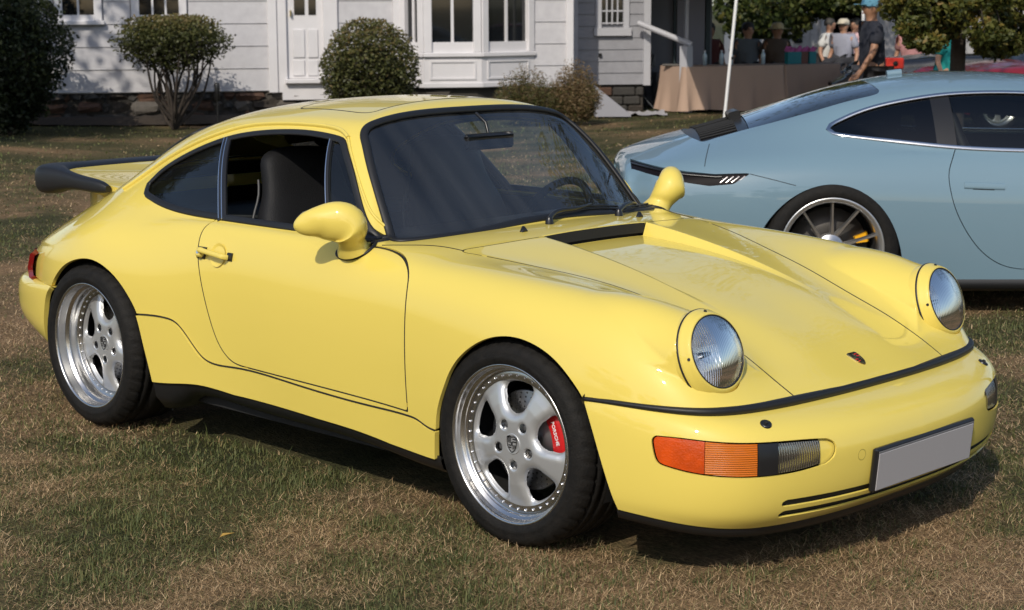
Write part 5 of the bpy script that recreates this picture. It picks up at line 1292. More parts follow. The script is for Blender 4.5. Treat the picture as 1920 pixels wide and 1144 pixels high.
    V.append(np.stack([np.stack([x - sx * ww, y - sy * ww, z0], 1), np.stack([x + sx * ww, y + sy * ww, z0], 1), np.stack([mxp + sx * ww * .8, myp + sy * ww * .8, z0 + up * .65], 1), np.stack([mxp - sx * ww * .8, myp - sy * ww * .8, z0 + up * .65], 1), np.stack([x + dx * out, y + dy * out, z0 + up], 1)], 1).reshape(-1, 3)); T.append(np.repeat(np.clip(np.repeat(rg.uniform(.1, .42, len(cx)), k) + rg.normal(0, .06, n), 0, .48), 5))
    V = np.vstack(V); T = np.concatenate(T); n = len(V) // 5; o = np.arange(n) * 5
    tri = np.concatenate([np.stack([o, o + 1, o + 2], 1), np.stack([o, o + 2, o + 3], 1), np.stack([o + 3, o + 2, o + 4], 1)])
    me = fast_mesh('grass', V, tri, blade_material()); set_attr(me, 'tone', T); return me
GM = blades(4)
link('grass', GM, label='short dry lawn grass, green tufts among straw', cat='grass', kind='stuff')
# ------------------------------------------------------------------ the white shingled house, 25 m behind
HA = RAD(10)
fh = np.array([*(CF[:2] / np.linalg.norm(CF[:2])), 0]); rh = np.array([*(CR[:2] / np.linalg.norm(CR[:2])), 0])
HU = math.cos(HA) * rh + math.sin(HA) * fh; HN = np.cross(HU, [0, 0, 1.]); HN = HN if HN @ fh < 0 else -HN      # along the wall, towards the lawn
H0 = CAMP + fh * 25.0 + rh * (500 - 960) / FPX * 25.0; H0[2] = 0
def wall_uv(px, py, off=0.0):
    """place on the wall plane (moved off towards the lawn) seen at a picture point: metres along, height"""
    d = ray(px, py); t = ((H0 + HN * off - CAMP) @ HN) / (d @ HN); p = CAMP + d * t - H0; return p @ HU, p[2]
def HW(u, off, z): return H0 + HU * u + HN * off + np.array([0, 0, z])
HM = np.eye(4); HM[:3, 0] = HU; HM[:3, 1] = HN; HM[:3, 2] = (0, 0, 1); HM[:3, 3] = H0
HM2 = HM.copy()
house = empty('house', tuple(H0), label='white shingled two storey house with a bay window and panelled white door', cat='house')
HOUSE_INV = np.array([[1, 0, 0, -H0[0]], [0, 1, 0, -H0[1]], [0, 0, 1, 0], [0, 0, 0, 1]])
def hbox(u0, u1, o0, o1, z0, z1, name, m, parent=house, bev=0.0, M=None):
    """box in wall coordinates, built relative to the house's foot"""
    A = HM.copy() if M is None else M.copy(); A[:3, 3] = A[:3, 3] - H0
    return MB().box((min(u0, u1), min(o0, o1), min(z0, z1)), (max(u0, u1), max(o0, o1), max(z0, z1)), A, bev).obj(name, m, parent)
WPAINT = mat('white_shingle', (.54, .53, .545), .65, noise=(9, (.43, .42, .44), 1.4), bump=(60, .25))
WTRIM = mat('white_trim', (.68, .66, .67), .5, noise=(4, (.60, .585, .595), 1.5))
WSHADE = mat('shaded_white_shingle', (.30, .30, .325), .7, noise=(8, (.23, .23, .25), 1.4), bump=(60, .25))  # white siding darkened, the wing's shade put into its colour
PANE = mat('window_pane', (.006, .007, .008), .06, coat=1.0)
STONE = [mat('foundation_stone_%s' % n, c, .9, noise=(14, c2, 1.5), bump=(30, .8)) for n, c, c2 in (('brown', (.045, .035, .028), (.03, .025, .02)), ('grey', (.055, .052, .047), (.035, .032, .03)), ('rust', (.12, .062, .038), (.05, .03, .022)), ('pale', (.12, .105, .09), (.08, .07, .06)))]  # stone colours darkened to carry the shade low on the wall
MORTAR = mat('mortar', (.045, .040, .034), .95)
uL = wall_uv(-260, 100)[0]; uC = wall_uv(503, 100)[0]; uD0 = wall_uv(541, 100)[0]; uD1 = wall_uv(604, 100)[0]; uDR = wall_uv(634, 100)[0]; uB0 = wall_uv(737, 100)[0]; uB1 = wall_uv(788, 100)[0]; uE = wall_uv(1062, 100)[0]
zB = wall_uv(430, 170)[1]; course = (wall_uv(450, 128)[1] - wall_uv(450, 170)[1]); TOPZ = 5.4
rng = random.Random(11)
hbox(uL, uE, -.25, -.03, zB - .02, TOPZ, 'wall', WPAINT)
def courses(u0, u1, z0, z1, holes, m, off=0.0, parent=house, M=None, step=course):
    """overlapping shingle rows; holes are (u0, u1, z0, z1) openings"""
    z = z0; k = 0
    while z < z1 - .02:
        t = min(z + step, z1); segs = [(u0, u1)]
        for a, b, c, d in holes:
            if d <= z + .03 or c >= t - .03: continue
            new = []
            for s, e in segs:
                if b <= s or a >= e: new.append((s, e)); continue
                if a > s: new.append((s, a))
                if b < e: new.append((b, e))
            segs = new
        for s, e in segs:
            A = (HM if M is None else M).copy(); A[:3, 3] = A[:3, 3] - H0
            # each row leans out at its foot: wedge section
            V = np.array([(u, o, zz) for u in (s, e) for o, zz in ((-.03, z - .006), (.020 + off, z - .004), (.018 + off, z + .008), (.004 + off, t), (-.03, t))]); V = V @ A[:3, :3].T + A[:3, 3]
            MB().add(V, [(0, 1, 2, 3, 4), (9, 8, 7, 6, 5), (0, 5, 6, 1), (1, 6, 7, 2), (2, 7, 8, 3), (3, 8, 9, 4), (4, 9, 5, 0)]).obj('shingle_row', m, parent)
        z = t; k += 1
def window(px0, px1, pyb, panes, frame=.11, top=2.75, px_f=None, name='window', parent=house, off=0.0, bars=None, M=None, u=None):
    u0, u1 = (wall_uv(px0, 40)[0], wall_uv(px1, 40)[0]) if u is None else u
    zb = wall_uv((px0 + px1) / 2, pyb)[1] if pyb is not None else None
    w = empty(name); w.parent = parent
    hb = lambda *a, **k: hbox(*a, parent=w, M=M, **k)
    hb(u0, u1, -.02 + off, .004 + off, zb, top, 'pane', PANE)
    for a, b in ((u0 - frame, u0), (u1, u1 + frame)): hb(a, b, -.04 + off, .055 + off, zb - .08, top + frame, 'frame', WTRIM, bev=.008)
    hb(u0, u1, -.04 + off, .045 + off, top, top + frame, 'frame', WTRIM); hb(u0, u1, -.04 + off, .04 + off, zb - .08, zb, 'frame', WTRIM)
    hb(u0 - frame - .03, u1 + frame + .03, -.04 + off, .10 + off, zb - .14, zb - .08, 'sill', WTRIM, bev=.01)
    for k in range(1, panes): 
        c = u0 + (u1 - u0) * k / panes; hb(c - .014, c + .014, 0 + off, .030 + off, zb, top, 'glazing_bar', WTRIM)
    for zc in (bars or []): hb(u0, u1, 0 + off, .028 + off, zc - .014, zc + .014, 'glazing_bar', WTRIM)
    return (u0 - frame - .02, u1 + frame + .02, zb - .14, top + frame)
h1 = window(118, 177, 28, 2); h2 = window(262, 336, 28, 3)
hd = (uD0 - .34, uDR + .02, 0, 2.6)
courses(uL, uC, zB, TOPZ, [h1, h2], WPAINT)
courses(uDR, uB0, zB, TOPZ, [], WPAINT)
courses(uC, uDR, 2.72, TOPZ, [], WPAINT)
# corner board and door case
hbox(uC, uC + .13, -.03, .07, zB - .04, TOPZ, 'corner_board', WTRIM, bev=.01)
hbox(uC + .13, uD0 - .02, -.03, .045, zB - .04, 2.72, 'door_case', WTRIM, bev=.01); hbox(uD1 + .02, uDR, -.03, .06, zB, 2.72, 'door_case', WTRIM, bev=.01); hbox(uC + .13, uDR, -.03, .075, 2.60, 2.72, 'door_case', WTRIM, bev=.01)
dz0 = wall_uv(572, 147)[1]; dz1 = 2.60
door = hbox(uD0 - .02, uD1 + .02, -.05, -.012, dz0, dz1, 'front_door', WTRIM)
def dpanel(p0, p1, y0, y1, m, nm, o0=-.012, o1=.008):
    a = wall_uv(p0, y0); b = wall_uv(p1, y1); hbox(a[0], b[0], o0, o1, b[1], a[1], nm, m, parent=door, bev=.006)
zt = 2.45
for a, b in ((551, 571), (578, 592)):
    u0_, u1_ = wall_uv(a, 10)[0], wall_uv(b, 10)[0]; z0_ = wall_uv(a, 28)[1]; hbox(u0_, u1_, -.014, -.004, z0_, zt, 'door_pane', PANE, parent=door)
for a, b in ((549, 572), (577, 597)): dpanel(a, b, 55, 108, WTRIM, 'door_panel'); dpanel(a, b, 113, 142, WTRIM, 'door_panel')
hbox(uD0 + .03, uD0 + .05, -.012, .05, wall_uv(545, 22)[1] - .06, wall_uv(545, 22)[1] + .02, 'door_knob', mat('brass', (.5, .4, .2), .3, metal=1), parent=door)
hbox(uD0 - .06, uD1 + .06, -.03, .14, dz0 - .07, dz0 - .005, 'door_sill', WTRIM, bev=.01)
hbox(uD0 - .10, uDR, -.05, .05, dz0 - .30, dz0 - .07, 'door_base', WTRIM)
# bay window
hbox(uB0, uB1, -.03, .09, zB - .02, TOPZ, 'corner_board', WTRIM, bev=.01)
OFF = .45
b0 = uB1; b1 = wall_uv(903, 90, OFF)[0]; b2 = wall_uv(1001, 90, .0)[0]
zs = wall_uv(840, 100, OFF)[1]; zbb = wall_uv(840, 165, OFF)[1]
bay = empty('bay_window'); bay.parent = house
def bay_face(p, q, nm):
    """one face of the bay between plan points p and q (along, off)"""
    p = np.array(p); q = np.array(q); L = np.linalg.norm(q - p); d = (q - p) / L
    X = HU * d[0] + HN * d[1]; N_ = np.cross(X, [0, 0, 1.]); N_ = N_ if N_ @ HN > 0 else -N_
    M = np.eye(4); M[:3, 0] = X; M[:3, 1] = N_; M[:3, 2] = (0, 0, 1); M[:3, 3] = H0 + HU * p[0] + HN * p[1]
    hb = lambda *a, **k: hbox(*a, parent=bay, M=M, **k)
    hb(0, L, -.10, 0, zbb, zs - .05, 'base_panel', WTRIM)
    hb(-.012, L + .012, -.10, .045, zs - .055, zs + .01, 'bay_sill', WTRIM, bev=.01); hb(-.006, L + .006, -.08, .022, zbb, zbb + .07, 'base_rail', WTRIM, bev=.008)
    m = L * .13; zi0, zi1 = zbb + .14, zs - .13
    for a in ((m, L - m, zi1, zi1 + .025), (m, L - m, zi0 - .025, zi0), (m - .025, m, zi0 - .025, zi1 + .025), (L - m, L - m + .025, zi0 - .025, zi1 + .025)): hb(a[0], a[1], -.01, .016, a[2], a[3], 'panel_moulding', WTRIM)
    hb(m, L - m, -.03, -.002, zi0, zi1, 'inset_panel', WTRIM)
    fr = .115; zt_ = 2.75; zw = zs + .155
    hb(fr, L - fr, -.10, -.06, zw, zt_, 'pane', PANE); hb(fr, L - fr, -.11, -.02, zs + .01, zw, 'frame', WTRIM)
    for a, b in ((0, fr), (L - fr, L)): hb(a, b, -.10, .02, zs + .01, TOPZ * .62, 'frame', WTRIM, bev=.01)
    hb(fr, L - fr, -.10, 0, zt_, TOPZ * .62, 'frame', WTRIM); hb(L / 2 - .02, L / 2 + .02, -.09, -.035, zw, zt_, 'glazing_bar', WTRIM)
bay_face((b0, OFF * .98), (b1, OFF), 'front'); bay_face((b1 + .004, OFF), (b2, 0.02), 'side'); bay_face((b0 - .30, .06), (b0 - .004, OFF * .98), 'side')
mb = MB(); pl_ = [HW(b0 - .30, 0, 0) - H0, HW(b0, OFF, 0) - H0, HW(b1, OFF, 0) - H0, HW(b2, 0, 0) - H0]
mb.prism([p + [0, 0, TOPZ * .62] for p in pl_], (0, 0, .12)); mb.obj('bay_roof', WTRIM, bay)
mb = MB(); mb.prism([p * .995 + [0, 0, .02] for p in [HW(b0 - .25, 0, 0) - H0, HW(b0 + .03, OFF - .08, 0) - H0, HW(b1 - .04, OFF - .08, 0) - H0, HW(b2 - .05, 0, 0) - H0]], (0, 0, zbb - .025)); mb.obj('bay_foundation', MORTAR, bay)
courses(b2 - .02, uE, zB, TOPZ, [], WPAINT); hbox(uE - .01, uE + .10, -.25, .06, zB - .02, TOPZ, 'corner_board', WTRIM, bev=.01)
# upper storey windows and roof (seen only in reflections)
for a in (150, 300, 570, 840): 
    u0 = wall_uv(a, 40)[0]; hbox(u0, u0 + .8, -.02, .01, 3.5, 4.9, 'pane', PANE); hbox(u0 - .1, u0 + .9, -.03, .05, 3.36, 3.5, 'sill', WTRIM)
ROOFM = mat('roof_shingle', (.06, .058, .06), .9, bump=(25, .6))
mb = MB(); pr = [HW(uL - .4, .5, TOPZ) - H0, HW(uE + .4, .5, TOPZ) - H0, HW(uE + .4, -4.2, TOPZ + 3.2) - H0, HW(uL - .4, -4.2, TOPZ + 3.2) - H0]; mb.prism(pr, (0, 0, .15)); mb.obj('roof', ROOFM, house)
hbox(uL, uE, -8.4, -8.2, 0, TOPZ, 'rear_wall', WPAINT); hbox(uL - .01, uL + .15, -8.3, -.2, 0, TOPZ, 'side_wall', WPAINT); hbox(uE - .30, uE - .1, -8.3, -.2, 0, TOPZ, 'side_wall', WPAINT)
# fieldstone foundation, stone by stone
found = empty('foundation'); found.parent = house
hbox(uL, uE, -.22, -.05, -.05, zB - .012, 'mortar', MORTAR, parent=found)
def stones(u0, u1, z0, z1, off, parent, seed):
    r = random.Random(seed); z = z0
    while z < z1 - .03:
        h = min(r.uniform(.10, .20), z1 - z); u = u0 + r.uniform(-.1, 0)
        while u < u1:
            w = r.uniform(.10, .46) * r.uniform(.7, 1.2); a, b = max(u, u0), min(u + w - .018, u1)
            if b - a > .05:
                o = hbox(a, b, -.08, off + r.uniform(-.05, .03), z + r.uniform(.002, .03), min(z + h - r.uniform(.002, .03), z1), 'stone', r.choice(STONE), parent=parent, bev=.04)
                for v in o.data.vertices: v.co += Vector((r.uniform(-.028, .028), r.uniform(-.02, .02), r.uniform(-.028, .028)))
            u += w
        z += h
stones(uL, uD0 + 1.9, -.02, zB - .015, .02, found, 5); stones(b2 - .1, uE, -.02, zB - .015, .02, found, 6)
# stones under the bay
stones(b0 + .02, b1 - .05, -.02, zbb - .02, OFF - .06, found, 8)
# ------------------------------------------------------------------ rear wing, shade put into its colours, set back behind the bay
WO = -1.2
def wing_uv(px, py): return wall_uv(px, py, WO)
wing = empty('house_wing', tuple(H0), label='grey white clapboard rear wing with small paned window and porch', cat='house')
w0 = wing_uv(1073, 100)[0]; w1 = wing_uv(1208, 100)[0]; wzb = wing_uv(1150, 158)[1]
WM = HM.copy(); WM[:3, 3] = H0 + HN * WO
wbox = lambda *a, parent=wing, **k: hbox(*a, parent=parent, M=WM, **k)
wbox(w0 - .6, w1, -5, -.03, wzb, TOPZ * .8, 'wall', WSHADE)
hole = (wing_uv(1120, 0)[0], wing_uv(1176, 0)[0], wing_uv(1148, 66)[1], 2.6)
courses(w0 - .4, w1, wzb, TOPZ * .8, [hole], WSHADE, parent=wing, M=WM, step=(wing_uv(1100, 130)[1] - wing_uv(1100, 152)[1]))
ww = empty('window'); ww.parent = wing; zb_ = wing_uv(1148, 46)[1]; a0, a1 = wing_uv(1127, 20)[0], wing_uv(1168, 20)[0]
wbox(a0, a1, -.03, .0, zb_, 2.5, 'pane', PANE, parent=ww)
TR2 = mat('shaded_trim', (.42, .42, .45), .6)  # white trim darkened to hold the wing's shade
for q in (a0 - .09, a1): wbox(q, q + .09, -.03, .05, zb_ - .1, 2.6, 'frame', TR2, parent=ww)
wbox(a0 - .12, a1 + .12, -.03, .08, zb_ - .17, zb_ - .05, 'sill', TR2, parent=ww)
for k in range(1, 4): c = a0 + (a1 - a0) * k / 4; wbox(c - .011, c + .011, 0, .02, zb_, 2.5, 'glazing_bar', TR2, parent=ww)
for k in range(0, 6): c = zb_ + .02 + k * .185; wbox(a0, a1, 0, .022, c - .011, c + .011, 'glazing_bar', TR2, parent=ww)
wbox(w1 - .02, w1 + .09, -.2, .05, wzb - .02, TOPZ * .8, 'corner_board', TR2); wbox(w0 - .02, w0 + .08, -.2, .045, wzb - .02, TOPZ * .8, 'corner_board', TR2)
wbox(wing_uv(1122, 100)[0], wing_uv(1127, 100)[0] , .01, .06, wing_uv(1120, 106)[1], wing_uv(1120, 100)[1], 'hose_tap', BLACKP)
sf = empty('foundation'); sf.parent = wing
wbox(w0 - .4, w1, -.3, -.06, -.05, wzb - .01, 'mortar', MORTAR, parent=sf)
r_ = random.Random(3); z = -.02
while z < wzb - .05:
    h = r_.uniform(.10, .16); u = w0 - .4
    while u < w1 - .05:
        w_ = r_.uniform(.16, .4); wbox(u, min(u + w_ - .02, w1), -.09, r_.uniform(-.03, .02), z, min(z + h - .01, wzb - .015), 'stone', r_.choice(STONE[:3]), parent=sf, bev=.02); u += w_
    z += h
mb = MB(); mb.prism([HW(w0 - .8, WO + .4, TOPZ * .8) - H0, HW(w1 + .5, WO + .4, TOPZ * .8) - H0, HW(w1 + .5, WO - 5, TOPZ * .8 + 1.8) - H0, HW(w0 - .8, WO - 5, TOPZ * .8 + 1.8) - H0], (0, 0, .12)); mb.obj('roof', ROOFM, wing)
# porch: back wall, door, posts and sloping handrail
PO = -2.6
def puv(px, py): return wall_uv(px, py, PO)
PM = HM.copy(); PM[:3, 3] = H0 + HN * PO
porch = empty('porch'); porch.parent = wing
pb = lambda *a, **k: hbox(*a, parent=porch, M=PM, **k)
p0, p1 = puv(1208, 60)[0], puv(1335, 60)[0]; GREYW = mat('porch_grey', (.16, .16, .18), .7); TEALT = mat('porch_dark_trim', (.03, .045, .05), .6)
pb(p0, p1, -.2, 0, 0, 3.6, 'back_wall', GREYW)
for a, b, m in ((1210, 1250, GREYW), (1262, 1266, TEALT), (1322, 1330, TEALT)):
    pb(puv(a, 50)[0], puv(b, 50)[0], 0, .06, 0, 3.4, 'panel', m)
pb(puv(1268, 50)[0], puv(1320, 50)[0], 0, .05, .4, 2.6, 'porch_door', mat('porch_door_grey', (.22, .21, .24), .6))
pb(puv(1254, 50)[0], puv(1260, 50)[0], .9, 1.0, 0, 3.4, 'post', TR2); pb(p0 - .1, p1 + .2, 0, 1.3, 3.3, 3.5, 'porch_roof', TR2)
def pt(px, py, off): u, z = wall_uv(px, py, off); return HW(u, off, z) - H0
MB().tube([pt(1196, 43, -1.0), pt(1297, 84, -.6)], .045, 8).obj('handrail', TR2, porch); MB().box((-.07, -.07, 0), (.07, .07, 1.0), np.vstack([np.c_[np.eye(3), pt(1287, 90, -.6) * [1, 1, 0]], [0, 0, 0, 1]])).obj('newel_post', TR2, porch)
for k in range(4): pb(puv(1215, 60)[0], puv(1330, 60)[0], .3 + .28 * k, .3 + .28 * (k + 1) - .01, 0, .55 - .14 * k, 'step', mat('step_grey', (.13, .13, .14), .8))
# mulch bed along the wall
bed = []
q0 = on_ground(-150, 236); q1 = on_ground(380, 236); q2 = on_ground(640, 232); q3 = on_ground(1000, 222); q4 = on_ground(1135, 212)
edge = pspline([q0, q1, q2, q3, q4], 60); V = []
for i, p in enumerate(edge):
    u = (p - H0) @ HU; o = (p - H0) @ HN
    for k in range(9):
        oo = o + (-.10 - o) * k / 8; b = HW(u, oo, 0); V.append(b + [0, 0, .012 + .09 * min(1, k / 2.5) + .035 * float(fbm(np.array([b[0]]), np.array([b[1]]), 3.1, 3, 8)[0])])
mb = MB(); mb.add(V, [(i*9+k, (i+1)*9+k, (i+1)*9+k+1, i*9+k+1) for i in range(59) for k in range(8)], True)
mb.obj('mulch_bed', mat('mulch', (.020, .015, .011), .95, noise=(26, (.045, .032, .022), 1.6), bump=(40, 1.0)), None, kind='structure')
# ------------------------------------------------------------------ foliage
def leaf_material(name, cols):
    m = bpy.data.materials.new(name); m.use_nodes = True; nt = m.node_tree; nt.nodes.clear()
    out = nt.nodes.new('ShaderNodeOutputMaterial'); at = nt.nodes.new('ShaderNodeAttribute'); at.attribute_name = 'tone'
    r = nt.nodes.new('ShaderNodeValToRGB'); e = r.color_ramp.elements; e[0].color = (*cols[0], 1); e[1].color = (*cols[-1], 1)
    for i, c in enumerate(cols[1:-1]): k = e.new((i + 1) / (len(cols) - 1)); k.color = (*c, 1)
    nt.links.new(at.outputs['Fac'], r.inputs['Fac'])
    p = nt.nodes.new('ShaderNodeBsdfPrincipled'); p.inputs['Roughness'].default_value = .5; p.inputs['Specular IOR Level'].default_value = .3; tl = nt.nodes.new('ShaderNodeBsdfTranslucent'); mx = nt.nodes.new('ShaderNodeMixShader'); mx.inputs[0].default_value = .25
    nt.links.new(r.outputs[0], p.inputs['Base Color']); nt.links.new(r.outputs[0], tl.inputs['Color']); nt.links.new(p.outputs[0], mx.inputs[1]); nt.links.new(tl.outputs[0], mx.inputs[2]); nt.links.new(mx.outputs[0], out.inputs['Surface'])
    return m
BOX_L = leaf_material('boxwood_leaf', [(.026, .022, .012), (.038, .042, .014), (.072, .082, .024), (.125, .120, .040), (.17, .125, .05)])
DARK_L = leaf_material('dark_leaf', [(.010, .016, .007), (.022, .032, .012), (.045, .055, .018)])
TREE_L = leaf_material('tree_leaf', [(.022, .034, .010), (.050, .072, .018), (.095, .115, .028), (.150, .135, .035)])
CED_L = leaf_material('cedar_leaf', [(.022, .034, .008), (.060, .072, .016), (.120, .120, .026), (.200, .130, .030)])
GRS_L = leaf_material('fern_blade', [(.030, .045, .012), (.085, .090, .026), (.150, .100, .050), (.230, .160, .080)])
BARK = mat('bark', (.028, .021, .016), .9, noise=(20, (.055, .042, .033), 1.5), bump=(30, .8))
def leaves(name, C, size, m, seed, tone=None, aspect=1.9, droop=0.0, parent=None):
    """one diamond-shaped leaf at each of the points C"""
    rg = np.random.default_rng(seed); n = len(C); d = rg.normal(size=(n, 3)); d[:, 2] = d[:, 2] * .8 - droop; d /= np.linalg.norm(d, axis=1, keepdims=True)
    a = np.cross(d, rg.normal(size=(n, 3))); a /= np.linalg.norm(a, axis=1, keepdims=True); L = size * rg.uniform(.6, 1.35, n)[:, None]; w = L / aspect
    V = np.stack([C - d * L / 2, C + a * w / 2, C + d * L / 2, C - a * w / 2], 1).reshape(-1, 3); o = np.arange(n)[:, None] * 4 + np.arange(4)
    me = fast_mesh(name, V, o, m); t = rg.uniform(0, 1, n) if tone is None else np.clip(tone + rg.normal(0, .16, n), 0, 1); set_attr(me, 'tone', np.repeat(t, 4)); return link(name, me, parent)
def shell_points(c, r, n, seed, thick=.25, lump=.12, freq=3.0, zmin=None):
    """points in the outer layer of a lumpy ellipsoid, with tone from a lump field"""
    rg = np.random.default_rng(seed); d = rg.normal(size=(n, 3)); d /= np.linalg.norm(d, axis=1, keepdims=True)
    f = fbm(d[:, 0] * 1.3 + seed, d[:, 1] * 1.3 + d[:, 2] * 2.1, freq, 3, seed); k = 1 + lump * f - thick * rg.beta(1, 2.2, n)
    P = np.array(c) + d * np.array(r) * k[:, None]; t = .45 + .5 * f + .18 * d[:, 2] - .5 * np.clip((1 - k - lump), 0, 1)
    if zmin is not None: q = P[:, 2] > zmin; P, t = P[q], t[q]
    return P, t
def local(P, o): return P - np.array(o)
def stems(base, tips, r0, r1, m, parent, name='stem', seed=1, wob=.06):
    rg = np.random.default_rng(seed)
    for tp in tips:
        b = np.array(base, float) if np.ndim(base) == 1 else base[rg.integers(len(base))]
        tp = np.array(tp, float); mid = (b + tp) / 2 + rg.normal(0, wob, 3); MB().tube(pspline([b, b * .65 + mid * .35 + rg.normal(0, wob * .3, 3), mid, tp], 9), np.linspace(r0, r1, 9), 6).obj(name, m, parent)
def spot(px, dep): p = CAMP + fh * dep + rh * ((px - 960) / FPX * dep); return np.array([p[0], p[1], 0])
def zpx(py, dep): return CAMP[2] - (py - 9.6) / FPX * dep
def ppm(dep): return FPX / dep
# clipped round bush
d_ = 23.6; b_ = spot(697, d_); bush = empty('round_bush', tuple(b_), label='clipped dome shaped green bush beside the white front door', cat='bush')
rx_ = 92 / ppm(d_); P, t = shell_points((0, 0, .62), (rx_, rx_, .62), 13000, 3, .42, .13, 7, .06)
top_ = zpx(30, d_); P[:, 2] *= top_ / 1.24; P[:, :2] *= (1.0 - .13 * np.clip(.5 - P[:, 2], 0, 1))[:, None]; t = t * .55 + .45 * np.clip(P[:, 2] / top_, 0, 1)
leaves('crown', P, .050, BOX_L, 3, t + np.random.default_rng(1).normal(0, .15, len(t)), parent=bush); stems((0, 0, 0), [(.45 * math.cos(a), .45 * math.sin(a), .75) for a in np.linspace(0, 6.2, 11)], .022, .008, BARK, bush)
P2, t2 = shell_points((0, 0, .58), (rx_ * .78, rx_ * .78, .54), 6500, 5, .5, .15, 4, .02); leaves('inner_dark_leaves', P2, .075, BOX_L, 6, t2 * .3, parent=bush)  # dark inner leaf mass added to fill bright gaps in the crown
# flat-topped bush on bare stems
d_ = 23.4; b_ = spot(330, d_); bush = empty('flat_topped_bush', tuple(b_), label='flat topped bush on bare branching stems against white shingles', cat='bush')
sc_ = 1 / ppm(d_); P, t = shell_points((0, 0, zpx(70, d_)), (105 * sc_, 95 * sc_, 56 * sc_), 14000, 12, .85, .42, 7)
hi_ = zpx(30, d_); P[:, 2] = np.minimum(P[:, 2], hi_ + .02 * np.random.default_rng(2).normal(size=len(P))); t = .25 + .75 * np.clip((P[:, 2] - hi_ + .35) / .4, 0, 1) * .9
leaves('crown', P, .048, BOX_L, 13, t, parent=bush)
rr = np.random.default_rng(5); tips = [((rr.uniform(-.62, .62)), rr.uniform(-.5, .5), zpx(80, d_) + rr.uniform(-.05, .12)) for _ in range(20)]
stems((0, 0, 0), [np.array(q) @ np.array([[rh[0], rh[1], 0], [fh[0], fh[1], 0], [0, 0, 1]]) for q in tips], .026, .007, BARK, bush, seed=4, wob=.13)
# big dark bush at the picture's left
d_ = 22.6; b_ = spot(20, d_); bush = empty('large_dark_bush', tuple(b_), label='large dark spreading bush at the corner of the house', cat='bush')
sc_ = 1 / ppm(d_); P, t = shell_points((0, 0, 1.05), (128 * sc_, 120 * sc_, 1.05), 13000, 21, .42, .22, 4); P[:, :2] *= (.62 + .38 * np.clip(P[:, 2] / .9, 0, 1))[:, None]; leaves('crown', P, .06, DARK_L, 22, t, parent=bush); P3, t3 = shell_points((0, 0, .95), (85 * sc_, 80 * sc_, .85), 6000, 24, .6, .2, 4); leaves('inner_dark_leaves', P3, .10, DARK_L, 25, t3 * .4, parent=bush)  # second leaf set is a dark filling behind the crown's gaps
stems((0, 0, 0), [(.6 * math.cos(a) * q, .6 * math.sin(a) * q, 1.1) for a in np.linspace(0, 6.2, 9) for q in (.5, 1)], .03, .008, BARK, bush, seed=9, wob=.1)
# feathery clump at the bay's corner
for px_, hw_, top_, nm, lb, ton in ((990, 62, 128, 'feathery_shrub', 'green feathery shrub growing under the bay window', .36), (1078, 48, 118, 'feathery_shrub', 'brown tipped feathery shrub next to the folding chair', .62)):
    d_ = 24.0; b_ = spot(px_, d_); bush = empty(nm, tuple(b_), label=lb, cat='shrub'); rg = np.random.default_rng(int(px_)); h = zpx(top_, d_); w = hw_ / ppm(d_); V = []; T = []
    for i in range(1500):
        a = rg.uniform(0, 6.28); q = math.sqrt(rg.uniform(0, 1)); tip = np.array([math.cos(a) * w * q * 1.15, math.sin(a) * w * q, h * (1.05 - .5 * q**2) * rg.uniform(.55, 1.05)]); bs = np.array([math.cos(a) * w * q * .35, math.sin(a) * w * q * .35, 0]); tn = ton + .25 * (tip[2] / h - .6) + rg.normal(0, .14)
        for k in range(9):
            s = .25 + .75 * k / 8; V.append(bs + (tip - bs) * s + rg.normal(0, .02, 3)); T.append(tn + .1 * s)
    leaves('fronds', np.array(V), .055, GRS_L, int(px_), np.array(T), aspect=5, parent=bush); stems((0, 0, 0), [(rg.uniform(-w, w) * .7, rg.uniform(-w, w) * .7, h * .8) for _ in range(8)], .012, .004, BARK, bush, seed=3, wob=.03)
# ------------------------------------------------------------------ trees
def tree(px, dep, h, crown, trunk_r, n, size, m, label, seed, name='tree', clumps=None, lean=(0, 0), pos=None, group=None):
    b = spot(px, dep) if pos is None else np.array(pos, float); tr = empty(name, tuple(b), label=label, cat='tree', group=group); rg = np.random.default_rng(seed)
    tk = pspline([(0, 0, -.1), (lean[0] * .3, lean[1] * .3, h * .25), (lean[0] * .7, lean[1] * .7, h * .55), (lean[0], lean[1], h * .85)], 14); MB().tube(tk, np.linspace(trunk_r, trunk_r * .25, 14), 10).obj('trunk', BARK, tr)
    (cz, crx, crz) = crown; C_ = []
    if clumps is None:
        for i in range(26):
            d = rg.normal(size=3); d /= np.linalg.norm(d); q = rg.uniform(.45, 1)**.6; C_.append((d[0] * crx * q, d[1] * crx * q, cz + d[2] * crz * q, crx * rg.uniform(.22, .38)))
    else: C_ = clumps
    P = []; T = []
    for i, (x, y, z, r) in enumerate(C_):
        p, t = shell_points((x, y, z), (r * 1.15, r * 1.15, r * .8), max(40, n // len(C_)), seed * 31 + i, .7, .25, 3); P.append(p); T.append(t + rg.normal(0, .1))
        base = tk[min(13, 5 + i % 7)]; MB().tube(pspline([base, (base + np.array([x, y, z])) / 2 + rg.normal(0, .12, 3), (x, y, z)], 7), np.linspace(trunk_r * .35, trunk_r * .06, 7), 6).obj('limb', BARK, tr)
    leaves('crown', np.vstack(P), size, m, seed, np.concatenate(T), aspect=1.7, parent=tr, droop=.3 if m is CED_L else 0); return tr
def px_clump(px, py, dep, r, b): p = spot(px, dep) - b; return (p[0], p[1], zpx(py, dep), r)
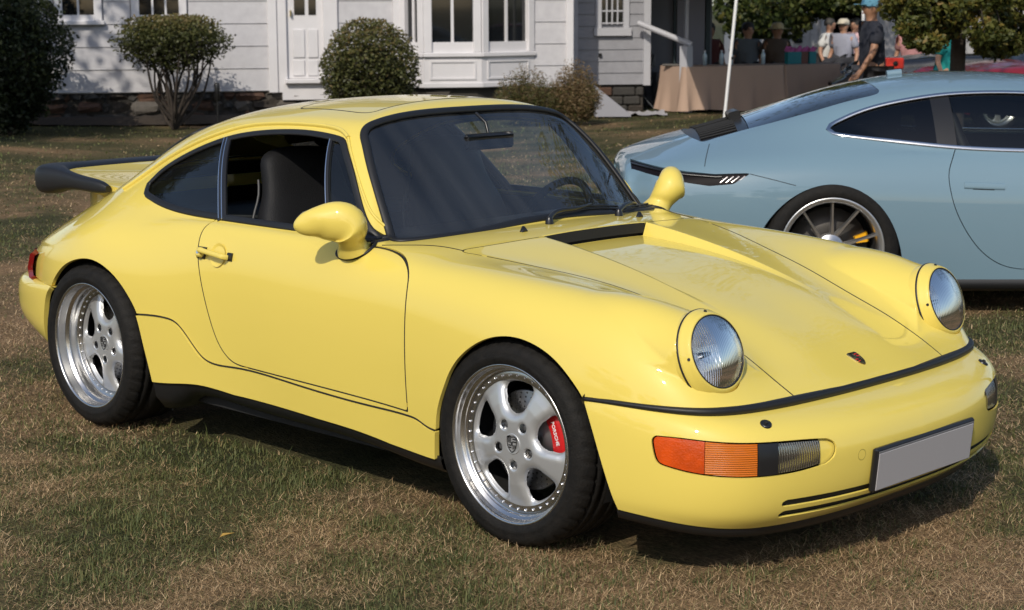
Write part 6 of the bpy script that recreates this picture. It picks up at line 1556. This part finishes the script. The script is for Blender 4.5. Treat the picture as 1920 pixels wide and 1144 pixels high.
# drooping yellow-green tree over the right of the lawn
d_ = 17.0; b = spot(1790, d_); rg = np.random.default_rng(8)
cl = []
for k in range(62):
    py_ = 105 * rg.uniform(0, 1)**1.5 - 12; px_ = rg.uniform(1662 + .35 * max(0, py_), 1945)
    if abs(px_ - 1800) < 26 and py_ > 55: continue
    cl.append(px_clump(px_, py_, d_ + rg.uniform(-.8, .7), rg.uniform(.07, .19), b))
cl += [(rg.uniform(-2.4, 2.4), rg.uniform(-2.4, 2.4), rg.uniform(2.1, 6.8), rg.uniform(.5, .9)) for _ in range(24)]
tree(1790, d_, 6.8, (4, 2, 2), .085, 34000, .060, CED_L, 'yellow green drooping tree over the pale blue coupe roof', 15, clumps=cl)
# spray of leaves hanging in at the top, and the round green tree behind the table
d_ = 35.0; b = spot(1440, d_); rg = np.random.default_rng(9)
cl = [px_clump(x, y, d_ + e, r, b) for x, y, e, r in ((1400, 45, -.4, .45), (1435, 30, -.6, .55), (1470, 45, -.2, .42), (1420, 5, 0, .6), (1460, 5, .1, .6), (1505, 15, -.2, .4), (1385, 15, .2, .5), (1545, 12, -.5, .32), (1590, 6, -.6, .28))] + [(rg.uniform(-3, 3), rg.uniform(-3, 3), rg.uniform(2.4, 7.5), rg.uniform(.8, 1.3)) for _ in range(22)]
tree(1440, d_, 8.0, (6, 3, 4), .14, 20000, .13, TREE_L, 'tall green leafy tree behind the cloth covered table', 25, clumps=cl)
tree(1640, 46, 15, (8, 5, 6), .25, 15000, .26, DARK_L, 'tall dark tree standing behind the pale barn', 41)
tree(1960, 40, 16, (8, 5.5, 6.5), .25, 12000, .26, DARK_L, 'broad dark tree beyond the red coupe', 43)
tree(0, 0, 13, (8, 4.2, 4.6), .3, 16000, .16, TREE_L, 'large shade tree on the lawn beyond the blue coupe nose', 51, pos=(1.5, 14.5, 0))
# unseen trees behind the photographer, added only for the paintwork to mirror
refl_tree = tree(0, 0, 11, (6.2, 4.2, 4.6), .28, 9000, .30, DARK_L, 'broad dark crowned tree across the open lawn facing the house', 71, pos=(26, -22, 0), group='trees across the lawn')
for k, (x_, y_, r_) in enumerate(((32, -9, 1), (17, -33, 2.2), (6, -37, 3.1), (36, 3, 4.2), (-6, -36, 5.3))):
    c_ = refl_tree.copy(); COL.objects.link(c_); c_.location = (x_, y_, 0); c_.rotation_euler = (0, 0, r_); c_.scale = (1 + .06 * k, 1 + .06 * k, .9 + .05 * k)
    for ch in list(refl_tree.children): q = ch.copy(); COL.objects.link(q); q.parent = c_
# shade trees towards the sun: their shadows dapple the house and its beds
tree(0, 0, 9.0, (6.2, 3.3, 2.6), .2, 17000, .18, TREE_L, 'shade tree on the lawn beyond the large dark bush', 61, pos=(-14.9, .2, 0))
# ------------------------------------------------------------------ people
SKIN = mat('skin', (.42, .23, .15), .55); SKIN2 = mat('skin_tan', (.33, .17, .10), .55)
def skin_mesh(name, verts, edges, radii, m, sub=1, root=0):
    me = bpy.data.meshes.new(name); me.from_pydata([tuple(v) for v in verts], edges, []); o = bpy.data.objects.new(name, me); COL.objects.link(o)
    md = o.modifiers.new('skin', 'SKIN'); md.use_smooth_shade = True
    for i, r in enumerate(radii): me.skin_vertices[0].data[i].radius = (r, r) if np.isscalar(r) else r
    me.skin_vertices[0].data[root].use_root = True
    if sub: s = o.modifiers.new('sub', 'SUBSURF'); s.levels = s.render_levels = sub
    dg = bpy.context.evaluated_depsgraph_get(); m2 = bpy.data.meshes.new_from_object(o.evaluated_get(dg)); m2.name = name; bpy.data.objects.remove(o); m2.materials.clear(); m2.materials.append(m)
    m2.polygons.foreach_set('use_smooth', [True] * len(m2.polygons)); return m2
def person(pos, yaw, label, shirt, lower, skin=SKIN, hair=(.03, .02, .015), hat=None, seated=False, scale=1.0, arms=None, shorts=False):
    """x forward, y left; one skinned figure with shirt, trousers, hair and hat as children"""
    p = empty('person', pos, yaw, label=label, cat='person'); p.scale = (scale,) * 3
    hz = .50 if seated else .94
    J = {'pel': (0, 0, hz), 'sp': (.0, 0, hz + .16), 'ch': (.02, 0, hz + .36), 'nk': (.02, 0, hz + .545), 'hb': (.03, 0, hz + .615), 'hm': (.045, 0, hz + .69), 'ht': (.04, 0, hz + .775)}
    ar = arms or {1: ((-.02, .27, hz + .19), (.10, .30, hz - .02)), -1: ((-.02, -.27, hz + .19), (.10, -.30, hz - .02))}
    R = {'pel': .145, 'sp': .135, 'ch': .145, 'nk': .055, 'hb': .068, 'hm': .092, 'ht': .070}; E = [('pel', 'sp'), ('sp', 'ch'), ('ch', 'nk'), ('nk', 'hb'), ('hb', 'hm'), ('hm', 'ht')]
    for s in (1, -1):
        sh = (.01, s * .185, hz + .475); el, wr = ar[s]; n = 'l' if s > 0 else 'r'; wr = np.array(wr); el = np.array(el); d = (wr - el) / np.linalg.norm(wr - el)
        J['sh' + n] = sh; J['el' + n] = tuple(el); J['wr' + n] = tuple(wr); J['pa' + n] = tuple(wr + d * .075); R['sh' + n] = .062; R['el' + n] = .042; R['wr' + n] = .029; R['pa' + n] = (.036, .020)
        E += [('ch', 'sh' + n), ('sh' + n, 'el' + n), ('el' + n, 'wr' + n), ('wr' + n, 'pa' + n)]
        sd = np.cross(d, [0, s * 1., 0]); sd = sd / (np.linalg.norm(sd) + 1e-9)
        for k, (o, L) in enumerate(((-.026, .060), (-.009, .075), (.009, .070), (.026, .055))):
            J[f'f{n}{k}a'] = tuple(wr + d * .095 + sd * o); J[f'f{n}{k}b'] = tuple(wr + d * (.095 + L) + sd * o * 1.1 - np.array([0, s * .018, 0])); R[f'f{n}{k}a'] = .0105; R[f'f{n}{k}b'] = .008; E += [('pa' + n, f'f{n}{k}a'), (f'f{n}{k}a', f'f{n}{k}b')]
        J[f't{n}'] = tuple(wr + d * .07 + sd * .055); R[f't{n}'] = .010; E.append(('wr' + n, f't{n}'))
        if seated: J['hp' + n] = (.02, s * .10, hz); J['kn' + n] = (.45, s * .14, hz + .02); J['an' + n] = (.43, s * .14, .09)
        else: J['hp' + n] = (0, s * .10, hz - .06); J['kn' + n] = (.02, s * .11, .50); J['an' + n] = (-.02, s * .115, .09)
        J['to' + n] = (J['an' + n][0] + .17, s * .12, .045); R['hp' + n] = .10; R['kn' + n] = .060; R['an' + n] = .042; R['to' + n] = .038; E += [('pel', 'hp' + n), ('hp' + n, 'kn' + n), ('kn' + n, 'an' + n), ('an' + n, 'to' + n)]
    J['no'] = (.150, 0, hz + .685); R['no'] = .016; E.append(('hm', 'no'))
    for s in (1, -1): J[f'ea{s}'] = (.035, s * .105, hz + .685); R[f'ea{s}'] = .018; E.append(('hm', f'ea{s}'))
    def part(nm, keys, grow, m, parent=p):
        keys = [k for k in keys if k in J]; ix = {k: i for i, k in enumerate(keys)}; e = [(ix[a], ix[b]) for a, b in E if a in ix and b in ix]
        r = [tuple(np.array(R[k]) + grow) if not np.isscalar(R[k]) else R[k] + grow for k in keys]
        return link(nm, skin_mesh(nm, [J[k] for k in keys], e, r, m, 1, 0), parent)
    part('body', list(J), 0, skin)
    for s in (1, -1):
        n = 'l' if s > 0 else 'r'; a = np.array(J['sh' + n]); b = np.array(J['el' + n]); J['sl' + n] = tuple(a + (b - a) * .75); R['sl' + n] = .054; E.append(('sh' + n, 'sl' + n))
        a = np.array(J['hp' + n]); b = np.array(J['kn' + n]); J['sk' + n] = tuple(a + (b - a) * (.85 if shorts else 1)); R['sk' + n] = .078
        E.append(('hp' + n, 'sk' + n)); 
        if not shorts: J['sa' + n] = J['an' + n]; R['sa' + n] = .052; E.append(('sk' + n, 'sa' + n))
    part('shirt', ['sp', 'ch', 'pel', 'nk', 'shl', 'shr', 'sll', 'slr'], .030, shirt)
    part('shorts' if shorts else 'trousers', ['pel', 'hpl', 'hpr', 'skl', 'skr', 'sal', 'sar'], .024, lower)
    part('shoe', ['anl', 'tol'], .010, BLACKP); part('shoe', ['anr', 'tor'], .010, BLACKP)
    t = np.linspace(0, 2 * math.pi, 20, endpoint=False); c = np.array([.035, 0, hz + .70])
    mb = MB(); prof = [(.100, -.02), (.108, .02), (.104, .06), (.085, .10), (.05, .122), (.001, .13)]
    mb.lathe(prof, 20, 'z', tuple(c + np.array([-.012, 0, 0]))); mb.obj('hair', mat('hair_%0.3f' % hair[0], hair, .7), p)
    for s in (1, -1): MB().tube([(.125, s * .034, hz + .705), (.137, s * .034, hz + .705)], .010, 8).obj('eye', BLACKM, p)
    MB().tube([(.128, -.025, hz + .635), (.134, 0, hz + .633), (.128, .025, hz + .635)], .006, 6).obj('mouth', mat('lip', (.30, .12, .09), .5), p)
    if hat:
        kind, hm = hat; h = empty('hat'); h.parent = p; mb = MB(); mb.lathe([(.109, .01), (.110, .045), (.100, .085), (.066, .115), (.001, .124)], 20, 'z', tuple(c)); mb.obj('crown', hm, h)
        if kind == 'cap': MB().add([(c[0] + .09 + .11 * math.sin(a) , .10 * math.cos(a), c[2] + .028 + q) for q in (0, .008) for a in np.linspace(0, math.pi, 12)], [tuple(range(12)), tuple(range(23, 11, -1))] + [(i, i + 1, 13 + i, 12 + i) for i in range(11)]).obj('peak', hm, h)
        else: mb = MB(); mb.lathe([(.108, .014), (.20, .008), (.205, .012), (.108, .022)], 24, 'z', tuple(c)); mb.obj('brim', hm, h)
    return p
cloth = lambda n, c: mat(n, c, .85, bump=(60, .3))
LEFT_YAW = math.atan2(-rh[1], -rh[0]); TOCAM = math.atan2(-fh[1], -fh[0])
b = spot(1632, 19.0); hz = .94
person(tuple(b), LEFT_YAW + .15, 'person in navy shirt and light blue cap standing behind the pale blue coupe', cloth('navy_cloth', (.016, .018, .028)), cloth('charcoal_cloth', (.035, .035, .040)), SKIN2, (.05, .045, .04), ('cap', cloth('sky_blue_cloth', (.10, .26, .37))), scale=.965, shorts=True,
       arms={1: ((.10, .27, hz + .20), (.24, .25, hz - .02)), -1: ((-.02, -.27, hz + .2), (.10, -.26, hz - .03))})
def chair_for(pos, yaw, label):
    c = empty('folding_chair', pos, yaw, label=label, cat='chair', group=None); M_ = mat('chair_grey', (.10, .11, .12), .5)
    MB().box((-.20, -.21, .43), (.20, .21, .455), None, .01).obj('seat', M_, c); MB().box((-.24, -.21, .66), (-.215, .21, .86), None, .008).obj('backrest', M_, c)
    for s in (-1, 1):
        MB().tube([(-.24, s * .215, .88), (-.10, s * .215, .44), (.22, s * .215, 0)], .011, 8).obj('leg', M_, c); MB().tube([(.17, s * .195, .43), (-.24, s * .195, 0)], .011, 8).obj('leg', M_, c)
    return c
for px_, dep, col, lab, hat, sk in ((1326, 29.6, ('maroon_cloth', (.085, .016, .012)), 'person in maroon shirt seated behind the cloth covered table', None, SKIN2), (1398, 29.8, ('slate_cloth', (.10, .11, .12)), 'person in grey shirt seated at the table behind the white pole', None, SKIN), (1452, 29.8, ('brown_cloth', (.07, .045, .03)), 'person in wide straw hat seated at the table near the teal bags', ('straw', mat('straw', (.45, .36, .20), .8)), SKIN2)):
    b = spot(px_, dep); person(tuple(b), TOCAM + .3, lab, cloth(*col), cloth('dark_trousers', (.03, .03, .035)), sk, (.02, .015, .012), hat, True); chair_for(tuple(b), TOCAM + .3, 'grey folding chair under the person in ' + lab.split(' in ')[1].split(' seated')[0])
for px_, dep, col, lab, hat in ((1548, 34, ('white_cloth', (.65, .65, .64)), 'person in white shirt seated by the dark barn doorway', None), (1578, 33.5, ('stripe_cloth', (.30, .31, .38)), 'person in pale cap and grey blue shirt seated before the barn doorway', ('cap', mat('cream_cloth', (.55, .50, .40), .8))), (1599, 34.5, ('pink_cloth', (.62, .42, .44)), 'person in pink shirt seated by the barn doorway', None)):
    b = spot(px_, dep); person(tuple(b), TOCAM + (.9 if px_ < 1560 else -.7), lab, cloth(*col), cloth('dark_trousers', (.03, .03, .035)), SKIN, (.05, .04, .03), hat, True, 1.02); chair_for(tuple(b), TOCAM, 'grey folding chair under the person in ' + lab.split(' in ')[1].split(' seated')[0])
b = spot(1772, 21.5); person(tuple(b), TOCAM + .8, 'person in teal shirt standing behind the drooping tree trunk', cloth('teal_cloth', (.01, .28, .27)), cloth('khaki_cloth', (.22, .18, .13)), SKIN, (.04, .03, .02), None, False, .82, shorts=True)
for px_, dep, col, lab in ((1704, 31.5, ('rose_cloth', (.45, .22, .22)), 'person in rose shirt seated beyond the black roadster'), (1752, 33.5, ('pale_cloth', (.55, .56, .60)), 'person in pale shirt seated by the drooping tree trunk')):
    b = spot(px_, dep); person(tuple(b), TOCAM - .4, lab, cloth(*col), cloth('dark_trousers', (.03, .03, .035)), SKIN, (.10, .08, .06), None, True, 1.02); chair_for(tuple(b), TOCAM - .4, 'grey folding chair under the person in ' + lab.split(' in ')[1].split(' seated')[0])
# ------------------------------------------------------------------ table with cloths, poles, things on it
d_ = 27.0; tb0 = on_ground(1215, 206); tb1 = on_ground(1278, 205); te = spot(1575, 27.6)
c0 = spot(1283, 26.6); e1 = spot(1585, 27.8); X = (e1 - c0) / np.linalg.norm(e1 - c0); l0 = spot(1212, 27.4); Yv = l0 - c0; Yv = Yv - X * (Yv @ X); Yv /= np.linalg.norm(Yv); LT = np.linalg.norm(e1 - c0); DT = .76; HT = zpx(124, 26.8)
table = empty('long_table', tuple(c0), label='long folding table hidden under tan cloths on the lawn', cat='table')
def tp(a, b, z): return X * a + Yv * b + np.array([0, 0, z])
mb = MB(); mb.prism([tp(.02, .02, HT - .03), tp(LT - .02, .02, HT - .03), tp(LT - .02, DT - .02, HT - .03), tp(.02, DT - .02, HT - .03)], (0, 0, .025)); mb.obj('tabletop', mat('table_white', (.6, .6, .58), .5), table)
for a in (.25, LT - .25):
    for b in (.12, DT - .12): MB().tube([tp(a, b, 0), tp(a, b, HT - .03)], .018, 8).obj('leg', mat('leg_grey', (.2, .2, .2), .4, metal=.6), table)
def cloth_box(a0, a1, lab, seed, colr, drop0):
    """draped cloth: flat top, folded sides"""
    rg = np.random.default_rng(seed); n = 150; per = []; 
    pts = [(a0, 0), (a1, 0), (a1, DT), (a0, DT)]; L = [a1 - a0, DT, a1 - a0, DT]; tot = sum(L); V = []; rows = 12
    for i in range(n):
        s = tot * i / n; k = 0
        while s > L[k]: s -= L[k]; k += 1
        p = np.array(pts[k]); q = np.array(pts[(k + 1) % 4]); dd = (q - p) / np.linalg.norm(q - p); nn = np.array([dd[1], -dd[0]]); c = p + dd * s; corner = min(s, L[k] - s)
        per.append((c, nn, corner, tot * i / n))
    for j in range(rows + 1):
        v = j / rows
        for c, nn, corner, s in per:
            fold = .045 * math.sin(s * 7.5 + 2 * vnoise(np.array([s * 1.1]), np.array([seed * 1.]))[0]) + .03 * math.sin(s * 15 + seed) + .10 * math.exp(-(corner / .10)**2)
            off = .012 + v * (.03 + max(-.01, fold) * v); z = HT + .004 - v * (HT - drop0 - .02 * math.sin(s * 5))
            V.append(tp(c[0] + nn[0] * off, c[1] + nn[1] * off, z))
    o = empty('tablecloth', tuple(c0), label=lab, cat='tablecloth', group=None); mb = MB(); mb.add(V, [(j*n+i, j*n+(i+1) % n, (j+1)*n+(i+1) % n, (j+1)*n+i) for j in range(rows) for i in range(n)], True); mb.add(V[:n], [tuple(range(n))]); mb.obj('drape', cloth(*colr), o); return o
cloth_box(0, LT * .60, 'peach tan cloth draped over the near end of the table', 3, ('tan_cloth', (.40, .28, .21)), .02)
o = cloth_box(LT * .60 + .02, LT, 'taupe cloth draped over the far end of the table', 5, ('taupe_cloth', (.30, .21, .16)), .04)
# canopy overhead shades the table: white legs and pale roof above the picture
can = empty('canopy', tuple(c0), label='white canopy with slim pole standing by the cloth covered table', cat='canopy')
WP = mat('white_pole', (.75, .75, .74), .4); pp = at_depth(1360, 215, 24.6); pb_ = spot(1357, 23.6) - c0; pt_ = spot(1380, 23.6) - c0; hgt = 2.55
POL = [(pb_, pb_ + (pt_ - pb_) * 1.35)]
e2 = spot(1612, 24.2) - c0; f1 = spot(1300, 29.4) - c0; f2 = spot(1618, 30) - c0
for a, b in ((pb_, pb_ + (pt_ - pb_) * 1.3), (e2, e2), (f1, f1), (f2, f2)): MB().tube([a + [0, 0, 0], b + [0, 0, hgt]], .022, 8).obj('pole', WP, can)
k_ = .455; cp = pb_ + (pt_ - pb_) * .62; MB().tube([cp * [1, 1, 0] + [0, 0, zpx(111, 23.6)], cp * [1, 1, 0] + [0, 0, zpx(106, 23.6)]], .028, 8).obj('pole_clamp', BLACKP, can)
tops = [pb_ + (pt_ - pb_) * 1.3 - rh * 1.0, e2, f2, f1 - rh * 1.0]; cc = sum(tops) / 4 + np.array([0, 0, hgt + .9]); mb = MB(); mb.add([p + [0, 0, hgt] for p in tops] + [cc], [(0, 1, 4), (1, 2, 4), (2, 3, 4), (3, 0, 4)]); mb.add([p + [0, 0, hgt] for p in tops] + [p + [0, 0, hgt - .25] for p in tops], [(i, (i + 1) % 4, 4 + (i + 1) % 4, 4 + i) for i in range(4)]); mb.obj('canopy_roof', mat('canopy_cloth', (.55, .55, .54), .8), can)  # roof stretched left past its poles to shade the table front
BOT = mat('water_bottle', (.35, .45, .50), .15, coat=1.0)
for k, a in enumerate((.55, .85, 1.02, 1.6)):
    q = tp(a, .35, HT + .006) + c0; o = empty('water_bottle', tuple(q), label='clear water bottle standing on the tan tablecloth', cat='bottle', group='water bottles on the table'); MB().lathe([(.001, 0), (.033, .002), (.034, .14), (.028, .17), (.013, .195), (.013, .21)], 16, 'z').obj('bottle', BOT, o); MB().lathe([(.0145, .205), (.0145, .228), (.001, .229)], 12, 'z').obj('cap', mat('bottle_cap', (.7, .7, .72), .4), o)
TEAL = mat('teal_bag', (.005, .15, .17), .5); PINK = mat('pink_tissue', (.45, .10, .30), .7); BRN = mat('brown_bag', (.12, .05, .035), .7)
for k, (px_, c_, lb) in enumerate(((1486, TEAL, 'teal gift bag with pink tissue beside a brown one'), (1502, TEAL, 'teal gift bag with pink tissue in the row on the table'), (1518, BRN, 'brown gift bag with pink tissue among teal ones'), (1538, TEAL, 'teal gift bag with pink tissue at the row end by the barn'))):
    q = spot(px_, 27.6); a = (q - c0) @ X; q = c0 + tp(a, .30, HT + .006); o = empty('gift_bag', tuple(q), math.atan2(X[1], X[0]), label=lb, cat='bag'); w_ = .062
    mb = MB(); mb.add([(-w_, -.045, 0), (w_, -.045, 0), (w_, .045, 0), (-w_, .045, 0), (-w_ * 1.05, -.05, .19), (w_ * 1.05, -.05, .19), (w_ * 1.05, .05, .19), (-w_ * 1.05, .05, .19)], [(0, 3, 2, 1), (0, 1, 5, 4), (1, 2, 6, 5), (2, 3, 7, 6), (3, 0, 4, 7)]); mb.obj('bag', c_, o)
    rg = np.random.default_rng(k); mb = MB(); t = np.linspace(0, 2 * math.pi, 14, endpoint=False)
    mb.add([(.058 * math.cos(a) , .042 * math.sin(a), .17) for a in t] + [((.085 + .02 * rg.uniform(-1, 1)) * math.cos(a), .075 * math.sin(a), .235 + rg.uniform(-.02, .05)) for a in t] + [(0, 0, .20)], [(i, (i + 1) % 14, 14 + (i + 1) % 14, 14 + i) for i in range(14)] + [(14 + i, 14 + (i + 1) % 14, 28) for i in range(14)]); mb.obj('tissue', PINK, o)
# tray on the near end, chair by the wall, board and sheet on the grass
q = c0 + tp(.05, .42, HT + .006); MB().box((-.16, -.10, 0), (.16, .10, .03), None, .008).obj('tray', mat('grey_tray', (.12, .11, .10), .6), None, label='flat dark tray at the lit end of the table', cat='tray').location = q
chair_for(tuple(spot(1192, 27.6)), TOCAM - 1.2, 'empty grey folding chair between the table end and the wing wall')
q = spot(1130, 25.4); bo = empty('sloping_board', tuple(q), math.atan2(rh[1], rh[0]), label='grey bulkhead board sloping to the ground by the feathery shrub', cat='board'); MB().prism([(-.1, 0, .02), (.42, 0, .02), (.40, 0, .06), (-.1, 0, .46)], (0, .5, 0)).obj('panel', mat('grey_board', (.30, .30, .33), .7), bo)
n = 22; V = []; q = spot(1185, 26.2); 
for i in range(n):
    for j in range(8): V.append(q + rh * (i / (n - 1) - .5) * 1.0 + fh * (j / 7 - .5) * .8 + np.array([0, 0, .015 + .05 * max(0, float(vnoise(np.array([i * .55]), np.array([j * .8]), 4)[0]))]))
MB().add(V, [(i*8+j, (i+1)*8+j, (i+1)*8+j+1, i*8+j+1) for i in range(n - 1) for j in range(7)], True).obj('crumpled_sheet', mat('plastic_sheet', (.42, .41, .43), .5), None, label='crumpled pale plastic sheet lying on the grass by the table', cat='sheet')
# path light in the bed
q = spot(412, 23.3); pl_ = empty('path_light', tuple(q), label='slim black path light standing beside the flat topped bush', cat='lamp'); MB().tube([(0, 0, 0), (0, 0, .46)], .012, 8).obj('stake', BLACKP, pl_); MB().lathe([(.012, .38), (.035, .40), (.038, .60), (.03, .62), (.001, .625)], 14, 'z').obj('lamp_head', BLACKP, pl_)
# ------------------------------------------------------------------ pale barn with a dark doorway
BD = 40.0; bu0 = spot(1425, BD); BX = rh; bn = empty('barn', tuple(bu0), label='pale barn with a wide dark doorway behind the seated people', cat='barn'); BW = mat('barn_white', (.42, .41, .42), .8, noise=(3, (.34, .33, .34), 1.5)); k = BD / FPX
def bb(px0, px1, z0, z1, o0, o1, nm, m, bev=0.0):
    M = np.eye(4); M[:3, 0] = rh; M[:3, 1] = fh; M[:3, 3] = 0
    return MB().box(((px0 - 1425) * k, o0, z0), ((px1 - 1425) * k, o1, z1), M, bev).obj(nm, m, bn)
for px_ in range(1425, 1545, 15): bb(px_, px_ + 14.4, 0, 4.4, 0, .05, 'board', BW)
for px_ in range(1612, 2110, 15): bb(px_, px_ + 14.4, 0, 4.4, 0, .05, 'board', BW)
bb(1425, 1545, 0, 4.4, .05, .2, 'wall', BW); bb(1612, 2110, 0, 4.4, .05, .2, 'wall', BW); bb(1545, 1612, 3.0, 4.4, 0, .2, 'lintel', BW); bb(1425, 1430, 0, 4.4, .2, 7, 'side_wall', BW); bb(2105, 2110, 0, 4.4, .2, 7, 'side_wall', BW); bb(1425, 2110, 0, 4.4, 7, 7.2, 'rear_wall', BLACKM); bb(1420, 2115, 4.4, 4.6, -.4, 7.4, 'roof', ROOFM)
bb(1534, 1545, 0, 3.0, -.06, 0, 'door_post', TR2); bb(1484, 1500, .75, 1.25, -.04, 0, 'window', PANE)
# red hull on a white stand against the barn
q = spot(1848, 38.5); cn = empty('canoe', tuple(q), math.atan2(rh[1], rh[0]), label='dark red canoe resting on a low white stand at the barn wall', cat='canoe'); V = []
for i in range(17):
    s = i / 16 * 2 - 1; w = .26 * (1 - s * s)**.6 + .004
    for a in np.linspace(0, math.pi, 9): V.append((s * .32 * 1.0, w * .5 * math.cos(a), .50 + .10 * abs(s)**3 * .3 + .10 * (1 - math.sin(a) * (1 - s * s)**.4)))
MB().add(V, [(i*9+j, (i+1)*9+j, (i+1)*9+j+1, i*9+j+1) for i in range(16) for j in range(8)], True).obj('hull', mat('canoe_red', (.18, .02, .025), .4), cn); MB().box((-.28, -.12, 0), (.28, .12, .46), None, .02).obj('stand', mat('stand_white', (.6, .58, .5), .7), cn)
# ------------------------------------------------------------------ cars beyond: red coupe, black open roadster
def far_car(name, px, dep, yaw, paint, label, open_top=False):
    c = empty(name, tuple(spot(px, dep)), yaw, label=label, cat='car')
    xs = np.linspace(-2.02, 1.96, 90); kf = lambda x: .012 + .20 * sstep(-.55, -1.25, np.array([x]))[0]
    g = loft(SECT, zgreen, xs, 46, 14, kf, -9 if open_top else .72); S = Surf.grid(g).flip(); x, y, z = S.V.T
    XZ = np.stack([x, z], 1); XY = np.stack([x, y], 1); arch = np.minimum(sdpoly(XZ, ARCH_F), sdpoly(XZ, ARCH_R)); arch = on(y > .45, arch, .5)
    if open_top:
        ck = on((z > .7), sdpoly(XY, [(-.75, -.6), (.35, -.62), (.35, .62), (-.75, .6)]), .5); sobj('body', both(clips(S, -arch, -ck)).flange(.05), paint, c)
        MB().box((-.75, -.62, .3), (.35, .62, .5)).obj('cockpit_floor', LEATHER, c)
        for yy in (-.33, .33): MB().box((-.55, yy - .22, .5), (-.40, yy + .22, 1.0), None, .05).obj('seat', LEATHER, c)
        fr = [(.40, -.62, .84), (.22, -.56, 1.20), (.22, .56, 1.20), (.40, .62, .84)]; MB().tube(fr, .018, 8).obj('windscreen_frame', CHROME, c); MB().add(fr, [(0, 1, 2, 3)]).obj('windscreen', CARGLASS, c)
        for s in (-1, 1): MB().lathe([(.001, .03), (.05, .028), (.055, 0), (.03, -.03), (.001, -.032)], 16, 'x', (.52, s * .75, .93)).obj('door_mirror', CHROME, c)
    else:
        w = on(y > .45, sdpoly(XZ, WIN), .5); ws_ = on(z > .8, sdpoly(XY, WS), .5); sobj('body', both(clips(S, -arch, -w, -ws_)).flange(.02), paint, c)
        gl = clips(S, w); sobj('side_window', Surf(gl.V - gl.N * .005, gl.N, gl.F), BDARK, c); sobj('side_window', Surf(gl.V - gl.N * .005, gl.N, gl.F).mirror(), BDARK, c); gw = both(clips(S, ws_)); sobj('windscreen', Surf(gw.V - gw.N * .004, gw.N, gw.F), CARGLASS, c)
    MB().box((-1.9, -.55, .16), (1.8, .55, .45)).obj('underside', BLACKM, c)
    for xx in (1.136, -1.136):
        for s in (-1, 1):
            wq = empty('wheel', (xx, s * .82, .318), math.pi if s < 0 else 0); wq.parent = c; link('tyre', WF['tyre'], wq); link('rim_lip', WF['lip'], wq); link('wheel_face', WF['face'], wq)
    for s in (-1, 1):
        MB().lathe([(.001, .03), (.08, .02), (.095, 0), (.10, -.05)], 20, 'x', (1.75, s * .60, .62)).obj('headlight', LAMPGLASS, c)
    return c
far_car('coupe', 1955, 23.5, LEFT_YAW + .25, mat('dark_red_paint', (.20, .008, .014), .3, coat=1.0), 'dark red coupe parked under the trees beyond the pale blue coupe')
far_car('roadster', 1800, 26.5, LEFT_YAW - .12, mat('black_paint', (.010, .010, .012), .25, coat=1.0), 'black open roadster with chrome windscreen parked behind the standing person', True)
q = spot(1672, 22.4); rc = empty('red_case', tuple(q), math.atan2(rh[1], rh[0]), label='bright red case on a small folding stand beside the black roadster', cat='case'); MB().box((-.11, -.08, .80), (.11, .08, .94), None, .015).obj('case', mat('bright_red', (.62, .035, .02), .4), rc); MB().lathe([(.032, -.083), (.032, -.088), (.001, -.089)], 16, 'y', (0, 0, .87)).obj('dial', BLACKM, rc)
for s in (-1, 1): MB().tube([(s * .09, 0, 0), (-s * .06, 0, .80)], .010, 8).obj('leg', mat('leg_grey', (.2, .2, .2), .4, metal=.6), rc)
# a few fallen leaves
rg = random.Random(4)
for k, (px_, py_) in enumerate(((412, 1008),)):
    p = on_ground(px_, py_, .02); a = rg.uniform(0, 6.28); V = [(0, 0, .002), (.018, .012, .008), (.040, 0, .003), (.018, -.012, .009), (.055, .002, .004)]
    o = MB().add(V, [(0, 1, 2), (0, 2, 3), (1, 4, 2), (2, 4, 3)]).obj('fallen_leaf', mat('fallen_leaf', (.42, .26, .06), .6), None, label='small yellow fallen leaf lying on the lawn', cat='leaf'); o.location = p; o.rotation_euler = (0, 0, a)
